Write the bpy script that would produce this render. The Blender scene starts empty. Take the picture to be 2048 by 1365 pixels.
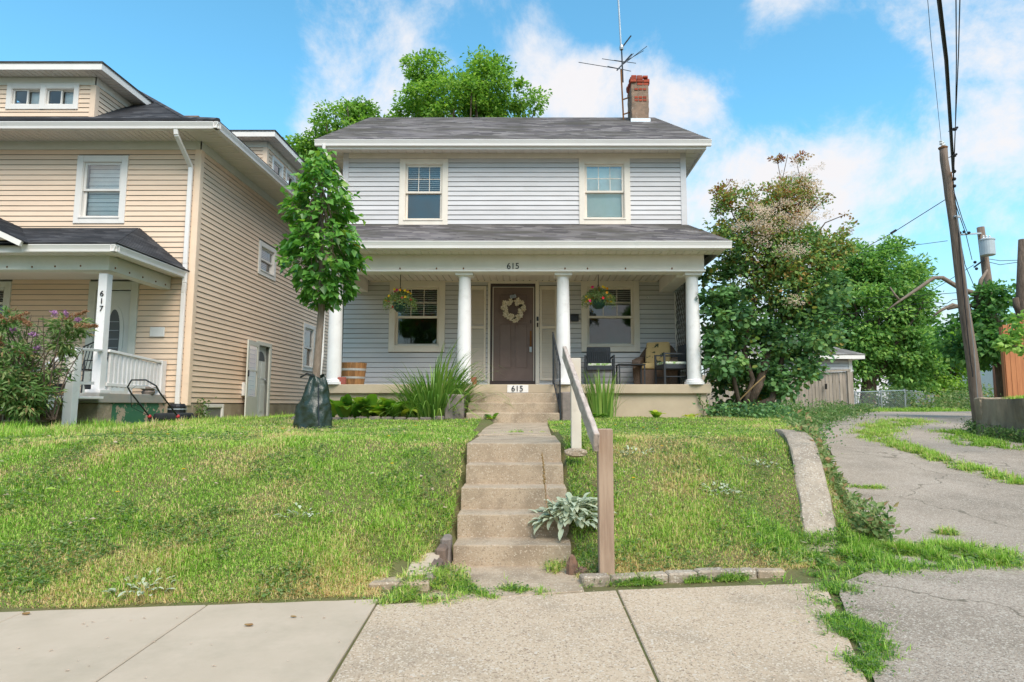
import bpy, bmesh, math, random
import numpy as np
from mathutils import Vector, Matrix
random.seed(7)
RNG = np.random.default_rng(11)
SC = bpy.context.scene
COL = SC.collection
R = math.radians

# ------------------------------------------------------------------ camera, world, sun, exposure
CAMZ = 1.26
FPX, CXP, CYP = 1250.0, 1063.0, 682.5
PITCH = math.atan(129 / 1250)
cam_d = bpy.data.cameras.new('camera'); cam = bpy.data.objects.new('camera', cam_d); COL.objects.link(cam)
cam_d.sensor_width = 36; cam_d.lens = 36 * FPX / 2048
cam_d.shift_x = -(CXP - 1024) / 2048
cam_d.clip_start = .05; cam_d.clip_end = 2000
cam.location = (0, 0, CAMZ); cam.rotation_euler = (R(90) + PITCH, 0, 0)
SC.camera = cam

SUN_EL, SUN_AZ = R(50), R(157)      # azimuth clockwise from +Y (north): sun behind the camera, a little to the left
world = bpy.data.worlds.new('World'); SC.world = world; world.use_nodes = True
SC.view_settings.view_transform = 'Standard'; SC.view_settings.look = 'None'
SC.view_settings.gamma = 1; SC.view_settings.use_curve_mapping = False
SC.view_settings.exposure = 0.74
SC.cycles.use_denoising = True
SC.cycles.max_bounces = 8; SC.cycles.transparent_max_bounces = 16
SC.cycles.sample_clamp_indirect = 8

def build_world():
    nt = world.node_tree; nt.nodes.clear(); N = nt.nodes.new; L = nt.links.new
    out = N('ShaderNodeOutputWorld'); bg = N('ShaderNodeBackground')
    sky = N('ShaderNodeTexSky'); sky.sky_type = 'NISHITA'; sky.sun_disc = False
    sky.sun_elevation = SUN_EL; sky.sun_rotation = SUN_AZ; sky.air_density = 1.0; sky.dust_density = .6; sky.ozone_density = 1.5
    tc = N('ShaderNodeTexCoord')
    def vm(op, a, b=None):
        n = N('ShaderNodeVectorMath'); n.operation = op
        for i, q in enumerate((a, b)):
            if q is None: continue
            if isinstance(q, (tuple, list)): n.inputs[i].default_value = q
            else: L(q, n.inputs[i])
        return n
    def ma(op, a, b=None, c=None, clamp=False):
        n = N('ShaderNodeMath'); n.operation = op; n.use_clamp = clamp
        for i, q in enumerate((a, b, c)):
            if q is None: continue
            if isinstance(q, (int, float)): n.inputs[i].default_value = q
            else: L(q, n.inputs[i])
        return n.outputs[0]
    d = tc.outputs['Generated']
    nrm = vm('NORMALIZE', d).outputs[0]
    sep = N('ShaderNodeSeparateXYZ'); L(nrm, sep.inputs[0])
    den = ma('ADD', ma('MAXIMUM', sep.outputs[2], 0.0), 0.22)
    cx_ = ma('DIVIDE', sep.outputs[0], den); cy_ = ma('DIVIDE', sep.outputs[1], den)
    cmb = N('ShaderNodeCombineXYZ'); L(cx_, cmb.inputs[0]); L(cy_, cmb.inputs[1])
    def noise(vec, scale, detail, rough, off):
        m = vm('ADD', vec, off).outputs[0]
        n = N('ShaderNodeTexNoise'); n.inputs['Scale'].default_value = scale; n.inputs['Detail'].default_value = detail
        n.inputs['Roughness'].default_value = rough; n.inputs['Distortion'].default_value = .25
        L(m, n.inputs['Vector']); return n.outputs['Fac']
    n1 = noise(cmb.outputs[0], .85, 9, .62, (3.1, 7.7, 0))
    n2 = noise(nrm, 5.5, 9, .66, (1.7, 4.2, 2.0))
    dens = ma('ADD', ma('MULTIPLY', n1, .45), ma('MULTIPLY', n2, .62))
    # large cumulus banks and clear gaps, as directions in the sky
    def bank(az, el, rad, amt):
        a, e = R(az), R(el)
        v = (math.sin(a) * math.cos(e), math.cos(a) * math.cos(e), math.sin(e))
        dd = vm('DISTANCE', nrm, v)
        mr = N('ShaderNodeMapRange'); mr.interpolation_type = 'SMOOTHSTEP'
        mr.inputs['From Min'].default_value = 0; mr.inputs['From Max'].default_value = rad
        mr.inputs['To Min'].default_value = amt; mr.inputs['To Max'].default_value = 0
        L(dd.outputs['Value'], mr.inputs['Value']); return mr.outputs[0]
    dens = ma('ADD', dens, .03)
    for b in BANKS:
        dens = ma('ADD', dens, bank(*b))
    # cloudier towards the horizon
    hz = ma('MULTIPLY', ma('SUBTRACT', .42, sep.outputs[2]), .30)
    dens = ma('ADD', dens, hz)
    mr = N('ShaderNodeMapRange'); mr.interpolation_type = 'SMOOTHSTEP'
    mr.inputs['From Min'].default_value = .51; mr.inputs['From Max'].default_value = .73
    L(dens, mr.inputs['Value']); mask = mr.outputs[0]
    # cloud colour: white crests, slightly grey-blue in the thick parts
    cr = N('ShaderNodeValToRGB'); cr.color_ramp.elements[0].position = .60; cr.color_ramp.elements[0].color = (5.9, 5.78, 5.85, 1)
    cr.color_ramp.elements[1].position = 1.0; cr.color_ramp.elements[1].color = (5.0, 5.02, 5.3, 1)
    L(dens, cr.inputs[0])
    tint = N('ShaderNodeMix'); tint.data_type = 'RGBA'; tint.blend_type = 'MULTIPLY'; tint.inputs['Factor'].default_value = 1
    L(sky.outputs[0], tint.inputs['A']); tint.inputs['B'].default_value = SKYTINT
    hzf = N('ShaderNodeMapRange'); hzf.interpolation_type = 'SMOOTHSTEP'; hzf.inputs['From Min'].default_value = 0; hzf.inputs['From Max'].default_value = .36
    hzf.inputs['To Min'].default_value = .8; hzf.inputs['To Max'].default_value = 0; L(sep.outputs[2], hzf.inputs['Value'])
    pale = N('ShaderNodeMix'); pale.data_type = 'RGBA'; L(hzf.outputs[0], pale.inputs['Factor']); L(tint.outputs['Result'], pale.inputs['A']); pale.inputs['B'].default_value = (3.7, 4.5, 5.0, 1)
    mix = N('ShaderNodeMix'); mix.data_type = 'RGBA'; L(mask, mix.inputs['Factor'])
    L(pale.outputs['Result'], mix.inputs['A']); L(cr.outputs[0], mix.inputs['B'])
    L(mix.outputs['Result'], bg.inputs['Color']); bg.inputs['Strength'].default_value = .1
    L(bg.outputs[0], out.inputs['Surface'])
SKYTINT = (1.0, 1.84, 1.78, 1)
# azimuth, elevation, radius, amount (degrees; azimuth from +Y towards +X)
BANKS = [(-34.4, 25.6, 0.27, -0.28), (-27.2, 24.4, 0.14, -0.16), (-28.3, 30.5, 0.12, -0.10), (-17.1, 31.2, 0.16, 0.03), (-5.0, 31.0, 0.1, -0.09), (6.6, 32.9, 0.1, -0.17), (15.9, 31.4, 0.1, -0.16), (22.6, 25.6, 0.11, -0.22), (26.7, 27.4, 0.09, -0.14), (31.0, 24.0, 0.08, -0.12), (-16.1, 26.9, 0.16, 0.10), (2.7, 28.2, 0.16, 0.16), (12.1, 26.5, 0.14, 0.12), (8.0, 30.3, 0.08, 0.06), (19.9, 20.5, 0.14, 0.06), (31.5, 19.8, 0.16, 0.07), (37.9, 19.1, 0.12, 0.06), (36.9, 26.2, 0.14, 0.04), (32.8, 12.8, 0.18, -0.05)]
build_world()
sd = bpy.data.lights.new('sun', 'SUN'); sun = bpy.data.objects.new('sun', sd); COL.objects.link(sun)
sd.energy = 2.8; sd.angle = R(42); sd.color = (1, .845, .735)
_dir = Vector((math.sin(SUN_AZ) * math.cos(SUN_EL), math.cos(SUN_AZ) * math.cos(SUN_EL), math.sin(SUN_EL)))
sun.rotation_euler = (-_dir).to_track_quat('-Z', 'Y').to_euler()

# ------------------------------------------------------------------ helpers
def ray(u, v):
    a = (u - CXP) / FPX; b = (CYP - v) / FPX
    return (a, math.cos(PITCH) - b * math.sin(PITCH), math.sin(PITCH) + b * math.cos(PITCH))
def aty(u, v, Y):
    d = ray(u, v); t = Y / d[1]; return Vector((d[0] * t, Y, CAMZ + d[2] * t))
def atz(u, v, z):
    d = ray(u, v); t = (z - CAMZ) / d[2]; return Vector((d[0] * t, d[1] * t, z))
def atx(u, v, X):
    d = ray(u, v); t = X / d[0]; return Vector((X, d[1] * t, CAMZ + d[2] * t))

MATS = {}
def mat(name, c, c2=None, rough=.6, scale=4.0, detail=5, lo=.35, hi=.65, bump=0.0, bscale=60, bdist=.01, stretch=(1, 1, 1), rnd=0.0, spec=.3,
        metal=0.0, c3=None, s3=1.0, lo3=.55, hi3=.7, speck=None, crack=None):
    """Procedural surface: two colours mixed by noise, optional third in patches (stains, wear), bump, and a shift per object."""
    m = bpy.data.materials.new(name); m.use_nodes = True; MATS[name] = m
    nt = m.node_tree; N = nt.nodes.new; L = nt.links.new
    p = nt.nodes['Principled BSDF']; p.inputs['Roughness'].default_value = rough; p.inputs['Metallic'].default_value = metal
    p.inputs['Specular IOR Level'].default_value = spec
    tc = N('ShaderNodeTexCoord'); mp = N('ShaderNodeMapping'); mp.inputs['Scale'].default_value = stretch
    L(tc.outputs['Object'], mp.inputs['Vector'])
    def nz(s, d=5, rgh=.6):
        n = N('ShaderNodeTexNoise'); n.inputs['Scale'].default_value = s; n.inputs['Detail'].default_value = d
        n.inputs['Roughness'].default_value = rgh; L(mp.outputs[0], n.inputs['Vector']); return n.outputs['Fac']
    def rmp(src, a, b):
        q = N('ShaderNodeMapRange'); q.inputs['From Min'].default_value = a; q.inputs['From Max'].default_value = b; L(src, q.inputs['Value']); return q.outputs[0]
    def mx(f, A, B, mode='MIX'):
        q = N('ShaderNodeMix'); q.data_type = 'RGBA'; q.blend_type = mode
        if isinstance(f, (int, float)): q.inputs['Factor'].default_value = f
        else: L(f, q.inputs['Factor'])
        for k, s in (('A', A), ('B', B)):
            if isinstance(s, tuple): q.inputs[k].default_value = (*s[:3], 1)
            else: L(s, q.inputs[k])
        return q.outputs['Result']
    if c2 is None: c2 = tuple(x * .88 for x in c)
    col = mx(rmp(nz(scale, detail), lo, hi), c, c2)
    if c3: col = mx(rmp(nz(s3, 7, .7), lo3, hi3), col, c3)
    if speck:                                   # aggregate: small stones of different colours
        for s, dark, light, amt in speck:
            v = N('ShaderNodeTexVoronoi'); v.inputs['Scale'].default_value = s; L(mp.outputs[0], v.inputs['Vector'])
            sp = N('ShaderNodeSeparateColor'); L(v.outputs['Color'], sp.inputs[0])
            col = mx(rmp(sp.outputs[0], 1 - amt, 1 - amt + .02), col, dark)
            col = mx(rmp(sp.outputs[1], 1 - amt, 1 - amt + .02), col, light)
    if crack:
        sc_, wd_, cc_ = crack; wv = N('ShaderNodeTexNoise'); wv.inputs['Scale'].default_value = 3; wv.inputs['Detail'].default_value = 6; L(mp.outputs[0], wv.inputs['Vector'])
        va = N('ShaderNodeVectorMath'); va.operation = 'MULTIPLY_ADD'; L(wv.outputs['Color'], va.inputs[0]); va.inputs[1].default_value = (.5, .5, .5); L(mp.outputs[0], va.inputs[2])
        v = N('ShaderNodeTexVoronoi'); v.feature = 'DISTANCE_TO_EDGE'; v.inputs['Scale'].default_value = sc_; L(va.outputs[0], v.inputs['Vector'])
        col = mx(rmp(v.outputs['Distance'], wd_, wd_ * .3), col, cc_)
    if rnd:
        oi = N('ShaderNodeObjectInfo'); h = N('ShaderNodeHueSaturation')
        q = N('ShaderNodeMapRange'); q.inputs['To Min'].default_value = 1 - rnd; q.inputs['To Max'].default_value = 1 + rnd
        L(oi.outputs['Random'], q.inputs['Value']); L(q.outputs[0], h.inputs['Value']); L(col, h.inputs['Color']); col = h.outputs[0]
    L(col, p.inputs['Base Color'])
    if bump:
        b = N('ShaderNodeBump'); b.inputs['Strength'].default_value = bump; b.inputs['Distance'].default_value = bdist
        L(nz(bscale, 6, .65), b.inputs['Height']); L(b.outputs[0], p.inputs['Normal'])
    return m

def leafmat(name, stops, trans=.35, rough=.5, spec=.25, noise=0.0):
    """Leaf surface: colour from the per-leaf 'tint' value; light passes through."""
    m = bpy.data.materials.new(name); m.use_nodes = True; MATS[name] = m
    nt = m.node_tree; N = nt.nodes.new; L = nt.links.new
    p = nt.nodes['Principled BSDF']; p.inputs['Roughness'].default_value = rough; p.inputs['Specular IOR Level'].default_value = spec
    at = N('ShaderNodeAttribute'); at.attribute_name = 'tint'
    cr = N('ShaderNodeValToRGB')
    while len(cr.color_ramp.elements) < len(stops): cr.color_ramp.elements.new(.5)
    for e, (ps, c) in zip(cr.color_ramp.elements, stops): e.position = ps; e.color = (*c, 1)
    L(at.outputs['Fac'], cr.inputs[0]); L(cr.outputs[0], p.inputs['Base Color'])
    tr = N('ShaderNodeBsdfTranslucent'); mxs = N('ShaderNodeMixShader'); mxs.inputs[0].default_value = trans
    hs = N('ShaderNodeHueSaturation'); hs.inputs['Value'].default_value = 1.5; hs.inputs['Saturation'].default_value = 1.1
    L(cr.outputs[0], hs.inputs['Color']); L(hs.outputs[0], tr.inputs[0])
    L(p.outputs[0], mxs.inputs[1]); L(tr.outputs[0], mxs.inputs[2])
    L(mxs.outputs[0], nt.nodes['Material Output'].inputs['Surface'])
    return m

def glassmat(name, tint=(.9, .95, .95), refl=.16):
    m = bpy.data.materials.new(name); m.use_nodes = True; MATS[name] = m
    nt = m.node_tree; N = nt.nodes.new; L = nt.links.new; nt.nodes.remove(nt.nodes['Principled BSDF'])
    t = N('ShaderNodeBsdfTransparent'); t.inputs[0].default_value = (*tint, 1)
    g = N('ShaderNodeBsdfGlossy'); g.inputs['Roughness'].default_value = .02; g.inputs[0].default_value = (1, 1, 1, 1)
    f = N('ShaderNodeFresnel'); f.inputs[0].default_value = 1.5
    a = N('ShaderNodeMath'); a.operation = 'MULTIPLY_ADD'; L(f.outputs[0], a.inputs[0]); a.inputs[1].default_value = 1.0; a.inputs[2].default_value = refl - .04
    a.use_clamp = True
    s = N('ShaderNodeMixShader'); L(a.outputs[0], s.inputs[0]); L(t.outputs[0], s.inputs[1]); L(g.outputs[0], s.inputs[2])
    L(s.outputs[0], nt.nodes['Material Output'].inputs['Surface']); return m

LOC = {}
def tag(o, label=None, cat=None, group=None, kind=None):
    if label: o['label'] = label
    if cat: o['category'] = cat
    if group: o['group'] = group
    if kind: o['kind'] = kind
    return o
def thing(name, label, cat, loc, group=None):
    o = bpy.data.objects.new(name, None); COL.objects.link(o); o.location = loc; o.empty_display_size = .2
    LOC[o] = Vector(loc); return tag(o, label, cat, group)
def link_mesh(name, me, m, parent=None):
    o = bpy.data.objects.new(name, me); COL.objects.link(o)
    if m is not None: me.materials.append(MATS[m] if isinstance(m, str) else m)
    if parent is not None:
        o.parent = parent; LOC[o] = LOC[parent]
    return o

class Frame:
    def __init__(s, O, U=(1, 0, 0), N=(0, -1, 0), V=(0, 0, 1)):
        s.O, s.U, s.N, s.V = Vector(O), Vector(U).normalized(), Vector(N).normalized(), Vector(V).normalized()
    def p(s, u, v, n): return s.O + s.U * u + s.V * v + s.N * n

class MB:
    def __init__(s): s.v = []; s.f = []
    def add(s, vs, fs):
        b = len(s.v); s.v += [tuple(q) for q in vs]; s.f += [tuple(i + b for i in q) for q in fs]; return s
    def hexa(s, c):    # 8 corners: bottom 4 loop, top 4 loop
        return s.add(c, [(0, 3, 2, 1), (4, 5, 6, 7), (0, 1, 5, 4), (1, 2, 6, 5), (2, 3, 7, 6), (3, 0, 4, 7)])
    def box(s, x0, x1, y0, y1, z0, z1):
        return s.hexa([(x0, y0, z0), (x1, y0, z0), (x1, y1, z0), (x0, y1, z0), (x0, y0, z1), (x1, y0, z1), (x1, y1, z1), (x0, y1, z1)])
    def fbox(s, F, u0, u1, v0, v1, n0, n1):
        return s.hexa([F.p(u0, v0, n0), F.p(u1, v0, n0), F.p(u1, v0, n1), F.p(u0, v0, n1), F.p(u0, v1, n0), F.p(u1, v1, n0), F.p(u1, v1, n1), F.p(u0, v1, n1)])
    def bar(s, a, b, w, h, up=(0, 0, 1)):
        a, b = Vector(a), Vector(b); d = (b - a).normalized(); upv = Vector(up)
        if abs(d.dot(upv)) > .98: upv = Vector((0, 1, 0))
        sd_ = d.cross(upv).normalized() * (w / 2); u_ = sd_.cross(d).normalized() * (h / 2)
        return s.hexa([a - sd_ - u_, a + sd_ - u_, b + sd_ - u_, b - sd_ - u_, a - sd_ + u_, a + sd_ + u_, b + sd_ + u_, b - sd_ + u_])
    def tube(s, pts, rad, n=8, cap=True):
        pts = [Vector(q) for q in pts]
        if isinstance(rad, (int, float)): rad = [rad] * len(pts)
        rings = []; prev = None
        for i, q in enumerate(pts):
            d = (pts[min(i + 1, len(pts) - 1)] - pts[max(i - 1, 0)]).normalized()
            if prev is None:
                ref = Vector((0, 0, 1)) if abs(d.z) < .9 else Vector((1, 0, 0))
                a = d.cross(ref).normalized()
            else:
                a = (prev - d * prev.dot(d)).normalized()
            prev = a; b = d.cross(a)
            rings.append([q + (a * math.cos(t) + b * math.sin(t)) * rad[i] for t in [2 * math.pi * k / n for k in range(n)]])
        vs = [p for r_ in rings for p in r_]; fs = []
        for i in range(len(pts) - 1):
            for k in range(n):
                k2 = (k + 1) % n; fs.append((i * n + k, i * n + k2, (i + 1) * n + k2, (i + 1) * n + k))
        if cap: fs.append(tuple(reversed(range(n)))); fs.append(tuple((len(pts) - 1) * n + k for k in range(n)))
        return s.add(vs, fs)
    def lathe(s, c, prof, n=20, axis=None):    # prof: (radius, height)
        c = Vector(c); vs = []; fs = []
        for r_, h in prof:
            for k in range(n):
                t = 2 * math.pi * k / n; vs.append(c + Vector((math.cos(t) * r_, math.sin(t) * r_, h)))
        for i in range(len(prof) - 1):
            for k in range(n):
                k2 = (k + 1) % n; fs.append((i * n + k, i * n + k2, (i + 1) * n + k2, (i + 1) * n + k))
        fs.append(tuple(reversed(range(n)))); fs.append(tuple((len(prof) - 1) * n + k for k in range(n)))
        return s.add(vs, fs)
    def prism(s, poly, off):                     # poly: 3D loop, extruded by off
        off = Vector(off); n = len(poly); vs = [Vector(q) for q in poly] + [Vector(q) + off for q in poly]
        fs = [tuple(range(n)), tuple(reversed(range(n, 2 * n)))] + [(k, n + k, n + (k + 1) % n, (k + 1) % n) for k in range(n)]
        return s.add(vs, fs)
    def blob(s, c, r, n=8, sq=(1, 1, 1), jit=0.0, seed=0):
        rr = random.Random(seed); c = Vector(c); m_ = n // 2 + 1; vs = []; fs = []
        for i in range(m_ + 1):
            ph = math.pi * i / m_
            for k in range(n):
                t = 2 * math.pi * k / n; j = 1 + rr.uniform(-jit, jit)
                if i in (0, m_): j = 1
                vs.append(c + Vector((math.sin(ph) * math.cos(t) * sq[0], math.sin(ph) * math.sin(t) * sq[1], math.cos(ph) * sq[2])) * r * j)
        for i in range(m_):
            for k in range(n):
                k2 = (k + 1) % n; fs.append((i * n + k, (i + 1) * n + k, (i + 1) * n + k2, i * n + k2))
        return s.add(vs, fs)
    def build(s, name, m, parent=None, bev=0.0, smooth=False, seg=1, noise=0.0, cuts=0, merge=False):
        off = LOC[parent] if parent is not None else Vector((0, 0, 0))
        me = bpy.data.meshes.new(name); me.from_pydata([(q[0] - off.x, q[1] - off.y, q[2] - off.z) for q in s.v], [], s.f)
        bm = bmesh.new(); bm.from_mesh(me)
        if merge: bmesh.ops.remove_doubles(bm, verts=bm.verts, dist=1e-4)
        bmesh.ops.recalc_face_normals(bm, faces=bm.faces)
        if cuts:
            for ax in range(3):
                pass
            es = [e for e in bm.edges if e.calc_length() > cuts]
            it = 0
            while es and it < 6:
                bmesh.ops.subdivide_edges(bm, edges=es, cuts=1, use_grid_fill=True)
                es = [e for e in bm.edges if e.calc_length() > cuts]; it += 1
        if bev:
            es = [e for e in bm.edges if len(e.link_faces) == 2 and e.calc_face_angle(0) > .6]
            if es: bmesh.ops.bevel(bm, geom=es, offset=bev, segments=seg, affect='EDGES', profile=.6, clamp_overlap=True)
        if noise:
            from mathutils import noise as nz
            for q in bm.verts:
                q.co += Vector(nz.noise_vector(q.co * 9)) * noise + Vector(nz.noise_vector(q.co * 31)) * noise * .45
        bm.to_mesh(me); bm.free()
        if smooth:
            me.polygons.foreach_set('use_smooth', [True] * len(me.polygons))
        return link_mesh(name, me, m, parent)

def smooth_by_angle(o, ang=40):
    me = o.data; me.polygons.foreach_set('use_smooth', [True] * len(me.polygons))
    try: me.set_sharp_from_angle(angle=R(ang))
    except Exception: pass
    return o

def np_mesh(name, verts, faces_flat, counts, m, parent=None, tint=None, smooth=False):
    off = LOC[parent] if parent is not None else Vector((0, 0, 0))
    verts = np.asarray(verts, dtype=np.float32) - np.array([off.x, off.y, off.z], dtype=np.float32)
    me = bpy.data.meshes.new(name); me.vertices.add(len(verts)); me.vertices.foreach_set('co', verts.ravel())
    me.loops.add(len(faces_flat)); me.loops.foreach_set('vertex_index', np.asarray(faces_flat, dtype=np.int32))
    counts = np.asarray(counts, dtype=np.int32); me.polygons.add(len(counts))
    starts = np.zeros(len(counts), dtype=np.int32); starts[1:] = np.cumsum(counts)[:-1]
    me.polygons.foreach_set('loop_start', starts); me.polygons.foreach_set('loop_total', counts)
    if smooth: me.polygons.foreach_set('use_smooth', np.ones(len(counts), dtype=bool))
    me.update(calc_edges=True)
    if tint is not None:
        a = me.attributes.new('tint', 'FLOAT', 'POINT'); a.data.foreach_set('value', np.asarray(tint, dtype=np.float32))
    return link_mesh(name, me, m, parent)

def norm(a): return a / np.maximum(np.linalg.norm(a, axis=1, keepdims=True), 1e-9)
def leaf_arrays(pos, axis, nrm, L, W, fold=.25, shape='leaf'):
    """pos: leaf bases; axis: growth direction; nrm: facing."""
    axis = norm(axis); side = norm(np.cross(axis, nrm)); nn = np.cross(side, axis)
    L = np.asarray(L)[:, None]; W = np.asarray(W)[:, None]
    if shape == 'leaf':
        b = pos; t = pos + axis * L - nn * L * .12
        l = pos + axis * L * .42 + side * W * .5 + nn * W * fold; r = pos + axis * L * .42 - side * W * .5 + nn * W * fold
        V = np.stack([b, l, t, r], 1).reshape(-1, 3); n = len(pos)
        base = np.arange(n)[:, None] * 4
        F = np.concatenate([base + np.array([[0, 2, 1]]), base + np.array([[0, 3, 2]])], 1).ravel()
        return V, F, np.full(2 * n, 3), 4
    if shape == 'round':
        pts = []
        for k, (a, w) in enumerate([(0, .12), (.25, .85), (.6, 1), (.92, .6)]):
            pts.append(pos + axis * L * a + side * W * .5 * w + nn * W * fold * w)
        for k, (a, w) in enumerate([(.92, .6), (.6, 1), (.25, .85), (0, .12)]):
            pts.append(pos + axis * L * a - side * W * .5 * w + nn * W * fold * w * .4)
        V = np.stack(pts, 1).reshape(-1, 3); n = len(pos); base = np.arange(n)[:, None] * 8
        F = (base + np.arange(8)[None, :]).ravel()
        return V, F, np.full(n, 8), 8
def leaves(name, m, parent, pos, axis, nrm, L, W, tint, fold=.25, shape='leaf'):
    V, F, C, k = leaf_arrays(pos, axis, nrm, L, W, fold, shape)
    return np_mesh(name, V, F, C, m, parent, np.repeat(tint, k))

def hash2(ix, iy, s=0):
    h = (ix * 374761393 + iy * 668265263 + s * 1442695041) & 0xffffffff
    h = ((h ^ (h >> 13)) * 1274126177) & 0xffffffff
    return ((h ^ (h >> 16)) & 0xffff) / 65535.0
def vnoise(x, y, s=0):
    x = np.asarray(x, float); y = np.asarray(y, float)
    ix = np.floor(x).astype(np.int64); iy = np.floor(y).astype(np.int64); fx = x - ix; fy = y - iy
    fx = fx * fx * (3 - 2 * fx); fy = fy * fy * (3 - 2 * fy)
    a = hash2(ix, iy, s); b = hash2(ix + 1, iy, s); c = hash2(ix, iy + 1, s); d = hash2(ix + 1, iy + 1, s)
    return (a * (1 - fx) + b * fx) * (1 - fy) + (c * (1 - fx) + d * fx) * fy
def fbm(x, y, s=0, o=4):
    t = 0; a = .5; f_ = 1
    for k in range(o): t = t + a * vnoise(x * f_, y * f_, s + k); a *= .5; f_ *= 2.03
    return t / (1 - .5 ** o)

def text(body, size, loc, rot, m, parent, name='house_number', ext=.006):
    c = bpy.data.curves.new(name, 'FONT'); c.body = body; c.size = size; c.extrude = ext; c.align_x = 'CENTER'; c.align_y = 'CENTER'
    o = bpy.data.objects.new(name, c); COL.objects.link(o); c.materials.append(MATS[m])
    off = LOC[parent] if parent is not None else Vector((0, 0, 0))
    bpy.context.view_layer.update(); me = bpy.data.meshes.new_from_object(o); bpy.data.objects.remove(o)
    o = bpy.data.objects.new(name, me); COL.objects.link(o)
    o.parent = parent; o.location = Vector(loc) - off; o.rotation_euler = rot; LOC[o] = off; return o

# ------------------------------------------------------------------ materials
mat('grey_siding', (.585, .565, .56), (.54, .52, .515), rough=.5, scale=1.6, rnd=.06, stretch=(1, 1, 3), c3=(.49, .475, .45), s3=1.3, lo3=.55, hi3=.8, bump=.15, bscale=14, bdist=.004)
mat('beige_siding', (.79, .60, .44), (.74, .56, .41), rough=.55, scale=1.5, rnd=.04, stretch=(1, 1, 3), bump=.15, bscale=14, bdist=.004, c3=(.58, .44, .30), s3=.8, lo3=.6, hi3=.85)
mat('lattice_brown', (.13, .11, .095), rough=.8)
mat('white_trim', (.78, .735, .68), (.72, .68, .63), rough=.5, scale=2.5, rnd=.02, c3=(.56, .55, .51), s3=1.6, lo3=.62, hi3=.85)
mat('cream_trim', (.76, .68, .58), (.70, .625, .53), rough=.55, scale=3, rnd=.02, c3=(.55, .50, .42), s3=1.8, lo3=.62, hi3=.85)
mat('green_white_trim', (.64, .63, .56), (.58, .58, .50), rough=.55, scale=2, c3=(.47, .50, .42), s3=1.1, lo3=.55, hi3=.8)
mat('soffit_white', (.74, .68, .61), (.69, .635, .57), rough=.6, scale=2, rnd=.03)
mat('gutter_white', (.80, .76, .72), (.74, .70, .67), rough=.35, scale=1.2, c3=(.55, .56, .54), s3=2, lo3=.6, hi3=.85, spec=.45)
mat('column_paint', (.80, .77, .75), (.73, .70, .68), rough=.55, scale=3, c3=(.56, .53, .49), s3=3.4, lo3=.55, hi3=.8, bump=.2, bscale=25, bdist=.004)
mat('shutter_cream', (.68, .59, .48), (.63, .545, .45), rough=.6, scale=3)
mat('door_brown', (.20, .138, .115), (.175, .12, .10), rough=.45, scale=5)
mat('frame_dark', (.07, .05, .045), rough=.5)
mat('white_door', (.66, .68, .64), (.61, .63, .60), rough=.45, scale=2)
mat('window_dark', (.015, .017, .018), rough=.6)
mat('blind_white', (.82, .80, .76), rough=.6)
mat('shade_pale', (.80, .82, .74), (.72, .76, .66), rough=.8, scale=3)
mat('screen_grey', (.10, .11, .115), (.075, .085, .09), rough=.6, scale=2, spec=.5)
mat('interior_wall', (.20, .20, .18), rough=.9)
mat('black_iron', (.025, .028, .032), rough=.45, metal=.2, spec=.5)
mat('black_plastic', (.022, .024, .026), (.035, .037, .04), rough=.5)
mat('number_black', (.02, .02, .02), rough=.5)
mat('rust_spot', (.22, .10, .04), rough=.9)
mat('concrete', (.46, .355, .25), (.38, .29, .20), rough=.9, scale=3.2, bump=.7, bscale=90, bdist=.008, c3=(.21, .16, .11), s3=2.6, lo3=.46, hi3=.72,
    speck=[(110, (.31, .235, .16), (.50, .41, .31), .10)])
mat('curb_concrete', (.42, .34, .255), (.30, .245, .185), rough=.9, scale=5, bump=.8, bscale=60, bdist=.01, c3=(.20, .16, .125), s3=4, lo3=.5, hi3=.7, speck=[(90, (.26, .21, .16), (.48, .42, .34), .12)])
mat('smooth_concrete', (.52, .415, .31), (.47, .375, .275), rough=.85, scale=1.6, bump=.25, bscale=120, bdist=.004, c3=(.40, .325, .235), s3=1.1, lo3=.48, hi3=.72)
mat('aggregate', (.54, .41, .285), (.48, .36, .25), rough=.85, scale=1.3, bump=.7, bscale=130, bdist=.006, c3=(.34, .27, .195), s3=1.3, lo3=.5, hi3=.72,
    speck=[(110, (.38, .28, .185), (.60, .49, .37), .15), (170, (.20, .15, .11), (.58, .47, .35), .05), (70, (.32, .23, .16), (.58, .49, .39), .03)])
mat('driveway', (.41, .33, .26), (.34, .27, .205), rough=.9, scale=.8, bump=.8, bscale=90, bdist=.008, c3=(.22, .175, .13), s3=.6, lo3=.47, hi3=.66,
    speck=[(95, (.25, .20, .155), (.49, .42, .34), .14), (160, (.20, .16, .12), (.47, .40, .32), .12)], crack=(.33, .0045, (.17, .14, .10)))
mat('porch_stucco', (.50, .40, .28), (.44, .35, .245), rough=.9, scale=2, bump=.4, bscale=60, bdist=.008, c3=(.30, .25, .18), s3=1.2, lo3=.6, hi3=.85)
mat('old_stucco', (.42, .34, .24), (.30, .24, .165), rough=.95, scale=3, bump=.8, bscale=45, bdist=.01, c3=(.16, .13, .085), s3=1.2, lo3=.5, hi3=.8)
mat('rough_block', (.37, .30, .21), (.27, .22, .15), rough=.95, scale=6, bump=1, bscale=30, bdist=.02, rnd=.1)
mat('chimney_stucco', (.30, .20, .14), (.20, .145, .105), rough=.95, scale=9, bump=1, bscale=40, bdist=.015, c3=(.50, .44, .38), s3=5, lo3=.6, hi3=.72)
mat('red_brick', (.36, .065, .03), (.27, .06, .035), rough=.85, scale=12, rnd=.2, bump=.5, bscale=50, c3=(.22, .17, .14), s3=6, lo3=.6, hi3=.7)
mat('flashing', (.46, .50, .53), rough=.4, metal=.5)
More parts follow.
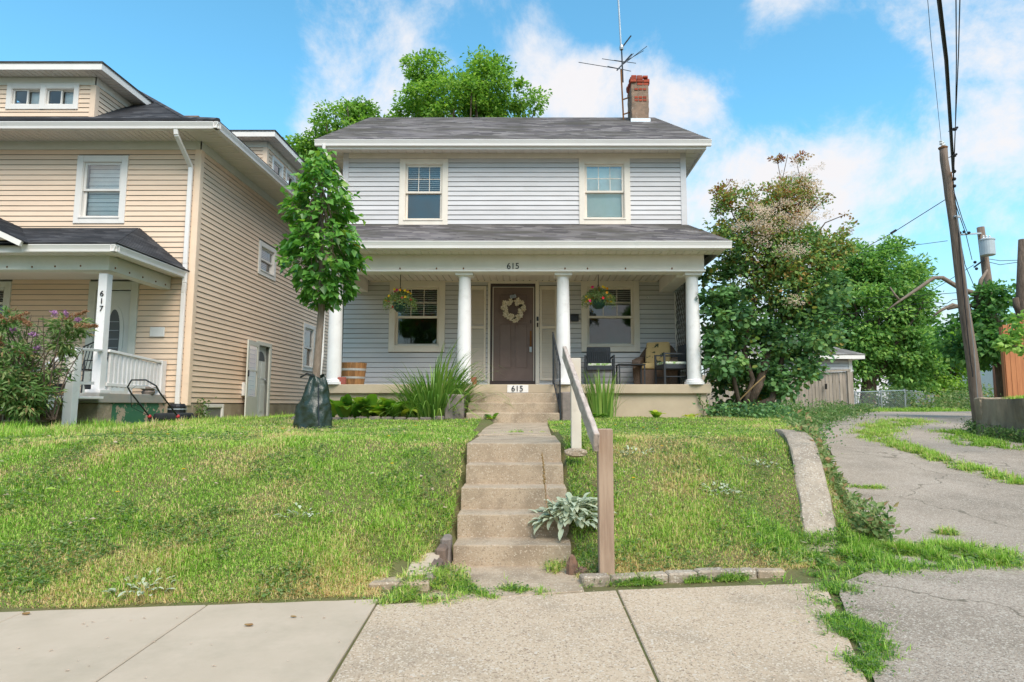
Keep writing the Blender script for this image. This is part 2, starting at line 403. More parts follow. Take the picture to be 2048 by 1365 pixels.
mat('soil', (.10, .072, .045), (.065, .048, .03), rough=1, scale=6, bump=.6, bscale=30)
mat('lawn_ground', (.11, .13, .038), (.16, .13, .06), rough=1, scale=2.2, bump=.8, bscale=45, bdist=.02, c3=(.17, .125, .065), s3=.9, lo3=.55, hi3=.75)
mat('far_ground', (.07, .11, .03), (.09, .12, .04), rough=1, scale=.8)
mat('asphalt', (.06, .06, .058), rough=.9, scale=3)
mat('old_wood', (.36, .29, .235), (.25, .195, .155), rough=.85, scale=4, stretch=(6, 6, .6), bump=.6, bscale=18, bdist=.006, rnd=.08)
mat('rail_wood', (.56, .46, .39), (.38, .30, .245), rough=.85, scale=5, stretch=(5, .8, 2.5), bump=.7, bscale=16, bdist=.006, c3=(.17, .12, .10), s3=3.5, lo3=.55, hi3=.7)
mat('post_wood', (.40, .285, .20), (.29, .195, .135), rough=.8, scale=7, stretch=(5, 5, .4), bump=.4, bscale=14, bdist=.004)
mat('pale_post', (.64, .57, .47), (.58, .51, .42), rough=.7, scale=5, c3=(.45, .39, .31), s3=4, lo3=.6, hi3=.75)
mat('fence_grey', (.40, .335, .27), (.28, .235, .185), rough=.9, scale=3, stretch=(6, 6, .5), rnd=.14, bump=.4, bscale=14)
mat('fence_cedar', (.50, .20, .085), (.42, .16, .07), rough=.8, scale=3, stretch=(6, 6, .6), rnd=.12)
mat('pole_wood', (.26, .195, .15), (.15, .108, .082), rough=.95, scale=5, stretch=(8, 8, .5), bump=.9, bscale=9, bdist=.02, c3=(.10, .07, .055), s3=2, lo3=.55, hi3=.7)
mat('pole_red', (.30, .14, .08), (.20, .09, .055), rough=.95, scale=5, stretch=(8, 8, .5), bump=.6, bscale=9)
mat('bark', (.16, .115, .085), (.085, .062, .045), rough=.95, scale=7, stretch=(3, 3, .8), bump=1, bscale=14, bdist=.02)
mat('pale_bark', (.26, .20, .155), (.18, .135, .10), rough=.9, scale=8, stretch=(4, 4, 1), bump=.5, bscale=20)
mat('galvanised', (.45, .47, .48), rough=.4, metal=.6)
mat('transformer_grey', (.46, .50, .52), rough=.45, metal=.1)
mat('cable_black', (.02, .02, .022), rough=.7)
mat('retaining', (.40, .32, .23), (.22, .17, .12), rough=.95, scale=2, stretch=(1, 1, .25), bump=1, bscale=20, bdist=.03, c3=(.10, .08, .06), s3=1.5, lo3=.5, hi3=.75)
mat('tarp_green', (.012, .024, .013), (.018, .033, .018), rough=.33, scale=5, spec=.6, bump=.6, bscale=12, bdist=.02)
mat('green_peel', (.045, .155, .085), (.055, .18, .10), rough=.7, scale=3, c3=(.46, .36, .27), s3=3.2, lo3=.545, hi3=.565, bump=.3, bscale=40)
mat('slab_worn', (.36, .31, .26), (.28, .29, .27), rough=.8, scale=5, c3=(.12, .06, .045), s3=2.6, lo3=.70, hi3=.73, bump=.4, bscale=40)
mat('barrel_wood', (.36, .19, .075), (.22, .105, .04), rough=.6, scale=8, stretch=(3, 3, .5), rnd=.25)
mat('hoop_steel', (.52, .52, .50), (.40, .40, .38), rough=.5, metal=.3)
mat('wicker_black', (.022, .026, .032), (.045, .05, .058), rough=.5, scale=90, lo=.45, hi=.55, bump=.8, bscale=90, bdist=.005)
mat('wicker_brown', (.15, .10, .07), (.09, .06, .042), rough=.6, scale=80, lo=.45, hi=.55, bump=.8, bscale=80, bdist=.006)
mat('palm_fabric', (.46, .33, .15), (.43, .31, .14), rough=.9, scale=3, c3=(.035, .05, .03), s3=7, lo3=.56, hi3=.58)
mat('leaf_fabric', (.58, .60, .50), (.22, .36, .10), rough=.9, scale=22, lo=.52, hi=.55)
mat('wreath_cream', (.74, .66, .52), (.52, .43, .28), rough=.9, scale=20)
mat('wreath_dark', (.045, .04, .03), rough=.9)
mat('pot_green', (.012, .05, .03), rough=.4)
mat('terracotta_red', (.36, .10, .075), rough=.8)
mat('rock_grey', (.26, .21, .18), (.18, .15, .13), rough=.9, scale=8, bump=.6, bscale=20)
mat('rock_red', (.26, .14, .09), (.14, .09, .065), rough=.9, scale=8, bump=.8, bscale=20)
mat('rock_brown', (.22, .15, .11), (.13, .095, .075), rough=.9, scale=10, bump=.8, bscale=25)
mat('conduit_grey', (.25, .25, .25), rough=.5, metal=.3)
mat('mower_red', (.5, .04, .05), rough=.4)
mat('ceramic_white', (.7, .7, .68), rough=.25, spec=.5)
mat('orange_stem', (.30, .20, .09), rough=.9)
mat('car_blue', (.02, .05, .22), rough=.3, spec=.5)
mat('bird_black', (.015, .015, .018), rough=.7)
mat('light_glass', (.8, .8, .72), rough=.4)
mat('vent_white', (.74, .73, .70), rough=.5)
mat('mail_black', (.015, .015, .017), rough=.3, spec=.5)
mat('litter_brown', (.22, .12, .05), (.30, .2, .08), rough=.9, scale=30)
glassmat('pane', refl=.085)
glassmat('pane_bright', (.95, .97, .95), .16)
glassmat('pane_side', (.75, .85, .85), .13)

def shingle_mat(name, a, b, c, moss=None):
    m = bpy.data.materials.new(name); m.use_nodes = True; MATS[name] = m
    nt = m.node_tree; N = nt.nodes.new; L = nt.links.new; p = nt.nodes['Principled BSDF']; p.inputs['Roughness'].default_value = .9
    p.inputs['Specular IOR Level'].default_value = .15
    tc = N('ShaderNodeTexCoord'); sp = N('ShaderNodeSeparateXYZ'); L(tc.outputs['Object'], sp.inputs[0])
    ad = N('ShaderNodeMath'); ad.operation = 'ADD'; L(sp.outputs[0], ad.inputs[0]); L(sp.outputs[1], ad.inputs[1])
    cb = N('ShaderNodeCombineXYZ'); L(ad.outputs[0], cb.inputs[0]); L(sp.outputs[2], cb.inputs[1])
    def vor(sx, sy):
        mp = N('ShaderNodeMapping'); mp.inputs['Scale'].default_value = (sx, sy, 1); L(cb.outputs[0], mp.inputs['Vector'])
        v = N('ShaderNodeTexVoronoi'); v.inputs['Scale'].default_value = 1; L(mp.outputs[0], v.inputs['Vector'])
        s = N('ShaderNodeSeparateColor'); L(v.outputs['Color'], s.inputs[0]); return s.outputs[0]
    cr = N('ShaderNodeValToRGB'); cr.color_ramp.interpolation = 'LINEAR'
    cr.color_ramp.elements[0].color = (*a, 1); cr.color_ramp.elements[1].color = (*b, 1); e = cr.color_ramp.elements.new(.5); e.color = (*c, 1)
    L(vor(3.2, 15), cr.inputs[0])
    nz = N('ShaderNodeTexNoise'); nz.inputs['Scale'].default_value = 1.2; nz.inputs['Detail'].default_value = 6
    mp = N('ShaderNodeMapping'); mp.inputs['Scale'].default_value = (.6, 3, 1); L(cb.outputs[0], mp.inputs['Vector']); L(mp.outputs[0], nz.inputs['Vector'])
    q = N('ShaderNodeMapRange'); q.inputs['From Min'].default_value = .42; q.inputs['From Max'].default_value = .66; L(nz.outputs['Fac'], q.inputs['Value'])
    mx = N('ShaderNodeMix'); mx.data_type = 'RGBA'; L(q.outputs[0], mx.inputs['Factor']); L(cr.outputs[0], mx.inputs['A'])
    mx.inputs['B'].default_value = (*(moss or tuple(x * .6 for x in c)), 1)
    L(mx.outputs['Result'], p.inputs['Base Color'])
shingle_mat('shingle', (.11, .097, .10), (.32, .29, .275), (.21, .187, .187), (.13, .117, .10))
shingle_mat('shingle_dark', (.05, .05, .056), (.14, .135, .14), (.09, .09, .097))
shingle_mat('shingle_garage', (.20, .185, .17), (.34, .32, .29), (.26, .24, .22))

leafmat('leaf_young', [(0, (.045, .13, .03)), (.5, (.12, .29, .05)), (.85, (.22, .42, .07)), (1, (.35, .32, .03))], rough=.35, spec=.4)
leafmat('leaf_maple', [(0, (.055, .15, .04)), (.5, (.16, .32, .075)), (1, (.36, .52, .12))], trans=.4)
leafmat('leaf_back', [(0, (.07, .16, .03)), (.5, (.18, .34, .055)), (1, (.40, .55, .10))], trans=.45)
leafmat('leaf_smoke', [(0, (.055, .13, .055)), (.35, (.16, .31, .10)), (.6, (.25, .34, .08)), (.8, (.40, .27, .08)), (1, (.26, .08, .04))], trans=.3, rough=.45)
leafmat('plume', [(0, (.58, .44, .33)), (1, (.80, .68, .54))], trans=.4)
leafmat('grass_blade', [(0, (.08, .20, .03)), (.22, (.20, .38, .045)), (.45, (.36, .56, .08)), (.64, (.50, .62, .16)), (.8, (.66, .54, .25)), (1, (.70, .50, .28))], trans=.3, rough=.6)
leafmat('hosta_leaf', [(0, (.05, .14, .025)), (.6, (.19, .36, .05)), (1, (.48, .50, .07))], trans=.35, rough=.4)
leafmat('strap_leaf', [(0, (.05, .13, .025)), (.6, (.15, .29, .05)), (1, (.33, .44, .10))], trans=.3, rough=.4)
leafmat('lamb_ear', [(0, (.33, .38, .24)), (1, (.60, .63, .46))], trans=.2, rough=.9, spec=.1)
leafmat('petal', [(0, (.85, .35, .01)), (.3, (.9, .6, .03)), (.6, (.75, .03, .03)), (1, (.75, .04, .2))], trans=.3)
leafmat('bush_leaf', [(0, (.04, .10, .028)), (.5, (.12, .22, .055)), (.85, (.29, .34, .14)), (1, (.38, .24, .12))], trans=.35)
leafmat('lilac_flower', [(0, (.42, .22, .42)), (1, (.34, .19, .10))], trans=.3)

# ------------------------------------------------------------------ terrain
def y0(x): return np.interp(x, [-30, -14, -3.26, -1, .35, 1.86, 2.3, 3], [2.2, 2.85, 3.98, 4.24, 4.66, 4.86, 5.15, 5.6])
def drive_h(y): return np.interp(y, [5.2, 6.5, 8, 11, 15, 20, 26, 30, 40, 70, 140], [0, .02, .10, .35, .60, .85, .99, .98, .75, .2, -.6])
def xl(y): return np.interp(y, [4.5, 5.5, 7.6, 11, 15, 20, 26, 40, 80], [2.45, 2.66, 3.30, 4.3, 5.6, 8.5, 13.0, 21, 45])
def xb(y): return np.interp(y, [4.5, 5.5, 7.6, 11, 15, 20, 26, 40, 80], [2.9, 3.0, 3.75, 5.2, 6.6, 9.1, 13.6, 22, 46])
def xr(y): return np.interp(y, [0, 14.5, 16, 26, 40, 80], [10.45, 10.45, 11.5, 18.3, 27, 52])
def lawn_h(x, y):
    y_0 = y0(x); t = np.clip((y - y_0) / (2.15 + .12 * np.clip(-x - 1, 0, 4)), 0, 1)
    f = 1 - (1 - t) ** 1.4
    lf = np.clip((x + 7.5) / 3, 0, 1); h = (.84 + .06 * lf) * f + (.14 * np.clip((y - 7) / 5, 0, 1) + .05 * np.clip((y - 12) / 8, 0, 1)) * lf
    h = h + (vnoise(x * 1.7, y * 1.7, 5) - .5) * .05 * t
    w = np.clip((x - 1.8) / .6, 0, 1) * (y < 8.2); hw = np.interp(y, [5.2, 5.52, 6.05, 6.65, 7.25, 7.95, 8.2], [-.02, .0, .30, .64, .87, .95, 1.0])
    h = h * (1 - w) + np.minimum(h, hw) * w
    ws = np.clip(1 - (np.abs(x + .16) - .46) / .35, 0, 1) * (y < 6.4) * (y > 4.6); hs = np.interp(y, [4.6, 5.0, 6.2, 6.4], [.0, .03, .78, .86])
    h = h * (1 - ws) + np.minimum(h, hs) * ws
    wp = np.clip((x + 1.35) / .25, 0, 1) * np.clip((-.5 - x) / .1, 0, 1) * np.clip((4.85 - y) / .25, 0, 1); hp_ = .02 + .28 * np.clip(y - 4.3, 0, 1)
    return h * (1 - wp) + np.minimum(h, hp_) * wp
def H(x, y):
    x = np.asarray(x, float); y = np.asarray(y, float)
    a, b = xl(y), xb(y); t = np.clip((x - a) / (b - a), 0, 1); t = t * t * (3 - 2 * t)
    fade = np.clip((y - 30) / 25, 0, 1)
    lw = lawn_h(x, y) * (1 - fade) + (drive_h(y) + .1) * fade
    h = lw * (1 - t) + drive_h(y) * t
    r = xr(y); s = np.clip((x - r - .12) / np.where(y < 14.6, .3, 2.5), 0, 1)
    top = np.where(y < 14.6, 1.36, drive_h(y) + .5 + .03 * np.clip(y - 15, 0, 20)) + .09 * np.clip(x - r, 0, 9)
    top = top * np.where(y > 26, np.clip(1 - (y - 26) / 14, 0, 1), 1) + drive_h(y) * np.where(y > 26, np.clip((y - 26) / 14, 0, 1), 0)
    h = h * (1 - s) + top * s
    st = y < -.4
    return np.where(st, -.13, h)
def Hs(x, y): return float(H(x, y))
def hit(u, v, y0_=3.0, y1_=16.0):
    d = ray(u, v); ts = np.linspace(y0_ / d[1], y1_ / d[1], 900); x = d[0] * ts; y = d[1] * ts; z = CAMZ + d[2] * ts; k = np.argmax(z <= H(x, y))
    return Vector((float(x[k]), float(y[k]), float(H(x[k], y[k]))))

def grid_sheet(name, xs, ys, fn, m, parent=None, kind='structure'):
    X, Y = np.meshgrid(xs, ys); Z = fn(X, Y); V = np.stack([X, Y, Z], -1).reshape(-1, 3)
    nx, ny = len(xs), len(ys); i = np.arange(nx - 1)[None, :] + np.arange(ny - 1)[:, None] * nx; i = i.ravel()
    F = np.stack([i, i + 1, i + nx + 1, i + nx], 1).ravel()
    o = np_mesh(name, V, F, np.full(len(i), 4), m, parent, smooth=True)
    if kind: tag(o, kind=kind)
    return o
def in_drive(x, y, pad=0): return (x > xb(y) - .02 + pad) & (x < xr(y) - pad) & (y > 4.9)
def ground_fn(X, Y):
    h = H(X, Y)
    low = in_drive(X, Y, .12) | ((X > 1.2) & (X < 10.3) & (Y > 2.0) & (Y <= 5.0) & (X > np.interp(Y, [2.2, 4.6, 5.0], [1.2, 2.05, 2.6])))
    h = np.where(low, h - np.where(Y > 5, .05, .004), h)
    h = np.where((Y < y0(X) + .0) & (Y > -.4) & (X < 3.2), h - .010, h)
    h = np.where((X > -.6) & (X < .28) & (Y < 6.6) & (Y > 4.4), np.interp(Y, [4.4, 5.1, 6.3, 6.6], [-.12, -.1, .5, .75]), h)
    h = np.where((X > -.62) & (X < .2) & (Y < 11.2) & (Y > 6.5), h - .12, h)      # under the steps and the walk
    h = np.where((X > -4.0) & (X < 3.4) & (Y > 12.1) & (Y < 19), h - .2, h)
    return h
xs = np.concatenate([[-250, -120, -60, -35, -24], np.arange(-18, 14.01, .13), np.arange(14.5, 34, .6), [40, 50, 70, 120, 250]])
ys = np.concatenate([[-250, -60, -20, -8, -2, -.42, -.38, .5, 1.5, 2.3], np.arange(2.6, 16, .11), np.arange(16, 42, .35), [45, 50, 60, 80, 120, 200, 400]])
grid_sheet('ground', xs, ys, ground_fn, 'lawn_ground')
grid_sheet('road', np.array([-120., 120.]), np.array([-9.0, -.55]), lambda X, Y: X * 0 - .12, 'asphalt')
tag(MB().box(-60, 10, -.52, -.36, -.13, .01).build('kerb', 'smooth_concrete', None), kind='structure')

# driveway sheet with the alley's curve
yy = np.concatenate([np.arange(2.2, 16, .15), np.arange(16, 60, .5)]); tt = np.linspace(0, 1, 40)
Xd = []; Yd = []
for y_ in yy:
    a = float(np.interp(y_, [4.6, 5.0, 5.5], [2.16, 2.6, 3.0]) if y_ < 5.5 else xb(y_)) if y_ > 4.6 else float(np.interp(y_, [2.2, 4.6], [1.33, 2.16])); b = float(xr(y_)) + .05
    wob = (vnoise(y_ * 2.1, 3.3, 9) - .5) * .25
    Xd.append(a + wob * (1 - tt) + (b - a) * tt); Yd.append(np.full(40, y_))
Xd = np.array(Xd); Yd = np.array(Yd)
Zd = drive_h(Yd) + .004 + .008 * np.clip(Yd - 5, 0, 1) + (vnoise(Xd * .8, Yd * .8, 3) - .5) * .02 * np.clip((Yd - 5) / 4, 0, 1)
i = (np.arange(39)[None, :] + np.arange(len(yy) - 1)[:, None] * 40).ravel()
tag(np_mesh('driveway', np.stack([Xd, Yd, Zd], -1).reshape(-1, 3), np.stack([i, i + 1, i + 41, i + 40], 1).ravel(), np.full(len(i), 4), 'driveway', smooth=True), kind='structure')

# sidewalk: separate slabs with open joints
walk = thing('sidewalk', None, None, (0, 3, 0)); tag(walk, kind='structure')
def slab(x0a, x1a, x0b, x1b, m, zt, yb0=None, yb1=None, parent=walk, g=.0045, name='slab'):
    # a = at the lawn edge, b = at y 2.3
    ya0 = (float(y0(x0a)) - .02) if yb0 is None else yb0; ya1 = (float(y0(x1a)) - .02) if yb1 is None else yb1
    n = 8; top = []
    for k in range(n + 1):
        f_ = k / n; top.append((x0a + g + (x1a - x0a - 2 * g) * f_, ya0 + (ya1 - ya0) * f_ + (random.uniform(-.008, .008) if 0 < k < n else 0), zt))
    poly = [(x0b + g, 2.3, zt), (x1b - g, 2.3, zt)] + top[::-1]
    return MB().prism(poly, (0, 0, -.1)).build(name, m, parent, bev=.006)
ed = [-9.4, -8.35, -7.3, -6.25, -5.2, -4.15, -3.1, -2.05, -.995]
for a, b in zip(ed[:-1], ed[1:]): slab(a, b, a + .1, b + .1 - (.0), 'smooth_concrete', .008)
slab(-.991, .584, -.884, .579, 'aggregate', 0.0, 4.13, 4.44); slab(.588, 2.10, .583, 1.30, 'aggregate', 0.0, 4.45, 4.62)
# apron slab at the foot of the steps
tag(MB().prism([(-.70, 4.16, .004), (.36, 4.42, .004), (.34, 5.1, .02), (-.64, 5.1, .02)], (0, 0, -.1)).build('footpath', 'concrete', None, bev=.006), kind='structure')

# concrete steps up the bank
steps = thing('concrete_steps', 'five weathered concrete steps climbing the grass bank from the sidewalk', 'steps', (-.15, 5.6, 0))
fr = [5.02, 5.335, 5.63, 5.92, 6.21]; zt = [.175, .355, .535, .712, .89]; xw_ = [(-.612, .312), (-.62, .312), (-.624, .308), (-.61, .298), (-.634, .29)]
for k in range(5):
    back = fr[k + 1] + .05 if k < 4 else 7.88
    z0_ = -.1 if k == 0 else zt[k - 1] - .12
    MB().box(xw_[k][0], xw_[k][1], fr[k], back, z0_, zt[k]).build('step', 'concrete', steps, noise=.005, bev=.009, seg=2, cuts=.16 if k < 4 else .25)
wk = thing('front_walk', None, None, (-.2, 9, .9)); tag(wk, kind='structure')
MB().prism([(-.70, 7.9, .90), (.25, 7.9, .90), (.26, 9.4, .93), (-.78, 9.4, .93)], (0, 0, -.09)).build('slab', 'concrete', wk, bev=.01)
MB().prism([(-.78, 9.42, .93), (.26, 9.42, .93), (.27, 10.93, .965), (-.86, 10.93, .965)], (0, 0, -.09)).build('slab', 'concrete', wk, bev=.01)

# cheek wall beside the driveway
cw_ = thing('retaining_curb', 'sloping concrete curb wall between the lawn and the driveway', 'wall', (2.7, 6.2, 0))
P_ = [(2.36, 5.52, .02), (2.44, 5.78, .17), (2.54, 6.05, .33), (2.64, 6.35, .50), (2.74, 6.65, .68), (2.84, 6.95, .82), (2.93, 7.25, .91), (3.0, 7.55, .955), (3.06, 7.95, .97)]
vs = []; 
for x_, y_, z_ in P_: vs += [(x_, y_, z_ - .6), (x_, y_, z_), (x_ + .30, y_ - .02, z_ - .015), (x_ + .32, y_ - .02, z_ - .9)]
fs = []
for k in range(len(P_) - 1):
    for q in range(4): fs.append((k * 4 + q, k * 4 + (q + 1) % 4, k * 4 + 4 + (q + 1) % 4, k * 4 + 4 + q))
fs += [(0, 1, 2, 3), tuple(len(P_) * 4 - 4 + q for q in (3, 2, 1, 0))]
smooth_by_angle(MB().add(vs, fs).build('curb_body', 'curb_concrete', cw_, noise=.012, bev=.02, cuts=.2), 45)

# ------------------------------------------------------------------ walls, siding, windows
def cells(u0, u1, v0, v1, ops):
    us = sorted({u0, u1, *[min(max(q, u0), u1) for o in ops for q in o[:2]]}); vs = sorted({v0, v1, *[min(max(q, v0), v1) for o in ops for q in o[2:]]})
    for a, b in zip(us[:-1], us[1:]):
        for c, d in zip(vs[:-1], vs[1:]):
            if b - a < 1e-4 or d - c < 1e-4: continue
            mu, mv = (a + b) / 2, (c + d) / 2
            if not any(o[0] < mu < o[1] and o[2] < mv < o[3] for o in ops): yield a, b, c, d
def wall(parent, F, u0, u1, v0, v1, ops, m='interior_wall', th=.15, name='wall'):
    mb = MB()
    for a, b, c, d in cells(u0, u1, v0, v1, ops): mb.fbox(F, a, b, c, d, -th, -.004)
    return mb.build(name, m, parent, merge=False)
def siding(wallo, F, u0, u1, v0, v1, ops, m, exp=.1, lip=.02, span=None, wav=0.0, name='siding_board', gap=.011):
    n = max(1, round((v1 - v0) / exp)); e = (v1 - v0) / n
    for k in range(n):
        a = v0 + k * e; b = a + e; mid = (a + b) / 2
        segs = [span(mid)] if span else [(u0, u1)]
        for o in ops:
            if o[2] < mid < o[3]:
                nx = []
                for s_, t_ in segs:
                    if o[1] <= s_ or o[0] >= t_: nx.append((s_, t_)); continue
                    if o[0] > s_: nx.append((s_, o[0]))
                    if o[1] < t_: nx.append((o[1], t_))
                segs = nx
        for s_, t_ in segs:
            if t_ - s_ < .02: continue
            if k == n - 1: b = v1
            mb = MB(); nn = max(1, int((t_ - s_) / .7)) if wav else 1
            vs = []; fs = []
            for i_ in range(nn + 1):
                u = s_ + (t_ - s_) * i_ / nn; w = (vnoise(u * 1.3, a * 5.0, 21) - .5) * wav if 0 < i_ < nn else 0
                vs += [F.p(u, a + w + gap, 0), F.p(u, a + w + gap, lip), F.p(u, b, .004), F.p(u, b, 0)]
            for i_ in range(nn):
                q = i_ * 4; fs += [(q, q + 4, q + 5, q + 1), (q + 1, q + 5, q + 6, q + 2), (q + 2, q + 6, q + 7, q + 3)]
            fs += [(0, 1, 2, 3), (nn * 4 + 3, nn * 4 + 2, nn * 4 + 1, nn * 4)]
            mb.add(vs, fs).build(name, m, wallo)
def window(parent, F, u0, u1, v0, v1, cw=.11, m='cream_trim', sash=.045, split=.5, grid=None, blind=None, low='pane', up='pane', lowback=None, sashm=None, sill=True, slider=False, proud=.038):
    """u0..v1: outer casing. Returns the casing object; sashes, panes, muntins, blind are its children."""
    sashm = sashm or m
    a, b, c, d = u0 + cw, u1 - cw, v0 + cw, v1 - cw
    mb = MB(); mb.fbox(F, u0, a, v0, v1, -.02, proud); mb.fbox(F, b, u1, v0, v1, -.02, proud)
    mb.fbox(F, a, b, d, v1, -.02, proud - .002); mb.fbox(F, a, b, v0, c, -.02, proud - .002)
    # jambs
    mb.fbox(F, a - .004, a + .014, c, d, -.13, proud - .012); mb.fbox(F, b - .014, b + .004, c, d, -.13, proud - .012)
    mb.fbox(F, a + .014, b - .014, d - .014, d + .004, -.13, proud - .012); mb.fbox(F, a + .014, b - .014, c - .004, c + .014, -.13, proud - .008)
    w = mb.build('window', m, parent, bev=.004)
    if sill: MB().fbox(F, a - .02, b + .02, c - .012, c + .016, -.02, proud + .014).build('window_sill', m, w)
    a += .015; b -= .015; c += .017; d -= .015
    def frame(a, b, c, d, n0, n1, wd=sash, nm='sash'):
        q = MB(); q.fbox(F, a, a + wd, c, d, n0, n1); q.fbox(F, b - wd, b, c, d, n0, n1)
        q.fbox(F, a + wd, b - wd, d - wd, d, n0, n1 - .001); q.fbox(F, a + wd, b - wd, c, c + wd, n0, n1 - .001)
        return q.build(nm, sashm, w)
    def pane(a, b, c, d, n, gm):
        MB().add([F.p(a, c, n), F.p(b, c, n), F.p(b, d, n), F.p(a, d, n)], [(0, 1, 2, 3)]).build('pane', gm, w)
    if slider:
        mid = (a + b) / 2
        frame(a, mid + .02, c, d, -.05, -.02, sash * .8); pane(a + sash * .8, mid, c + sash * .8, d - sash * .8, -.035, up)
        frame(mid - .02, b, c, d, -.085, -.055, sash * .8); pane(mid, b - sash * .8, c + sash * .8, d - sash * .8, -.07, low)
        if blind: MB().fbox(F, mid, b, c, d, -.15, -.14).build('curtain', 'blind_white', w)
        return w
    mid = c + (d - c) * split
    frame(a, b, mid - sash * .5, d, -.045, -.012); pane(a + sash, b - sash, mid + sash * .5, d - sash, -.028, up)
    frame(a, b, c, mid + sash * .4, -.085, -.055); pane(a + sash, b - sash, c + sash, mid - sash * .6, -.07, low)
    if grid:
        ga, gb, gc, gd = a + sash, b - sash, mid + sash * .5, d - sash
        for k in range(1, grid[0]):
            u = ga + (gb - ga) * k / grid[0]; MB().fbox(F, u - .008, u + .008, gc, gd, -.026, -.018).build('muntin', sashm, w)
        for k in range(1, grid[1]):
            v = gc + (gd - gc) * k / grid[1]; MB().fbox(F, ga, gb, v - .008, v + .008, -.0265, -.0175).build('muntin', sashm, w)
    if lowback: # insect screen behind the lower sash line
        MB().fbox(F, a + sash, b - sash, c + sash, mid - sash * .6, -.1, -.098).build('window_screen', lowback, w)
    if blind:
        kind, c0, c1 = blind
        lo = c + (d - c) * c0; hi = c + (d - c) * c1
        if kind == 'slats':
            q = MB(); n = int((hi - lo) / .045)
            for k in range(n):
                v = lo + (hi - lo) * (k + .5) / n
                q.hexa([F.p(a + .03, v - .017, -.14), F.p(b - .03, v - .017, -.14), F.p(b - .03, v + .008, -.17), F.p(a + .03, v + .008, -.17),
                        F.p(a + .03, v - .014, -.14), F.p(b - .03, v - .014, -.14), F.p(b - .03, v + .011, -.17), F.p(a + .03, v + .011, -.17)])
            tag(q.build('blind', 'blind_white', w), kind='stuff')
        elif kind == 'zebra':
            n = int((hi - lo) / .09)
            for k in range(n): 
                v = lo + (hi - lo) * k / n; MB().fbox(F, a + .02, b - .02, v, v + (hi - lo) / n - .012, -.15 - .01 * (k % 2), -.14 - .01 * (k % 2)).build('blind', 'blind_white', w)
        else:
            MB().fbox(F, a + .01, b - .01, lo, hi, -.15, -.14).build('shade', kind, w)
    return w
def grooved(parent, name, F, u0, u1, v0, v1, n0, n1, pitch, m, along='u', gap=.006):
    gap *= 1.9
    """soffit or ceiling: separate boards side by side. boards repeat along u, run along v."""
    n = max(1, round((u1 - u0) / pitch)); e = (u1 - u0) / n
    for k in range(n): MB().fbox(F, u0 + k * e + gap / 2, u0 + (k + 1) * e - gap / 2, v0, v1, n0, n1).build(name, m, parent)
def roof_face(parent, name, pts, m, course=.13, lip=.012, kind=None):
    """pts: eave_left, eave_right, top_right, top_left. Stepped shingle courses as one part."""
    A, B, C_, D_ = [Vector(p) for p in pts]; L_ = max((D_ - A).length, (C_ - B).length); n = max(2, int(L_ / course))
    nr = (B - A).cross(D_ - A); 
    if nr.length < 1e-6: nr = (B - A).cross(C_ - A)
    nr.normalize(); 
    if nr.z < 0: nr = -nr
    vs = []; fs = []
    for k in range(n):
        a, b = k / n, min(1, (k + 1) / n + .15 / n)
        l0, r0 = A.lerp(D_, a), B.lerp(C_, a); l1, r1 = A.lerp(D_, b), B.lerp(C_, b); q = len(vs)
        vs += [l0 - nr * .01, r0 - nr * .01, r0 + nr * lip, l0 + nr * lip, r1 + nr * .001, l1 + nr * .001]
        fs += [(q, q + 1, q + 2, q + 3), (q + 3, q + 2, q + 4, q + 5)]
    q = len(vs); vs += [A - nr * .03, B - nr * .03, C_ - nr * .03, D_ - nr * .03]; fs.append((q + 3, q + 2, q + 1, q))
    return tag(MB().add(vs, fs).build(name, m, parent), kind=kind)
def gutter(parent, pts, m='gutter_white', w=.11, h=.11, out=None, name='gutter'):
    """K-profile along a level polyline (top outer edge), open at top."""
    mb = MB()
    for a, b in zip(pts[:-1], pts[1:]):
        a, b = Vector(a), Vector(b); d = (b - a).normalized(); o = Vector((d.y, -d.x, 0))
        prof = [(-w, 0), (-w, -h), (-w * .35, -h), (-w * .28, -h * .62), (-.012, -h * .30), (0, -.012), (0, 0), (-.014, 0), (-.014, -.01), (-w * .4, -h * .6), (-w + .01, -h + .01), (-w + .01, 0)]
        pa = [a + o * x_ + Vector((0, 0, z_)) for x_, z_ in prof]
        mb.prism(pa, b - a)
    return mb.build(name, m, parent)

# ------------------------------------------------------------------ grey house 615
H1 = thing('house', 'pale grey two-storey house with white porch columns, brown front door and number 615', 'house', (-.39, 13.8, 1.05))
YW, YP, FZ = 13.8, 11.9, 1.66
WX0, WX1 = -4.27, 3.495
FS = Frame((0, YW, 0))
def wr(u0, v0, u1, v1, Y=YW):     # rectangle on a south-facing plane from two corners seen in the photo
    a = aty(u0, v1, Y); b = aty(u1, v0, Y); return a.x, b.x, a.z, b.z
wUL = wr(797.5, 318.5, 897, 452); wUR = wr(1158.5, 317.5, 1259, 450)
wLL = wr(777, 563, 891, 704.5); wLR = wr(1163, 563, 1277.5, 704)
drx0, drx1, drz0, drz1 = wr(975, 560, 1078.5, 768)
PZC = 4.035      # porch ceiling
up_ops = [wUL, wUR]; lo_ops = [wLL, wLR, (drx0, drx1, 0, PZC + .1)]
core = lambda w, c=.12: (w[0] + c, w[1] - c, w[2] + c, w[3] - c)
w_ = wall(H1, FS, WX0, WX1, 1.2, 7.0, [core(q) for q in up_ops + lo_ops[:2]] + [(drx0 + .1, drx1 - .1, 1.2, 3.9)])
siding(w_, FS, WX0 + .09, WX1 - .09, 5.33, 6.88, up_ops, 'grey_siding', exp=.1085, wav=.006)
sx0 = aty(941.6, 600, YW).x; sx1 = aty(972.5, 600, YW).x; sx2 = aty(1079.5, 600, YW).x; sx3 = aty(1113.5, 600, YW).x
sx0 -= .05
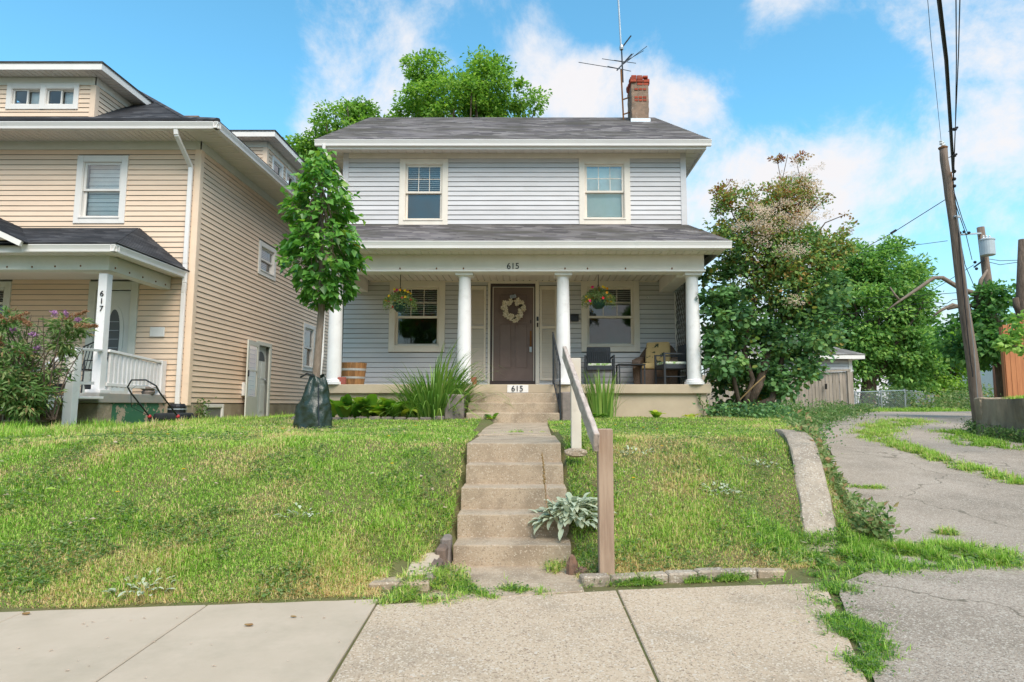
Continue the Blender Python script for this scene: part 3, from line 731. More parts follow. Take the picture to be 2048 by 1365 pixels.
siding(w_, FS, WX0 + .09, WX1 - .09, FZ, PZC, lo_ops, 'grey_siding', exp=.1085, wav=.005)
# other walls and floors so the rooms are closed and dark
bx = MB(); bx.box(WX0, WX0 + .15, YW + .15, 19.3, 1.05, 7.0); bx.box(WX1 - .15, WX1, YW + .15, 19.3, 1.05, 7.0); bx.box(WX0, WX1, 19.3, 19.45, 1.05, 7.0)
bx.box(WX0 + .15, WX1 - .15, YW, 19.3, 6.9, 7.0); bx.box(WX0 + .15, WX1 - .15, YW + .01, 19.3, 4.35, 4.5); bx.box(WX0 + .15, WX1 - .15, YW + .01, 19.3, 1.5, FZ)
bx.box(-1.3, -1.2, YW + .6, 19.3, FZ, 4.35); bx.box(.8, 3.3, 16.6, 16.7, FZ, 4.35)
bx.build('inner_wall', 'interior_wall', H1)
FE = Frame((WX1, 0, 0), (0, 1, 0), (1, 0, 0)); FWs = Frame((WX0, 0, 0), (0, 1, 0), (-1, 0, 0))
ew = MB().fbox(FE, YW, 19.45, 1.05, 7.0, -.02, -.004).build('side_wall', 'interior_wall', H1)
siding(ew, FE, YW + .09, 19.4, 1.4, 7.0, [], 'grey_siding', exp=.108)
siding(ew, FWs, YW + .09, 19.4, 1.4, 7.0, [], 'grey_siding', exp=.108)
cb = 'white_trim'
for x_ in (WX0, WX1):
    s_ = 1 if x_ < 0 else -1; q = MB()
    q.box(min(x_ - s_ * .028, x_ + s_ * .10), max(x_ - s_ * .028, x_ + s_ * .10), YW - .030, YW + .001, 5.2, 6.995)
    q.box(min(x_ - s_ * .03, x_), max(x_ - s_ * .03, x_), YW + .001, YW + .10, 1.4, 6.995); q.build('corner_board', 'grey_siding', H1)
# frieze strip under the soffit
MB().fbox(FS, WX0 + .1, WX1 - .1, 6.88, 6.995, 0, .035).build('frieze', 'cream_trim', H1)
FBm = 7.0
window(H1, FS, *wUL, cw=.125, grid=(3, 2), blind=('slats', .5, .99), lowback='screen_grey')
window(H1, FS, *wUR, cw=.125, grid=(3, 2), blind=('shade_pale', 0, .97), up='pane_bright', low='pane')
window(H1, FS, *wLL, cw=.125, grid=(3, 2), blind=('slats', .55, .97), up='pane', low='pane', split=.49)
window(H1, FS, *wLR, cw=.125, grid=(3, 2), blind=('slats', .72, .97), split=.49)

# main roof
EY, EX0, EX1, EZ = 13.28, -4.80, 3.985, 7.06
def box_ring(parent):
    # fascia + gutter round the eaves, soffit boards
    MB().box(EX0 + .1, EX1 - .1, EY + .10, EY + .125, EZ - .13, EZ + .05).build('fascia', 'white_trim', parent)
    MB().box(EX0 + .1, EX0 + .125, EY + .125, 19.85, EZ - .13, EZ + .05).build('fascia', 'white_trim', parent)
    MB().box(EX1 - .125, EX1 - .1, EY + .125, 19.85, EZ - .13, EZ + .05).build('fascia', 'white_trim', parent)
    gutter(parent, [(EX0, EY, EZ + .05), (EX1, EY, EZ + .05)], w=.10, h=.125)
    so = MB().box(EX0 + .13, EX1 - .13, EY + .13, YW + .0, FBm + .012, FBm + .02).build('soffit', 'soffit_white', parent)
    FO = Frame((0, 0, FBm), (1, 0, 0), (0, 0, -1), (0, 1, 0))
    grooved(so, 'soffit_board', FO, WX0 - .42, WX1 + .42, EY + .13, YW - .005, -.012, .002, .205, 'soffit_white', gap=.009)
    FO2 = Frame((0, 0, FBm), (0, 1, 0), (0, 0, -1), (1, 0, 0))
    grooved(so, 'soffit_board', FO2, YW, 17.5, WX1 + .03, EX1 - .13, -.012, .002, .205, 'soffit_white', gap=.009)
    grooved(so, 'soffit_board', FO2, YW, 17.5, EX0 + .13, WX0 - .03, -.012, .002, .205, 'soffit_white', gap=.009)
box_ring(H1)
RY, RZ, RX0, RX1 = 16.3, 9.06, -4.38, 3.33
e0, e1 = (EX0 + .02, EY + .02, EZ + .06), (EX1 - .02, EY + .02, EZ + .06); b0, b1 = (EX0 + .02, 19.9, EZ + .06), (EX1 - .02, 19.9, EZ + .06)
r0, r1 = (RX0, RY, RZ), (RX1, RY, RZ)
roof_face(H1, 'roof', (e0, e1, r1, r0), 'shingle'); roof_face(H1, 'roof', (b1, b0, r0, r1), 'shingle', course=.4)
roof_face(H1, 'roof', (b0, e0, r0, r0), 'shingle'); roof_face(H1, 'roof', (e1, b1, r1, r1), 'shingle')
# downspout at the left eave corner and down the porch side
MB().tube([(EX0 + .20, EY + .04, EZ - .05), (EX0 + .20, EY + .06, EZ - .2), (WX0 + .02, YW - .08, EZ - .75), (WX0 + .02, YW - .08, 5.2)], .042, 8).build('downspout', 'gutter_white', H1)
MB().tube([(-4.02, 11.93, 4.1), (-4.02, 11.95, 2.2), (-4.05, 11.93, 1.75), (-4.05, 11.84, 1.2)], .035, 8).build('downspout', 'gutter_white', H1)

# chimney
ch = MB(); cxl = aty(1263, 200, 15.6).x; cxr = aty(1297.5, 200, 15.6).x
czt = aty(1280, 152, 15.6).z
ch.box(cxl, cxr, 15.6, 16.25, 7.9, czt - .12); cho = ch.build('chimney', 'chimney_stucco', H1, noise=.012, cuts=.14, bev=.015)
MB().box(cxl - .03, cxr + .03, 15.57, 16.28, aty(1280, 250, 15.6).z - .02, aty(1280, 238, 15.6).z).build('flashing', 'flashing', cho)
rr = random.Random(3)
def brick_course(z, h, ex, skip=0):
    X0, X1, Y0_, Y1_ = cxl - ex, cxr + ex, 15.6 - ex, 16.25 + ex
    n = 3
    for side in range(4):
        for k in range(n + (side % 2)):
            if rr.random() < skip: continue
            nn = n + (side % 2); g = .008; j = rr.uniform(-.012, .012)
            if side in (0, 2):
                a = X0 + (X1 - X0) * k / nn; b = X0 + (X1 - X0) * (k + 1) / nn; yq = Y0_ + j if side == 0 else Y1_ - .1 + j
                MB().box(a + g, b - g, yq, yq + .1, z, z + h - g).build('brick', 'red_brick', cho, bev=.006)
            else:
                a = Y0_ + .1 + (Y1_ - Y0_ - .2) * k / nn; b = Y0_ + .1 + (Y1_ - Y0_ - .2) * (k + 1) / nn; xq = X1 - .1 + j if side == 1 else X0 + j
                MB().box(xq, xq + .1, a + g, b - g, z, z + h - g).build('brick', 'red_brick', cho, bev=.006)
brick_course(czt - .26, .075, .012, .35); brick_course(czt - .185, .075, .035, .15); brick_course(czt - .11, .075, .035, .2); brick_course(czt - .035, .06, 0, .2)
for z_ in (.62, .70, .40): 
    for k in range(3): MB().box(cxl + .08 + k * .11, cxl + .17 + k * .11, 15.585, 15.61, czt - z_, czt - z_ + .055).build('brick', 'red_brick', cho, bev=.005)
# TV antenna
an = thing('antenna', 'rusty rooftop aerial mast with rods strapped beside the brick chimney', 'antenna', tuple(aty(1248, 238, 15.9)))
A_ = lambda u, v, Y=15.9: aty(u, v, Y)
MB().tube([A_(1247, 240), A_(1242, 140)], .022, 8).build('mast', 'rust_spot', an)
MB().tube([A_(1246, 165), A_(1243, 95)], .02, 8).build('mast', 'black_iron', an)
MB().tube([A_(1242, 95), A_(1236, -12)], .024, 8).build('whip', 'galvanised', an)
MB().tube([A_(1243, 97), A_(1262, 72)], .02, 6).build('rod', 'black_iron', an)
MB().lathe(A_(1243, 100), [(.05, 0), (.06, .05), (.05, .12)], 10).build('rotor', 'galvanised', an)
MB().tube([A_(1234, 141, 15.7), A_(1246, 128, 15.9), A_(1263, 109, 16.3)], .018, 6).build('boom', 'black_iron', an)
for a, b in [((1157, 125), (1236, 138)), ((1215, 133), (1262, 143)), ((1204, 118), (1243, 124)), ((1228, 121), (1272, 127)), ((1240, 134), (1294, 93)), ((1246, 126), (1287, 102))]:
    MB().tube([A_(*a), A_(*b)], .009, 5).build('rod', 'black_iron', an)
for k in range(6):
    MB().tube([A_(1251 + k * 2.1, 121 - k * 2.3), A_(1257 + k * 2.1, 119.5 - k * 2.3)], .009, 4).build('rod', 'black_iron', an)
for v_ in (200, 230): MB().bar(A_(1245, v_), A_(1262, v_ - 6), .025, .03).build('bracket', 'rust_spot', an)

# porch roof
PEY, PX0, PX1, PEZ = 11.36, -4.36, 3.73, 4.245
PR = H1
MB().box(PX0 + .1, PX1 - .1, PEY + .10, PEY + .125, PEZ - .09, PEZ + .05).build('fascia', 'white_trim', PR)
MB().box(PX1 - .125, PX1 - .1, PEY + .125, YW, PEZ - .09, PEZ + .05).build('fascia', 'white_trim', PR)
MB().box(PX0 + .1, PX0 + .125, PEY + .125, YW, PEZ - .09, PEZ + .05).build('fascia', 'white_trim', PR)
gutter(PR, [(PX0, PEY, PEZ + .06), (PX1, PEY, PEZ + .06)], w=.1, h=.13)
SZ = PEZ - .095
so = MB().box(PX0 + .13, PX1 - .13, PEY + .13, 11.82, SZ + .012, SZ + .02).build('soffit', 'soffit_white', PR)
FO = Frame((0, 0, SZ), (1, 0, 0), (0, 0, -1), (0, 1, 0))
grooved(so, 'soffit_board', FO, PX0 + .13, PX1 - .13, PEY + .13, 11.80, -.012, .002, .142, 'soffit_white', gap=.008)
e0, e1 = (PX0 + .02, PEY + .02, PEZ + .065), (PX1 - .02, PEY + .02, PEZ + .065); tzr = 5.33
roof_face(PR, 'porch_roof', (e0, e1, (WX1 + .02, YW - .005, tzr), (WX0 - .02, YW - .005, tzr)), 'shingle')
roof_face(PR, 'porch_roof', (e1, (PX1 - .02, YW + .25, PEZ + .065), (WX1 + .02, YW - .005, tzr), (WX1 + .02, YW - .005, tzr)), 'shingle')
roof_face(PR, 'porch_roof', ((PX0 + .02, YW + .25, PEZ + .065), e0, (WX0 - .02, YW - .005, tzr), (WX0 - .02, YW - .005, tzr)), 'shingle')
# beam
BZ0, BZ1 = 3.82, SZ + .01
bm_ = MB(); bm_.box(-3.98, 3.32, 11.80, 12.08, BZ0 + .03, BZ1); bm_.build('beam', 'cream_trim', PR, bev=.006)
MB().box(-4.0, 3.34, 11.785, 12.095, BZ0, BZ0 + .03).build('beam_edge', 'white_trim', PR)
for x_ in (-3.80, 3.0): MB().box(x_ - .15, x_ + .15, 12.09, YW - .03, 3.77, 4.06).build('beam', 'white_trim', PR, bev=.005)
for u_ in (800, 873, 927, 1130, 1175, 1251, 1344):
    q = aty(u_, 538, 11.80); MB().lathe(q + Vector((0, 0, -.012)), [(.012, 0), (.016, .012), (.010, .035)], 6).build('bolt', 'rust_spot', PR)
ce = MB().box(-3.95, 3.3, 12.09, YW, PZC + .022, PZC + .03).build('ceiling', 'soffit_white', PR)
FC = Frame((0, 0, PZC), (1, 0, 0), (0, 0, -1), (0, 1, 0))
grooved(ce, 'ceiling_board', FC, -3.64, 2.84, 12.10, YW - .01, -.02, 0, .145, 'soffit_white', gap=.01)
MB().fbox(FS, -3.6, 2.8, PZC - .03, PZC, 0, .03).build('ceiling_trim', 'cream_trim', PR)
# porch floor, foundation
MB().box(-4.0, 3.415, YP, YW - .04, FZ - .17, FZ).build('porch_floor', 'porch_stucco', PR, bev=.012, seg=2, noise=.004, cuts=.5)
fd = MB(); fd.box(-3.93, -1.25, YP + .07, YP + .3, .7, FZ - .172); fd.box(.55, 3.34, YP + .07, YP + .3, .7, FZ - .172)
fd.box(3.1, 3.33, YP + .3, YW, .7, FZ - .172); fd.box(-3.93, -3.7, YP + .3, YW, .7, FZ - .172); fd.box(WX0, WX1, YW + .02, YW + .2, .7, 1.5)
fd.build('foundation', 'porch_stucco', PR)
# columns
def column(x, y=12.02):
    r1 = MB().box(x - .17, x + .17, y - .17, y + .17, BZ0 - .055, BZ0).build('column', 'column_paint', PR, bev=.006)
    MB().lathe((x, y, FZ + .06), [(.135, 0), (.137, .35), (.133, .9), (.125, 1.5), (.116, 2.0), (.118, 2.005), (.118, 2.02), (.150, 2.045), (.155, 2.045)], 32).build('shaft', 'column_paint', r1, smooth=False)
    MB().lathe((x, y, FZ), [(.19, 0), (.19, .05), (.165, .055), (.165, .085), (.14, .10)], 32).build('base', 'column_paint', r1)
    smooth_by_angle(r1.children[0], 40); smooth_by_angle(r1.children[1], 40); return r1
for x_ in (-3.80, -1.30, .615, 3.13): column(x_)
# porch steps
st = thing('porch_steps', 'three worn concrete steps rising to the porch between stone cheek blocks', 'steps', (-.33, 11.3, .96))
MB().box(-1.14, .49, 10.93, 11.9, .8, 1.135).build('step', 'concrete', st, bev=.015, noise=.006, cuts=.2)
MB().box(-1.14, .49, 11.24, 11.9, 1.0, 1.31).build('step', 'concrete', st, bev=.015, noise=.006, cuts=.2)
MB().box(-1.14, .49, 11.55, 11.9, 1.2, 1.485).build('step', 'concrete', st, bev=.015, noise=.006, cuts=.2)
MB().box(-1.52, -1.19, 10.98, 11.86, .8, 1.455).build('cheek_block', 'rock_grey', st, bev=.02, noise=.01, cuts=.2)
MB().box(.53, .74, 11.0, 11.86, .8, 1.5).build('cheek_block', 'rock_grey', st, bev=.02, noise=.01, cuts=.2)
MB().box(-.46 , -.06, YP - .012, YP - .001, FZ - .155, FZ - .01).build('number_plate', 'white_trim', PR)
text('615', .155, (-.27, YP - .018, FZ - .085), (R(90), 0, 0), 'number_black', PR)
text('615', .165, tuple(aty(1026, 533, 11.795)), (R(90), 0, 0), 'number_black', PR, ext=.004)
# door
cas = MB(); Dl, Dr = aty(981, 600, YW).x, aty(1070.8, 600, YW).x; Dt = aty(1026, 568, YW).z
cas.fbox(FS, drx0, Dl, FZ, PZC - .03, -.02, .035); cas.fbox(FS, Dr, drx1, FZ, PZC - .03, -.02, .035); cas.fbox(FS, Dl, Dr, Dt, PZC - .03, -.02, .034)
cas.build('door_casing', 'cream_trim', H1, bev=.004)
dz0, dz1 = 1.80, aty(1026, 575, YW).z; dl, dr_ = aty(987, 600, YW).x, aty(1066.6, 600, YW).x
fr_ = MB(); fr_.fbox(FS, Dl, dl - .02, FZ + .08, Dt, -.12, .02); fr_.fbox(FS, dr_ + .02, Dr, FZ + .08, Dt, -.12, .02); fr_.fbox(FS, dl - .02, dr_ + .02, dz1 + .02, Dt, -.12, .02)
fr_.fbox(FS, Dl, Dr, FZ + .0, dz0 - .01, -.12, .05); fr_.build('door_frame', 'frame_dark', H1)
ln = MB(); ln.fbox(FS, dl - .02, dl, dz0, dz1, -.1, -.005); ln.fbox(FS, dr_, dr_ + .02, dz0, dz1, -.1, -.005); ln.fbox(FS, dl - .02, dr_ + .02, dz1, dz1 + .02, -.1, -.005); ln.build('door_stop', 'cream_trim', H1)
dm = MB(); dW = dr_ - dl
pans = [(.13, .47, .08, .60), (.53, .87, .08, .60), (.13, .87, .70, .93)]; pan_r = [(dl + a * dW, dl + b * dW, dz0 + .1 + c * (dz1 - dz0 - .1), dz0 + .1 + d_ * (dz1 - dz0 - .1)) for a, b, c, d_ in pans]
for a, b, c, d_ in cells(dl, dr_, dz0, dz1, pan_r): dm.fbox(FS, a, b, c, d_, -.08, -.04)
do = dm.build('front_door', 'door_brown', H1)
for a, b, c, d_ in pan_r: 
    MB().fbox(FS, a, b, c, d_, -.075, -.052).build('panel', 'door_brown', do)
    MB().fbox(FS, a + .03, b - .03, c + .03, d_ - .03, -.053, -.042).build('panel', 'door_brown', do, bev=.006)
hx = aty(1061.5, 600, YW).x
hz = lambda v: aty(1061, v, YW).z
MB().fbox(FS, hx - .022, hx + .022, hz(697), hz(662), -.04, -.028).fbox(FS, hx - .01, hx + .01, hz(692), hz(676), -.01, .008).build('door_handle', 'rust_spot', do, bev=.005)
MB().lathe((0, 0, 0), [(.02, 0)], 4) if False else None
MB().fbox(FS, hx - .032, hx + .025, hz(705), hz(694), -.04, .02).build('lock_box', 'galvanised', do, bev=.006)
MB().fbox(FS, hx - .012, hx + .014, hz(647), hz(640), -.04, -.025).build('deadbolt', 'frame_dark', do, bev=.004)
bxx = aty(1075, 640, YW).x
MB().fbox(FS, bxx - .022, bxx + .022, aty(0, 643, YW).z, aty(0, 634.5, YW).z, .035, .055).build('doorbell', 'mail_black', H1, bev=.004)
MB().fbox(FS, bxx - .018, bxx + .018, aty(0, 655, YW).z, aty(0, 646.5, YW).z, .035, .05).build('door_lock', 'frame_dark', H1, bev=.005)
# shutters
def shutter(a, b, c, d_):
    q = MB(); w_ = .05
    q.fbox(FS, a, a + w_, c, d_, .022, .05); q.fbox(FS, b - w_, b, c, d_, .022, .05)
    md = c + (d_ - c) * .56
    for v0_, v1_ in ((c, c + .07), (md - .035, md + .035), (d_ - .09, d_)): q.fbox(FS, a + w_, b - w_, v0_, v1_, .022, .049)
    s_ = q.build('shutter', 'shutter_cream', H1, bev=.003); l_ = MB()
    v = c + .08
    while v < d_ - .1:
        if not (md - .05 < v < md + .03): l_.hexa([FS.p(a + w_, v, .026), FS.p(b - w_, v, .026), FS.p(b - w_, v, .046), FS.p(a + w_, v, .046), FS.p(a + w_, v + .026, .022), FS.p(b - w_, v + .026, .022), FS.p(b - w_, v + .030, .030), FS.p(a + w_, v + .030, .030)])
        v += .034
    tag(l_.build('louvre', 'shutter_cream', s_), kind='stuff')
shutter(sx0, sx1, aty(0, 761.5, YW).z, aty(0, 573, YW).z); shutter(sx2, sx3, aty(0, 761.5, YW).z, aty(0, 573, YW).z)
# ceiling lamp (off)
lp = aty(1026, 549, 12.75); q = MB().lathe((lp.x, 12.75, PZC - .07), [(.10, 0), (.13, .01), (.13, .06), (.09, .072)], 24).build('ceiling_light', 'frame_dark', PR)
MB().lathe((lp.x, 12.75, PZC - .078), [(.08, 0), (.10, .008), (.10, .02)], 24).build('diffuser', 'light_glass', q)
# lattice at the right end of the porch
la = thing('lattice_screen', 'diamond lattice panel closing the right end of the grey porch', 'lattice', (3.2, 12.9, FZ))
FL = Frame((3.2, 0, 0), (0, 1, 0), (1, 0, 0)); ya, yb = 12.22, 13.74; za, zb = FZ + .02, 3.76
k = -3.0
def clipd(c, sgn):
    pts = []
    for y_ in (ya, yb):
        z_ = c + sgn * (y_ - ya) * 1.5
        if za <= z_ <= zb: pts.append((y_, z_))
    for z_ in (za, zb):
        y_ = ya + (z_ - c) / (1.5 * sgn)
        if ya < y_ < yb: pts.append((y_, z_))
    return pts[:2] if len(pts) >= 2 else None
for sgn, n_ in ((1, 0), (-1, .008)):
    c = za - 2.4
    while c < zb + 2.5:
        pp = clipd(c, sgn)
        if pp and math.dist(*pp) > .05: MB().bar((3.2 + n_, pp[0][0], pp[0][1]), (3.2 + n_, pp[1][0], pp[1][1]), .006, .026, up=(0, 1, 0) ).build('slat', 'lattice_brown', la)
        c += .25
for y_ in (ya, yb): MB().box(3.18, 3.225, y_ - .02, y_ + .02, za, zb).build('frame', 'white_trim', la)

# ------------------------------------------------------------------ beige house 617
H2 = thing('house', 'beige clapboard two-storey house with attic dormers, white downspout and number 617', 'house', (-11.1, 12.7, .95))
X7, Y7 = -6.97, 12.7
F7 = Frame((0, Y7, 0)); G7 = Frame((X7, 0, 0), (0, 1, 0), (1, 0, 0))
def wr7(a, b): p, q = aty(*a, Y7), aty(*b, Y7); return p.x, q.x, p.z, q.z
def we7(a, b, X=X7): p, q = atx(*a, X), atx(*b, X); return p.y, q.y, p.z, q.z
w7u = wr7((147.5, 448), (259, 312.5)); lx = aty(19, 640, Y7).x; w7l = (lx - 1.2, lx, aty(19, 650, Y7).z, aty(25, 564, Y7).z)
d7 = (aty(172, 690, Y7).x, aty(279, 564, Y7).x + .01, 1.0, aty(279, 564, Y7).z)
ops = [w7u, w7l, d7]
wf = wall(H2, F7, -15.35, X7, .8, 6.9, [core(q, .1) for q in ops[:2]] + [(d7[0] + .13, d7[1] - .13, 1.0, d7[3] - .13)])
siding(wf, F7, -15.3, X7 - .10, 1.31, 6.62, ops, 'beige_siding', exp=.1105, wav=.004)
s_up = we7((514, 547), (551, 502)); s_up = (s_up[0], s_up[1], s_up[2], atx(517, 480, X7).z)
s_lo = (atx(604, 700, X7).y, atx(627.5, 700, X7).y, atx(602.6, 741, X7).z, atx(606, 645.6, X7).z)
s_dr = (15.72, atx(541, 700, X7).y, .8, atx(543, 689, X7).z)
ws = wall(H2, G7, Y7, 24.5, .8, 6.9, [core(s_up, .08), core(s_lo, .08), (s_dr[0] + .1, s_dr[1] - .1, .8, s_dr[3] - .1)])
siding(ws, G7, Y7 + .10, 24.4, 1.31, 6.62, [s_up, s_lo, s_dr], 'beige_siding', exp=.1105)
q = MB(); q.box(-15.35, -15.2, Y7, 24.5, .8, 6.9); q.box(-15.35, X7, 24.35, 24.5, .8, 6.9); q.box(-15.2, X7 - .15, Y7 + .15, 24.35, 6.7, 6.9); q.box(-15.2, X7 - .16, Y7 + .16, 24.35, 1.3, 1.4)
q.box(-15.2, X7 - .16, Y7 + .16, 24.35, 4.0, 4.1); q.box(-8.6, -8.5, Y7 + .16, 24.3, 1.4, 6.7); q.build('inner_wall', 'interior_wall', H2)
q = MB(); q.box(X7 - .11, X7 + .026, Y7 - .026, Y7 - .001, 1.26, 6.63); q.box(X7, X7 + .026, Y7 - .001, Y7 + .11, 1.26, 6.63); q.build('corner_board', 'beige_siding', H2, bev=.004)
MB().fbox(F7, -15.3, X7 + .03, 6.62, 6.84, .0, .03).build('frieze', 'green_white_trim', H2); MB().fbox(G7, Y7 - .03, 24.5, 6.62, 6.84, .0, .029).build('frieze', 'green_white_trim', H2)
# foundation
q = MB(); q.box(-15.3, X7 + .008, Y7 - .008, Y7 + .2, .5, 1.30); q.box(X7 - .2, X7 + .008, Y7 + .2, 13.35, .5, 1.30); q.box(X7 - .2, X7 + .008, 14.2, s_dr[0], .5, 1.30); q.box(X7 - .2, X7 + .008, s_dr[1], 24.5, .5, 1.30)
q.box(X7 - .2, X7 + .008, 13.35, 14.2, .5, .86); q.build('foundation', 'old_stucco', H2, bev=.01)
bw = window(H2, Frame((X7 - .03, 0, 0), (0, 1, 0), (1, 0, 0)), 13.36, 14.19, .87, 1.29, cw=.07, m='white_trim', sash=.03, sill=False, proud=.06)
window(H2, F7, *w7u, cw=.125, m='white_trim', blind=('zebra', 0, 1), split=.5, up='pane_bright', low='pane')
window(H2, F7, *w7l, cw=.12, m='green_white_trim', blind=('slats', .35, 1), split=.5)
window(H2, G7, *s_up, cw=.12, m='white_trim', split=.5, up='pane_side', low='pane_side', blind=('slats', .0, 1))
window(H2, G7, *s_lo, cw=.12, m='white_trim', split=.5, up='pane_side', low='pane_side')
# eaves
EX, EY7, EZ7, BX, BY = -6.24, 11.95, 6.90, -16.1, 25.2
gutter(H2, [(BX, EY7, EZ7), (EX, EY7, EZ7)], w=.11, h=.13); gutter(H2, [(EX, EY7, EZ7), (EX, BY, EZ7)], w=.11, h=.13)
MB().box(BX, EX - .11, EY7 + .11, EY7 + .135, EZ7 - .14, EZ7 + .01).box(EX - .135, EX - .11, EY7 + .135, BY, EZ7 - .14, EZ7 + .01).build('fascia', 'white_trim', H2)
sz7 = 6.80
so = MB().box(BX, EX - .14, EY7 + .14, Y7, sz7 + .01, sz7 + .02).box(X7, EX - .14, Y7, BY, sz7 + .01, sz7 + .02).build('soffit', 'soffit_white', H2)
FO = Frame((0, 0, sz7), (1, 0, 0), (0, 0, -1), (0, 1, 0)); grooved(so, 'soffit_board', FO, -13.6, X7 + .3, EY7 + .14, Y7 - .03, -.008, .002, .12, 'soffit_white', gap=.008)
FO2 = Frame((0, 0, sz7), (0, 1, 0), (0, 0, -1), (1, 0, 0)); grooved(so, 'soffit_board', FO2, EY7 + .14, 22.0, X7 + .03, EX - .14, -.0085, .0015, .13, 'soffit_white', gap=.008)
# roof with a flared foot
def ring(s, z): return [(BX + s, EY7 + s, z), (EX - s, EY7 + s, z), (EX - s, BY - s, z), (BX + s, BY - s, z)]
zf = lambda s: EZ7 + (.5 * s if s < 1.6 else .8 + (s - 1.6) * .72)
rings = [ring(s, zf(s) + .02) for s in (.03, 1.6, 4.9)]
for a, b in zip(rings[:-1], rings[1:]):
    for k in range(4): roof_face(H2, 'roof', (a[k], a[(k + 1) % 4], b[(k + 1) % 4], b[k]), 'shingle_dark', course=.14 if k < 2 else .4)
for k in (0, 1): MB().tube([rings[0][k], rings[1][k], rings[2][k]], .05, 6).build('hip_cap', 'shingle_dark', H2)
# front dormer
def dormer(face_y, xa, xb_, east=False, fx=None, ya=None, yb_=None):
    if not east:
        F = Frame((0, face_y, 0)); u0, u1 = xa, xb_
    else:
        F = Frame((fx, 0, 0), (0, 1, 0), (1, 0, 0)); u0, u1 = ya, yb_
    return F, u0, u1
DZ = aty(100, 155, 13.7).z - .02
D1 = Frame((0, 13.7, 0)); dx0, dx1 = -12.36, -10.02
dw = wr(12.5, 168.7, 161, 220, 13.7)
dw_ = wall(H2, D1, dx0, dx1, 7.4, DZ, [(dw[0] + .08, dw[1] - .08, dw[2] + .08, dw[3] - .08)])
siding(dw_, D1, dx0 + .09, dx1 - .09, 7.5, DZ - .18, [dw], 'beige_siding', exp=.11)
D1E = Frame((dx1, 0, 0), (0, 1, 0), (1, 0, 0))
ds = MB().add([D1E.p(13.7, 7.5, -.01), D1E.p(15.4, 8.9, -.01), D1E.p(15.4, DZ, -.01), D1E.p(13.7, DZ, -.01)], [(0, 1, 2, 3)]).build('side_wall', 'beige_siding', H2)
siding(ds, D1E, 13.79, 15.4, 7.6, DZ - .18, [], 'beige_siding', exp=.11, span=lambda v: (13.79, 13.7 + max(.1, (v - 7.62) / .62)))
MB().box(dx1 - .10, dx1 + .026, 13.674, 13.699, 7.5, DZ - .17).box(dx1, dx1 + .026, 13.699, 13.8, 7.6, DZ - .17).build('corner_board', 'beige_siding', H2)
MB().fbox(D1, dx0, dx1 + .03, DZ - .18, DZ, 0, .03).build('frieze', 'green_white_trim', H2); MB().fbox(D1E, 13.67, 15.6, DZ - .18, DZ, 0, .029).build('frieze', 'green_white_trim', H2)
mid = (dw[0] + dw[1]) / 2
window(H2, D1, dw[0], mid + .05, dw[2], dw[3], cw=.11, m='white_trim', sash=.035, slider=True, blind=True, sill=False)
window(H2, D1, mid - .05 + .003, dw[1], dw[2], dw[3], cw=.11, m='white_trim', sash=.035, slider=True, blind=True, sill=False, proud=.041)
def dormer_roof(x0, x1, y0_, y1_, z, ax):
    MB().box(x0, x1, y0_, y1_, z, z + .04).build('soffit', 'soffit_white', H2)
    FOd = Frame((0, 0, z), (1, 0, 0), (0, 0, -1), (0, 1, 0)) 
    return
def dormer_top(x0, x1, y0_, y1_, z, apex):
    """eave rectangle with fascia, soffit boards and a low hipped top."""
    q = MB(); q.box(x0, x1, y0_, y0_ + .03, z, z + .17); q.box(x1 - .03, x1, y0_ + .03, y1_, z, z + .17); q.box(x0, x0 + .03, y0_ + .03, y1_, z, z + .17); q.build('fascia', 'white_trim', H2)
    s_ = MB().box(x0 + .031, x1 - .031, y0_ + .031, y1_, z + .022, z + .03).build('soffit', 'soffit_white', H2)
    F_ = Frame((0, 0, z + .02), (1, 0, 0), (0, 0, -1), (0, 1, 0)); grooved(s_, 'soffit_board', F_, x0 + .04, x1 - .04, y0_ + .035, y0_ + .42, -.001, .009, .13, 'soffit_white', gap=.01)
    F_ = Frame((0, 0, z + .02), (0, 1, 0), (0, 0, -1), (1, 0, 0)); grooved(s_, 'soffit_board', F_, y0_ + .43, y1_, x1 - .42, x1 - .035, -.001, .009, .13, 'soffit_white', gap=.01)
    e = [(x0 - .02, y0_ - .02, z + .175), (x1 + .02, y0_ - .02, z + .175), (x1 + .02, y1_, z + .175), (x0 - .02, y1_, z + .175)]
    for k in range(3): 
        a, b = e[k], e[(k + 1) % 4]
        roof_face(H2, 'dormer_roof', (a, b, apex[1] if k else apex[0], apex[0] if k == 0 else apex[0] if False else apex[1]) if False else (a, b, apex[0], apex[0]), 'shingle_dark')
    roof_face(H2, 'dormer_roof', (e[3], e[0], apex[0], apex[0]), 'shingle_dark')
dormer_top(dx0 - .36, dx1 + .37, 13.33, 16.2, DZ, [(-11.19, 15.0, DZ + .55)])
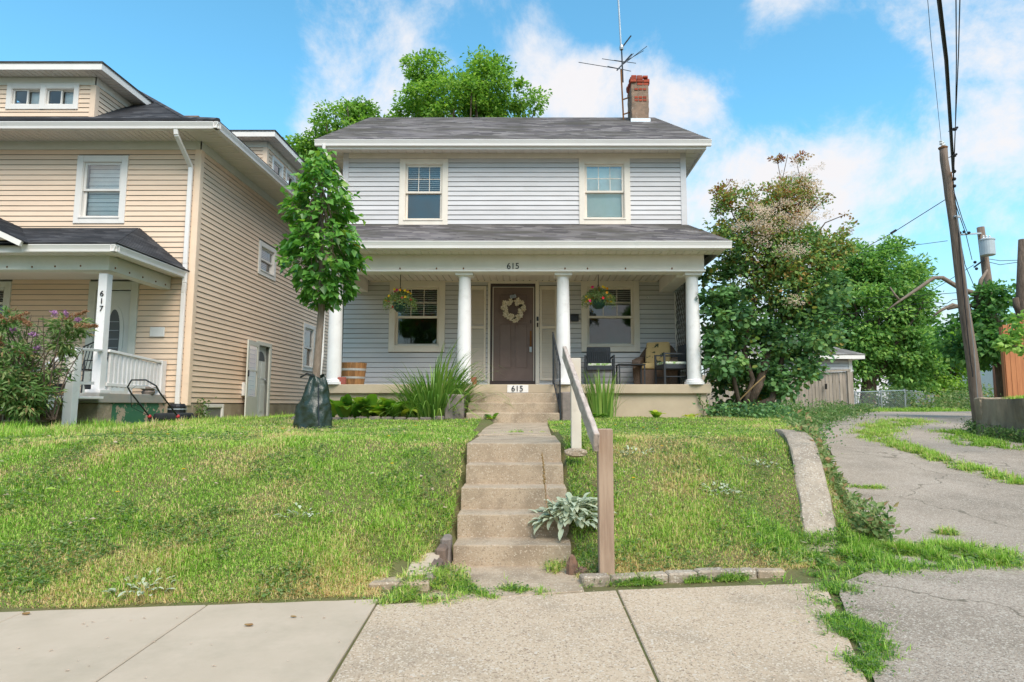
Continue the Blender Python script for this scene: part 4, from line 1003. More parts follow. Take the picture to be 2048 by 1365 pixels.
# side dormer
D2 = Frame((-7.65, 0, 0), (0, 1, 0), (1, 0, 0)); D2S = Frame((0, 17.4, 0))
d2 = wall(H2, D2, 17.4, 20.2, 7.3, 8.85, [(17.85, 18.45, 7.75, 8.5), (18.85, 19.45, 7.75, 8.5)])
siding(d2, D2, 17.5, 20.1, 7.35, 8.68, [(17.75, 18.55, 7.65, 8.6), (18.75, 19.55, 7.65, 8.6)], 'beige_siding', exp=.11)
d3 = MB().add([D2S.p(-9.2, 8.3, -.01), D2S.p(-7.65, 7.3, -.01), D2S.p(-7.65, 8.85, -.01), D2S.p(-9.2, 8.85, -.01)], [(0, 1, 2, 3)]).build('side_wall', 'beige_siding', H2)
siding(d3, D2S, -9.2, -7.75, 7.4, 8.68, [], 'beige_siding', exp=.11, span=lambda v: (min(-7.8, -7.65 - (v - 7.35) / .6), -7.74))
MB().box(-7.75, -7.624, 17.374, 17.399, 7.3, 8.85).box(-7.65, -7.624, 17.399, 17.5, 7.3, 8.85).build('corner_board', 'beige_siding', H2)
MB().fbox(D2, 17.37, 20.2, 8.68, 8.85, 0, .03).build('frieze', 'green_white_trim', H2); MB().fbox(D2S, -9.4, -7.62, 8.68, 8.85, 0, .03).build('frieze', 'green_white_trim', H2)
window(H2, D2, 17.75, 18.55, 7.65, 8.6, cw=.1, m='white_trim', sash=.035, sill=False, low='pane_side', up='pane_side'); window(H2, D2, 18.75, 19.55, 7.65, 8.6, cw=.1, m='white_trim', sash=.035, sill=False, low='pane_side', up='pane_side')
dormer_top(-10.5, -7.28, 17.03, 20.6, 8.85, [(-9.0, 18.8, 9.5)])
# chimney stub behind the roof
vt = aty(385, 236, 20); MB().box(vt.x - .35, vt.x + .25, 19.9, 20.4, 8.2, vt.z + .03).build('chimney', 'chimney_stucco', H2)
# downspout with two elbows
dp = lambda u, v, Y: tuple(aty(u, v, Y))
g_ = aty(351, 252, 12.0); wx = aty(381, 330, 12.6).x
q = MB()
pts = [(g_.x, 12.02, 6.80), (g_.x, 12.05, 6.66), (wx, 12.62, 6.22), (wx, 12.62, 4.15), (wx + .02, 12.60, 3.75), (wx, 12.62, 3.55), (wx, 12.62, 1.05), (wx + .04, 12.5, .98)]
for a, b in zip(pts[:-1], pts[1:]): q.bar(a, b, .085, .06, up=(0, 1, 0) if abs(a[2] - b[2]) > .2 else (0, 0, 1))
q.build('downspout', 'gutter_white', H2, bev=.008)
# side door, open storm door
q = MB(); q.fbox(G7, s_dr[0], s_dr[0] + .10, .8, s_dr[3], -.02, .04); q.fbox(G7, s_dr[1] - .10, s_dr[1], .8, s_dr[3], -.02, .04); q.fbox(G7, s_dr[0] + .1, s_dr[1] - .1, s_dr[3] - .10, s_dr[3], -.02, .039)
q.fbox(G7, s_dr[0] + .1, s_dr[1] - .1, .8, .97, -.12, .02)
q.build('door_casing', 'green_white_trim', H2, bev=.004)
da, db = s_dr[0] + .11, s_dr[1] - .11
q = MB(); q.fbox(G7, da, db, .97, s_dr[3] - .1, -.10, -.06); sd_ = q.build('side_door', 'white_door', H2)
# fan light and panels
mbf = MB(); cF = (da + db) / 2; vz = s_dr[3] - .48
poly = [G7.p(cF + .24 * math.cos(t), vz + .24 * math.sin(t), -.058) for t in [math.pi * k / 12 for k in range(13)]]
mbf.prism(poly, G7.N * .006).build('fan_light', 'screen_grey', sd_)
for a_, b_ in ((da + .1, cF - .05), (cF + .05, db - .1)): MB().fbox(G7, a_, b_, 1.95, 2.4, -.06, -.05).fbox(G7, a_, b_, 1.1, 1.8, -.06, -.05).build('panel', 'white_door', sd_, bev=.006)
MB().lathe(G7.p(db - .07, 1.93, -.04), [(.03, -.03), (.035, 0), (.03, .03)], 10).build('door_handle', 'galvanised', sd_)
SDF = Frame((X7 + .06, s_dr[0] + .02, 0), (.13, -1, 0), (1, .13, 0))
W_ = .86; z0_, z1_ = .93, s_dr[3] - .06
q = MB()
for c in cells(0, W_, z0_, z1_, [(.11, W_ - .11, z0_ + .55, z0_ + 1.16), (.11, W_ - .11, z0_ + 1.20, z1_ - .12)]): q.fbox(SDF, *c, 0, .03)
sto = q.build('storm_door', 'green_white_trim', H2)
for a_, b_ in ((z0_ + .55, z0_ + 1.16), (z0_ + 1.20, z1_ - .12)):
    MB().add([SDF.p(.11, a_, .015), SDF.p(W_ - .11, a_, .015), SDF.p(W_ - .11, b_, .015), SDF.p(.11, b_, .015)], [(0, 1, 2, 3)]).build('pane', 'pane_side', sto)
MB().fbox(SDF, W_ - .06, W_ - .03, 1.95, 2.1, .03, .06).build('door_handle', 'mail_black', sto)
vv = we7((500, 845), (510, 765)); MB().fbox(G7, 15.28, 15.42, atx(515, 791, X7).z - .0, atx(515, 767, X7).z, .02, .09).build('vent_box', 'vent_white', H2, bev=.005) if False else None
p_ = atx(486, 779, X7); MB().fbox(G7, p_.y - .12, p_.y + .12, p_.z - .16, p_.z + .16, .015, .10).build('vent_box', 'vent_white', H2, bev=.01)
# front door of 617
q = MB(); q.fbox(F7, d7[0], d7[0] + .15, 1.45, d7[3], -.02, .04); q.fbox(F7, d7[1] - .15, d7[1], 1.45, d7[3], -.02, .04); q.fbox(F7, d7[0] + .15, d7[1] - .15, d7[3] - .17, d7[3], -.02, .039)
q.fbox(F7, d7[0] + .15, d7[1] - .15, 1.45, 1.55, -.1, .03); q.build('door_casing', 'green_white_trim', H2, bev=.004)
da, db, dt = d7[0] + .16, d7[1] - .16, d7[3] - .18
q = MB().fbox(F7, da, db, 1.55, dt, -.10, -.06); fd7 = q.build('front_door', 'white_door', H2)
cF = (da + db) / 2
def oval(F, u, v, ru, rv, n0, th, m, nm, par, seg=24, ymin=None):
    poly = [F.p(u + ru * math.cos(t), v + rv * math.copysign(abs(math.sin(t)) ** .75, math.sin(t)), n0) for t in [2 * math.pi * k / seg for k in range(seg)]]
    return MB().prism(poly, F.N * th).build(nm, m, par)
oval(F7, cF, 2.65, .20, .66, -.06, .012, 'white_door', 'glass_surround', fd7); oval(F7, cF, 2.65, .125, .58, -.048, .004, 'screen_grey', 'oval_glass', fd7)
for k in range(5): MB().fbox(F7, cF - .11, cF + .11, 2.25 + k * .18, 2.258 + k * .18, -.044, -.040).build('leading', 'flashing', fd7)
for s_ in (-1, 1):
    a_ = cF + s_ * .27; MB().fbox(F7, min(a_, a_ + s_ * .10), max(a_, a_ + s_ * .10), 2.1, 2.9, -.06, -.05).fbox(F7, min(a_, a_ + s_ * .10) , max(a_, a_ + s_ * .10), 3.0, 3.25, -.06, -.05).fbox(F7, min(cF + s_ * .06, cF + s_ * .36), max(cF + s_ * .06, cF + s_ * .36), 1.65, 1.95, -.06, -.05).build('panel', 'white_door', fd7, bev=.006)
MB().lathe(F7.p(da + .07, 2.25, -.03), [(.02, -.03), (.04, 0), (.02, .03)], 10).lathe(F7.p(da + .07, 2.42, -.03), [(.02, -.02), (.03, 0), (.02, .02)], 10).build('door_handle', 'galvanised', fd7)
vp = aty(316.5, 665, Y7); MB().fbox(F7, vp.x - .15, vp.x + .15, vp.z - .10, vp.z + .10, .015, .05).build('wall_panel', 'vent_white', H2, bev=.008)
# porch of 617
PXr, PYf, PFZ = -7.38, 10.70, 1.475
MB().box(-15, PXr, PYf, Y7 - .03, PFZ - .17, PFZ).build('porch_floor', 'slab_worn', H2, bev=.01)
MB().box(PXr - .25, PXr - .04, PYf + .42, Y7, .6, PFZ - .172).build('porch_wall', 'green_peel', H2)
for j in range(2):
    zb_ = .62 + j * .345 
    MB().box(PXr - .02, PXr - .0, PYf + .42, Y7 - .02, zb_ + .335, zb_ + .34).build('joint', 'old_stucco', H2) if False else None
for j in range(2):      # rough blocks at the corner
    for k in range(4):
        x1_ = PXr - .03 - k * .42 - (.0 if j else -.0); MB().box(x1_ - .40, x1_, PYf + .06, PYf + .42, .62 + j * .345, .62 + j * .345 + .335).build('block', 'rough_block', H2, bev=.02, noise=.012, cuts=.14)
GX0, GX1, GY, GZ = -15.2, -7.06, 10.40, 3.99
cf_ = aty(55, 487, GY).x
gutter(H2, [(cf_ - .12, GY, GZ), (GX1, GY, GZ)], w=.1, h=.12); gutter(H2, [(GX1, GY, GZ), (GX1, Y7, GZ)], w=.1, h=.12)
MB().box(GX0, GX1 - .1, GY + .1, GY + .12, GZ - .12, GZ).box(GX1 - .12, GX1 - .1, GY + .12, Y7, GZ - .12, GZ).build('fascia', 'white_trim', H2)
so = MB().box(GX0, GX1 - .13, GY + .13, PYf + .2, GZ - .10, GZ - .09).box(PXr, GX1 - .13, PYf + .2, Y7, GZ - .10, GZ - .09).build('soffit', 'soffit_white', H2)
grooved(so, 'soffit_board', Frame((0, 0, GZ - .10), (1, 0, 0), (0, 0, -1), (0, 1, 0)), -9.6, GX1 - .14, GY + .13, PYf + .08, -.001, .01, .12, 'soffit_white', gap=.008)
MB().box(-15.1, -7.42, PYf + .08, PYf + .30, 3.63, 3.90).box(-7.64, -7.42, PYf + .302, Y7 - .03, 3.63, 3.90).build('beam', 'green_white_trim', H2, bev=.006)
MB().box(-15.1, -7.65, PYf + .3, Y7 - .02, 3.84, 3.86).build('ceiling', 'soffit_white', H2)
for u_, v_ in ((14, 536), (64, 536), (110, 535), (161, 534)):
    q_ = aty(u_, v_, PYf + .08); MB().lathe(q_, [(.01, 0), (.016, .012), (.01, .03)], 6).build('bolt', 'rust_spot', H2)
for t_ in (.08, .3, .52, .75, .93):
    MB().lathe((-7.415, PYf + .1 + t_ * 1.8, 3.68), [(.01, 0), (.016, .012), (.01, .03)], 6).build('bolt', 'rust_spot', H2)
q_ = aty(178, 546, 11.6); MB().box(q_.x - .16, q_.x + .16, 11.45, 11.75, 3.76, 3.84).build('porch_lamp', 'light_glass', H2, bev=.03)
tz = 4.93; hx_ = -8.15
roof_face(H2, 'porch_roof', ((-15, GY - .01, GZ + .02), (GX1 + .01, GY - .01, GZ + .02), (hx_, Y7 - .02, tz), (-15, Y7 - .02, tz)), 'shingle_dark')
roof_face(H2, 'porch_roof', ((GX1 + .01, GY - .01, GZ + .02), (GX1 + .01, Y7 - .02, GZ + .02), (hx_, Y7 - .02, tz), (hx_, Y7 - .02, tz)), 'shingle_dark')
# front gable of the porch roof
gx1, gxc = cf_, -11.15; gzc = GZ + (gxc - gx1) * -.46; 
roof_face(H2, 'porch_gable_roof', ((gx1 + .02, GY - .12, GZ + .02), (gx1 + .02, Y7 + .4, GZ + .02 ), (gxc, Y7 + .4, gzc), (gxc, GY - .12, gzc)), 'shingle_dark')
roof_face(H2, 'porch_gable_roof', ((2 * gxc - gx1, GY - .12, GZ + .02), (2 * gxc - gx1, Y7, GZ + .02), (gxc, Y7, gzc), (gxc, GY - .12, gzc)), 'shingle_dark')
MB().prism([(gx1 - .25, GY - .06, GZ + .06), (2 * gxc - gx1 + .25, GY - .06, GZ + .06), (gxc, GY - .06, gzc - .12)], (0, .04, 0)).build('pediment', 'beige_siding', H2)
MB().bar((gx1 - .02, GY - .1, GZ - .02), (gxc, GY - .1, gzc - .03), .05, .09).build('rake_board', 'white_trim', H2)
pc = MB().box(-7.60, -7.45, 10.80, 10.95, PFZ + .06, 3.57).build('post', 'column_paint', H2, bev=.006)
MB().box(-7.66, -7.39, 10.74, 11.01, PFZ, PFZ + .06).build('post_base', 'column_paint', pc, bev=.006)
for k, ch_ in enumerate('617'):
    q_ = aty(203.5 - k * .6, 588 + k * 15, 10.79); text(ch_, .14, (q_.x, 10.79, q_.z), (R(90), 0, 0), 'number_black', H2, ext=.004)
# porch railing
ra = thing('porch_railing', 'white painted wooden railing along the side of the worn green porch', 'railing', (-7.45, 11.7, PFZ))
MB().bar((-7.46, 10.96, 2.22), (-7.46, 12.64, 2.12), .09, .045).build('top_rail', 'column_paint', ra, bev=.004)
MB().bar((-7.46, 10.96, 1.63), (-7.46, 12.64, 1.60), .05, .06).build('bottom_rail', 'column_paint', ra, bev=.004)
for k in range(13):
    y_ = 11.06 + k * .118; MB().box(-7.48, -7.44, y_ - .03 + random.uniform(-.008, .008), y_ + .03, 1.58 if k % 5 else 1.48, 2.18 - k * .008).build('baluster', 'column_paint', ra)
MB().box(-7.52, -7.40, 12.52, 12.66, PFZ, 2.16).build('end_post', 'column_paint', ra)
# wooden landing and steps in front of it
ld = thing('wooden_steps', 'white wooden steps and landing with a handrail post half hidden by the butterfly bush', 'steps', (-8.3, 9.9, .93))
MB().box(-9.2, -7.28, 9.75, 10.68, 1.37, 1.41).build('landing', 'column_paint', ld, bev=.004)
MB().box(-9.2, -7.35, 9.72, 9.745, 1.20, 1.36).build('fascia', 'column_paint', ld)
MB().box(-7.27, -7.13, 9.74, 9.88, .85, 2.13).build('post', 'column_paint', ld, bev=.005)
MB().bar((-7.2, 9.8, 2.15), (-7.48, 10.8, 2.21), .09, .04).build('handrail', 'column_paint', ld, bev=.004)
MB().bar((-7.2, 9.85, 2.13), (-7.55, 9.0, 1.55), .09, .04).build('handrail', 'column_paint', ld, bev=.004)
for k in range(3): MB().box(-9.2, -8.0, 9.7 - .26 * (k + 1), 9.7 - .26 * k, 1.18 - .17 * k, 1.21 - .17 * k).box(-9.2, -8.0, 9.7 - .26 * (k + 1) + .01, 9.7 - .26 * (k + 1) + .03, 1.03 - .17 * k, 1.175 - .17 * k).build('step', 'column_paint', ld)
for k in range(3): MB().bar((-7.75 - k * .32, 9.9 - k * .32 + .1, 1.4), (-7.75 - k * .32, 9.5 - k * .0, 1.4 + .5), .04, .04).build('baluster', 'column_paint', ld) if False else None
MB().bar((-7.35, 9.8, 1.32), (-7.9, 9.7, .95), .06, .07).build('brace', 'post_wood', ld)
MB().bar((-7.36, 10.02, 1.62), (-7.5, 10.7, 1.64), .05, .05).bar((-7.32, 10.1, 1.4), (-7.32, 10.1, 2.15), .05, .05).build('side_rail', 'column_paint', ld)

# ------------------------------------------------------------------ things on and around the porches
def aim(o, loc, rz): o.location = loc; o.rotation_euler = (0, 0, rz)
def wicker_chair(label):
    t = thing('patio_chair', label, 'chair', (0, 0, 0), 'black wicker patio chairs on the grey porch')
    MB().box(-.27, .27, -.27, .25, .31, .40).build('seat', 'wicker_black', t, bev=.012)
    MB().hexa([(-.26, .20, .40), (.26, .20, .40), (.26, .24, .40), (-.26, .24, .40), (-.25, .32, .84), (.25, .32, .84), (.25, .35, .84), (-.25, .35, .84)]).build('backrest', 'wicker_black', t, bev=.01)
    cu = MB().box(-.24, .24, -.26, .20, .403, .455).build('cushion', 'leaf_fabric', t, bev=.022, seg=2)
    for s in (-1, 1):
        MB().box(s * .29 - .018, s * .29 + .018, -.28, -.245, 0, .60).build('leg', 'black_iron', t)
        MB().box(s * .29 - .018, s * .29 + .018, .21, .245, 0, .58).build('leg', 'black_iron', t)
        MB().bar((s * .29, -.28, .61), (s * .27, .26, .60), .04, .025).build('armrest', 'black_iron', t)
        MB().bar((s * .29, -.26, .16), (s * .29, .23, .16), .02, .02).build('stretcher', 'black_iron', t)
    q = MB()
    for k in range(11): q.box(-.235 + k * .045, -.215 + k * .045, .19, .20, .44, .80)
    tag(q.build('back_weave', 'wicker_black', t), kind='stuff')
    return t
c1 = wicker_chair('black wicker patio chair under the right porch window, facing the street')
c2 = wicker_chair('black wicker patio chair turned sideways in front of the lattice screen')
p = aty(1201, 768, 12.75); aim(c1, (p.x, 12.95, FZ), R(-4))
p = aty(1350, 768, 12.35); aim(c2, (p.x - .02, 12.42, FZ), R(-84))
ts = thing('side_table', 'low black glass-topped side table between the two patio chairs', 'table', (0, 0, 0))
MB().box(-.27, .27, -.22, .22, .40, .43).build('table_top', 'mail_black', ts, bev=.006)
for a in (-.25, .25):
    for b in (-.2, .2): MB().box(a - .014, a + .014, b - .014, b + .014, 0, .40).build('leg', 'black_iron', ts)
p = aty(1262, 768, 12.6); aim(ts, (p.x, 12.65, FZ), 0)
ac = thing('armchair', 'brown wicker armchair in the porch corner with palm leaf cushions', 'armchair', (0, 0, 0))
MB().box(-.36, .36, -.36, .36, .02, .34).build('base', 'wicker_brown', ac, bev=.02)
for s in (-1, 1):
    q = MB(); q.hexa([(s * .28, -.40, .02), (s * .44, -.40, .02), (s * .40, .34, .02), (s * .28, .34, .02), (s * .30, -.40, .52), (s * .48, -.36, .54), (s * .46, .34, .66), (s * .30, .34, .66)])
    q.build('armrest', 'wicker_brown', ac, bev=.03, seg=2)
MB().hexa([(-.36, .26, .2), (.36, .26, .2), (.34, .42, .2), (-.34, .42, .2), (-.44, .38, .66), (.44, .38, .66), (.40, .48, .66), (-.40, .48, .66)]).hexa([(-.44, .38, .66), (.44, .38, .66), (.40, .48, .66), (-.40, .48, .66), (-.27, .44, .90), (.27, .44, .90), (.25, .50, .90), (-.25, .50, .90)]).build('backrest', 'wicker_brown', ac, bev=.02, seg=2)
MB().box(-.28, .28, -.38, .26, .345, .47).build('seat_cushion', 'palm_fabric', ac, bev=.045, seg=3)
p = aty(1314, 768, 13.2); aim(ac, (p.x, 13.15, FZ), R(-18))
pw = MB().hexa([(-.27, .10, 0), (.27, .10, 0), (.27, .24, 0), (-.27, .24, 0), (-.25, .26, .50), (.25, .26, .50), (.25, .40, .50), (-.25, .40, .50)]).build('back_cushion', 'palm_fabric', ac, bev=.055, seg=3)
pw.location = (0, -.04, .46)
# barrel planter
ba = thing('barrel_planter', 'wooden half barrel with grey steel hoops at the left end of the porch', 'barrel', tuple(aty(705, 768, 12.75).xy) + (FZ,))
bc = LOC[ba]; nst = 22; 
for k in range(nst):
    t0, t1 = 2 * math.pi * k / nst + .01, 2 * math.pi * (k + 1) / nst - .01
    cs = []
    for z_, r_ in ((0, .225), (.46, .275)):
        cs += [bc + Vector((math.cos(t0) * r_, math.sin(t0) * r_, z_)), bc + Vector((math.cos(t1) * r_, math.sin(t1) * r_, z_)), bc + Vector((math.cos(t1) * (r_ - .02), math.sin(t1) * (r_ - .02), z_)), bc + Vector((math.cos(t0) * (r_ - .02), math.sin(t0) * (r_ - .02), z_))]
    MB().hexa(cs).build('stave', 'barrel_wood', ba)
MB().lathe(bc, [(.215, .02), (.255, .40)], 20).build('soil_core', 'soil', ba)
for z_, h_ in ((.30, .045), (.14, .04), (.005, .02)):
    r_ = .225 + .05 * z_ / .46 + .004; vs = []; fs = []
    MB().lathe(bc + Vector((0, 0, z_)), [(r_ - .01, 0), (r_ + .002, 0), (r_ + .002 + .05 * h_ / .46, h_), (r_ - .01, h_)], 24).build('hoop', 'hoop_steel' if z_ > .1 else 'rust_spot', ba)
# terracotta wedges at the columns
for lb, u_, w_ in (('dull red wooden block beside the barrel at the porch corner', 682, .09), ('dull red wooden block left of the second column', 901, .05), ('dull red wooden block right of the second column', 948, .05)):
    p = aty(u_, 768, 11.98); t_ = MB().box(p.x - w_, p.x + w_, 11.93, 12.02, FZ, FZ + .14).build('column_block', 'terracotta_red', None, bev=.008); tag(t_, lb, 'block', 'red blocks at the column feet')
# iron railing at the porch steps
ir = thing('iron_railing', 'black wrought iron railing with scrolls beside the porch steps', 'railing', (.47, 11.3, 1.1))
ia, ib = Vector((.41, 11.88, 2.64)), Vector((.50, 10.95, 1.97)); la_, lb_ = Vector((.41, 11.88, 1.76)), Vector((.50, 10.95, 1.16))
MB().bar(ia, ib, .03, .02).build('top_rail', 'black_iron', ir); MB().bar(la_, lb_, .025, .02).build('bottom_rail', 'black_iron', ir)
for a, b in ((ia, la_ - Vector((0, 0, .1))), (ib, lb_ - Vector((0, 0, .22)))): MB().bar(a + Vector((0, 0, .02)), b, .025, .025).build('post', 'black_iron', ir)
for k in range(1, 6):
    f_ = k / 6; a, b = ia.lerp(ib, f_), la_.lerp(lb_, f_)
    MB().bar(a, b, .014, .014).build('baluster', 'black_iron', ir)
    m_ = a.lerp(b, .5); MB().tube([m_ + Vector((0, math.cos(t) * .05 * (1 - t / 14), math.sin(t) * .07)) for t in [j * .7 for j in range(12)]], .007, 5).build('scroll', 'black_iron', ir)
# mailbox
p = aty(1149, 636, YW - .08); mb_ = thing('mailbox', 'small black mailbox on the siding beside the right porch window', 'mailbox', tuple(p))
MB().box(p.x - .09, p.x + .09, YW - .12, YW - .022, p.z - .08, p.z + .06).build('box', 'mail_black', mb_, bev=.008)
MB().hexa([(p.x - .095, YW - .135, p.z + .03), (p.x + .095, YW - .135, p.z + .03), (p.x + .095, YW - .022, p.z + .062), (p.x - .095, YW - .022, p.z + .062), (p.x - .095, YW - .135, p.z + .038), (p.x + .095, YW - .135, p.z + .038), (p.x + .095, YW - .022, p.z + .085), (p.x - .095, YW - .022, p.z + .085)]).build('lid', 'mail_black', mb_)
p = aty(1295, 595, YW - .03); tag(MB().lathe(p, [(.01, -.02), (.028, 0), (.01, .02)], 10).build('wall_hook', 'vent_white', None), 'tiny white round fixture on the siding right of the porch window', 'hook')
# wreath on the door
wc = aty(1026, 620, YW - .09); wrt = thing('door_wreath', 'round wreath of cream flowers hanging on the brown front door', 'wreath', tuple(wc)); rr = random.Random(5)
RW = .20
MB().tube([wc + Vector((math.cos(t) * RW, 0, math.sin(t) * RW)) for t in [2 * math.pi * k / 20 for k in range(21)]], .035, 6, cap=False).build('ring', 'wreath_dark', wrt)
for k in range(34):
    t = 2 * math.pi * k / 34 + rr.uniform(-.1, .1)
    if 1.35 < t < 1.75: continue
    rad = RW + rr.uniform(-.055, .065); c_ = wc + Vector((math.cos(t) * rad, -.03 - rr.random() * .02, math.sin(t) * rad)); q = MB(); s_ = rr.uniform(.042, .062)
    for j in range(9):
        a = 2 * math.pi * j / 9 + rr.random(); d_ = Vector((math.cos(a), -.45, math.sin(a))).normalized(); sd2 = Vector((-math.sin(a), 0, math.cos(a)))
        q.add([c_, c_ + d_ * s_ * .7 + sd2 * s_ * .35, c_ + d_ * s_ * 1.25, c_ + d_ * s_ * .7 - sd2 * s_ * .35], [(0, 1, 2, 3)])
    q.blob(c_ + Vector((0, -.012, 0)), s_ * .45, 6, jit=.2, seed=k).build('flower', 'wreath_cream', wrt)
MB().tube([wc + Vector((0, 0, RW)), wc + Vector((0, .01, RW + .16))], .012, 5).build('ribbon', 'wreath_dark', wrt)
sg = wc + Vector((0, -.02, RW + .09)); MB().bar(sg + Vector((-.065, 0, -.01)), sg + Vector((.065, 0, .02)), .01, .07).build('small_sign', 'flashing', wrt)
for k in range(3): MB().bar(sg + Vector((-.05, -.008, -.025 + k * .02)), sg + Vector((.05, -.008, -.002 + k * .02)), .004, .006).build('print_line', 'mail_black', wrt)
# hanging baskets
def basket(label, u, vpot, ceil_u, Y, seed, green):
    c = aty(u, vpot, Y); t = thing('hanging_basket', label, 'flower basket', tuple(c), 'flower baskets hanging from the porch ceiling'); g = np.random.default_rng(seed)
    MB().lathe(c + Vector((0, 0, -.12)), [(.07, 0), (.12, .06), (.145, .16), (.15, .17)], 16).build('pot', 'pot_green', t)
    top = Vector((c.x, Y, PZC))
    hk = c + Vector((0, 0, .38))
    MB().tube([top, hk], .008, 5).build('hook', 'black_iron', t)
    for k in range(3):
        a = 2 * math.pi * k / 3 + .4; MB().tube([hk, c + Vector((math.cos(a) * .14, math.sin(a) * .14, .05))], .005, 4).build('chain', 'black_iron', t)
    n = 2600; th_ = g.uniform(0, 2 * np.pi, n); r_ = .31 * np.sqrt(g.uniform(0, 1, n)); z = .10 + .20 * (1 - (r_ / .33) ** 2) * g.uniform(.2, 1, n) - .24 * (r_ / .31) ** 3 * g.uniform(0, 1, n)
    pos = np.stack([c.x + np.cos(th_) * r_ * 1.05, c.y + np.sin(th_) * r_, c.z + z], 1); ax = np.stack([np.cos(th_), np.sin(th_), g.normal(.1, .7, n)], 1) + g.normal(0, .5, (n, 3))
    leaves('foliage', 'bush_leaf', t, pos, ax, g.normal(0, .5, (n, 3)) + [0, -.3, .8], g.uniform(.025, .05, n), g.uniform(.01, .018, n), np.clip(g.normal(.68, .16, n), 0, .9))
    nf = 34
    for k in range(nf):
        a = g.uniform(0, 6.28); q = .30 * math.sqrt(g.uniform(.1, 1)); zz = .27 * (1 - (q / .34) ** 2) + .08 - (.18 * g.uniform(0, 1) if q > .2 else 0); fc = np.array([c.x + math.cos(a) * q, c.y + math.sin(a) * q - .02, c.z + zz])
        m_ = 6; an_ = np.arange(m_) * 2 * np.pi / m_; ax = np.stack([np.cos(an_), np.full(m_, -.35), np.sin(an_)], 1)
        leaves('flower', 'petal', t, np.repeat(fc[None], m_, 0), ax, np.tile([[0, -1., .1]], (m_, 1)), np.full(m_, .032), np.full(m_, .03), np.full(m_, [0, .25, .3, .95, .65, .28][int(g.integers(0, 6))]), fold=.05)
    return t
basket('basket of mixed flowers in a green pot hanging before the left porch window', 800, 612, 799, 12.35, 3, 1)
basket('fuller basket of red and yellow flowers hanging before the right porch window', 1197, 606, 1197, 12.35, 4, 0)

# things on the 617 porch
pch = thing('metal_chair', 'black metal patio chair behind the white rail of the beige house', 'chair', (-8.35, 11.5, PFZ))
o_ = Vector((-8.35, 11.5, PFZ))
for s in (-1, 1):
    MB().tube([o_ + Vector((s * .27, -.25, 0)), o_ + Vector((s * .27, -.22, .6)), o_ + Vector((s * .27, .22, .62))], .014, 6).build('armrest', 'black_iron', pch)
    MB().tube([o_ + Vector((s * .24, .25, 0)), o_ + Vector((s * .22, .26, .45)), o_ + Vector((s * .2, .38, .9)), o_ + Vector((0, .4, 1.0))], .014, 6).build('back_frame', 'black_iron', pch)
MB().box(o_.x - .25, o_.x + .25, o_.y - .25, o_.y + .22, PFZ + .42, PFZ + .45).build('seat', 'mail_black', pch, bev=.008)
for k in range(7): MB().bar(o_ + Vector((-.2 + k * .067, .27, .45)), o_ + Vector((-.18 + k * .06, .39, .93)), .012, .01).build('slat', 'black_iron', pch)
for lb, (x_, y_, z_, r_, h_) in {'round black pot on the landing beside the white post': (-7.62, 10.1, 1.41, .13, .2), 'taller black pot on the landing nearer the bush': (-8.0, 10.2, 1.41, .15, .3), 'small black pot on the porch edge behind the corner post': (-7.75, 11.05, PFZ, .12, .16)}.items():
    t_ = MB().lathe((x_, y_, z_), [(r_ * .75, 0), (r_, h_ * .9), (r_ * 1.08, h_ * .9), (r_ * 1.08, h_), (r_ * .9, h_), (r_ * .8, h_ * .6)], 16).build('plant_pot', 'black_plastic', None); tag(t_, lb, 'plant pot', 'black pots at the beige house')
gp = thing('stone_pot', 'small carved grey pot beside the railing foot of the beige house', 'plant pot', (-7.25, 12.1, PFZ - .0))
MB().lathe((-7.46, 12.2, PFZ), [(.10, 0), (.12, .05), (.09, .08), (.14, .11), (.14, .14), (.08, .15)], 14).build('pot', 'rock_grey', gp)
# lawn mower
mw = thing('lawn_mower', 'black push lawn mower with red knobs parked against the green porch wall', 'lawn mower', (-6.65, 11.75, .95))
gz = Hs(-6.6, 11.7)
MB().box(-6.95, -6.45, 11.55, 12.05, gz + .10, gz + .24).build('deck', 'black_plastic', mw, bev=.05, seg=3)
MB().lathe((-6.68, 11.85, gz + .24), [(.16, 0), (.16, .12), (.12, .17)], 16).build('engine', 'mail_black', mw)
MB().lathe((-6.68, 11.85, gz + .30), [(.165, 0), (.165, .02)], 16).build('engine_band', 'flashing', mw)
for x_ in (-6.98, -6.42):
    for y_ in (11.58, 12.02):
        w_ = MB(); 
        for s_ in (0,): w_.tube([(x_ - .03, y_, gz + .09), (x_ + .03, y_, gz + .09)], .09, 14)
        wh = w_.build('wheel', 'black_plastic', mw); MB().tube([(x_ - .033, y_, gz + .09), (x_ + .033, y_, gz + .09)], .04, 10).build('hub', 'flashing', wh)
hp = [(-6.98, 11.5, gz + .18), (-7.06, 11.05, gz + .60), (-7.08, 10.98, gz + .70), (-6.98, 10.92, gz + .82), (-6.72, 10.90, gz + .82), (-6.58, 10.98, gz + .72), (-6.55, 11.05, gz + .60), (-6.46, 11.5, gz + .18)]
MB().tube(hp, .014, 8).build('handle', 'mail_black', mw)
MB().tube([(-7.04, 11.02, gz + .66), (-6.95, 11.0, gz + .72), (-6.72, 10.98, gz + .72), (-6.6, 11.02, gz + .66)], .006, 5).build('control_bar', 'flashing', mw)
for p_ in (hp[0], hp[-1]): MB().blob(p_, .035, 8).build('knob', 'mower_red', mw)
MB().tube([(-7.06, 11.05, gz + .6), (-7.1, 11.15, gz + .35), (-6.95, 11.4, gz + .2)], .005, 4).build('cable', 'cable_black', mw)

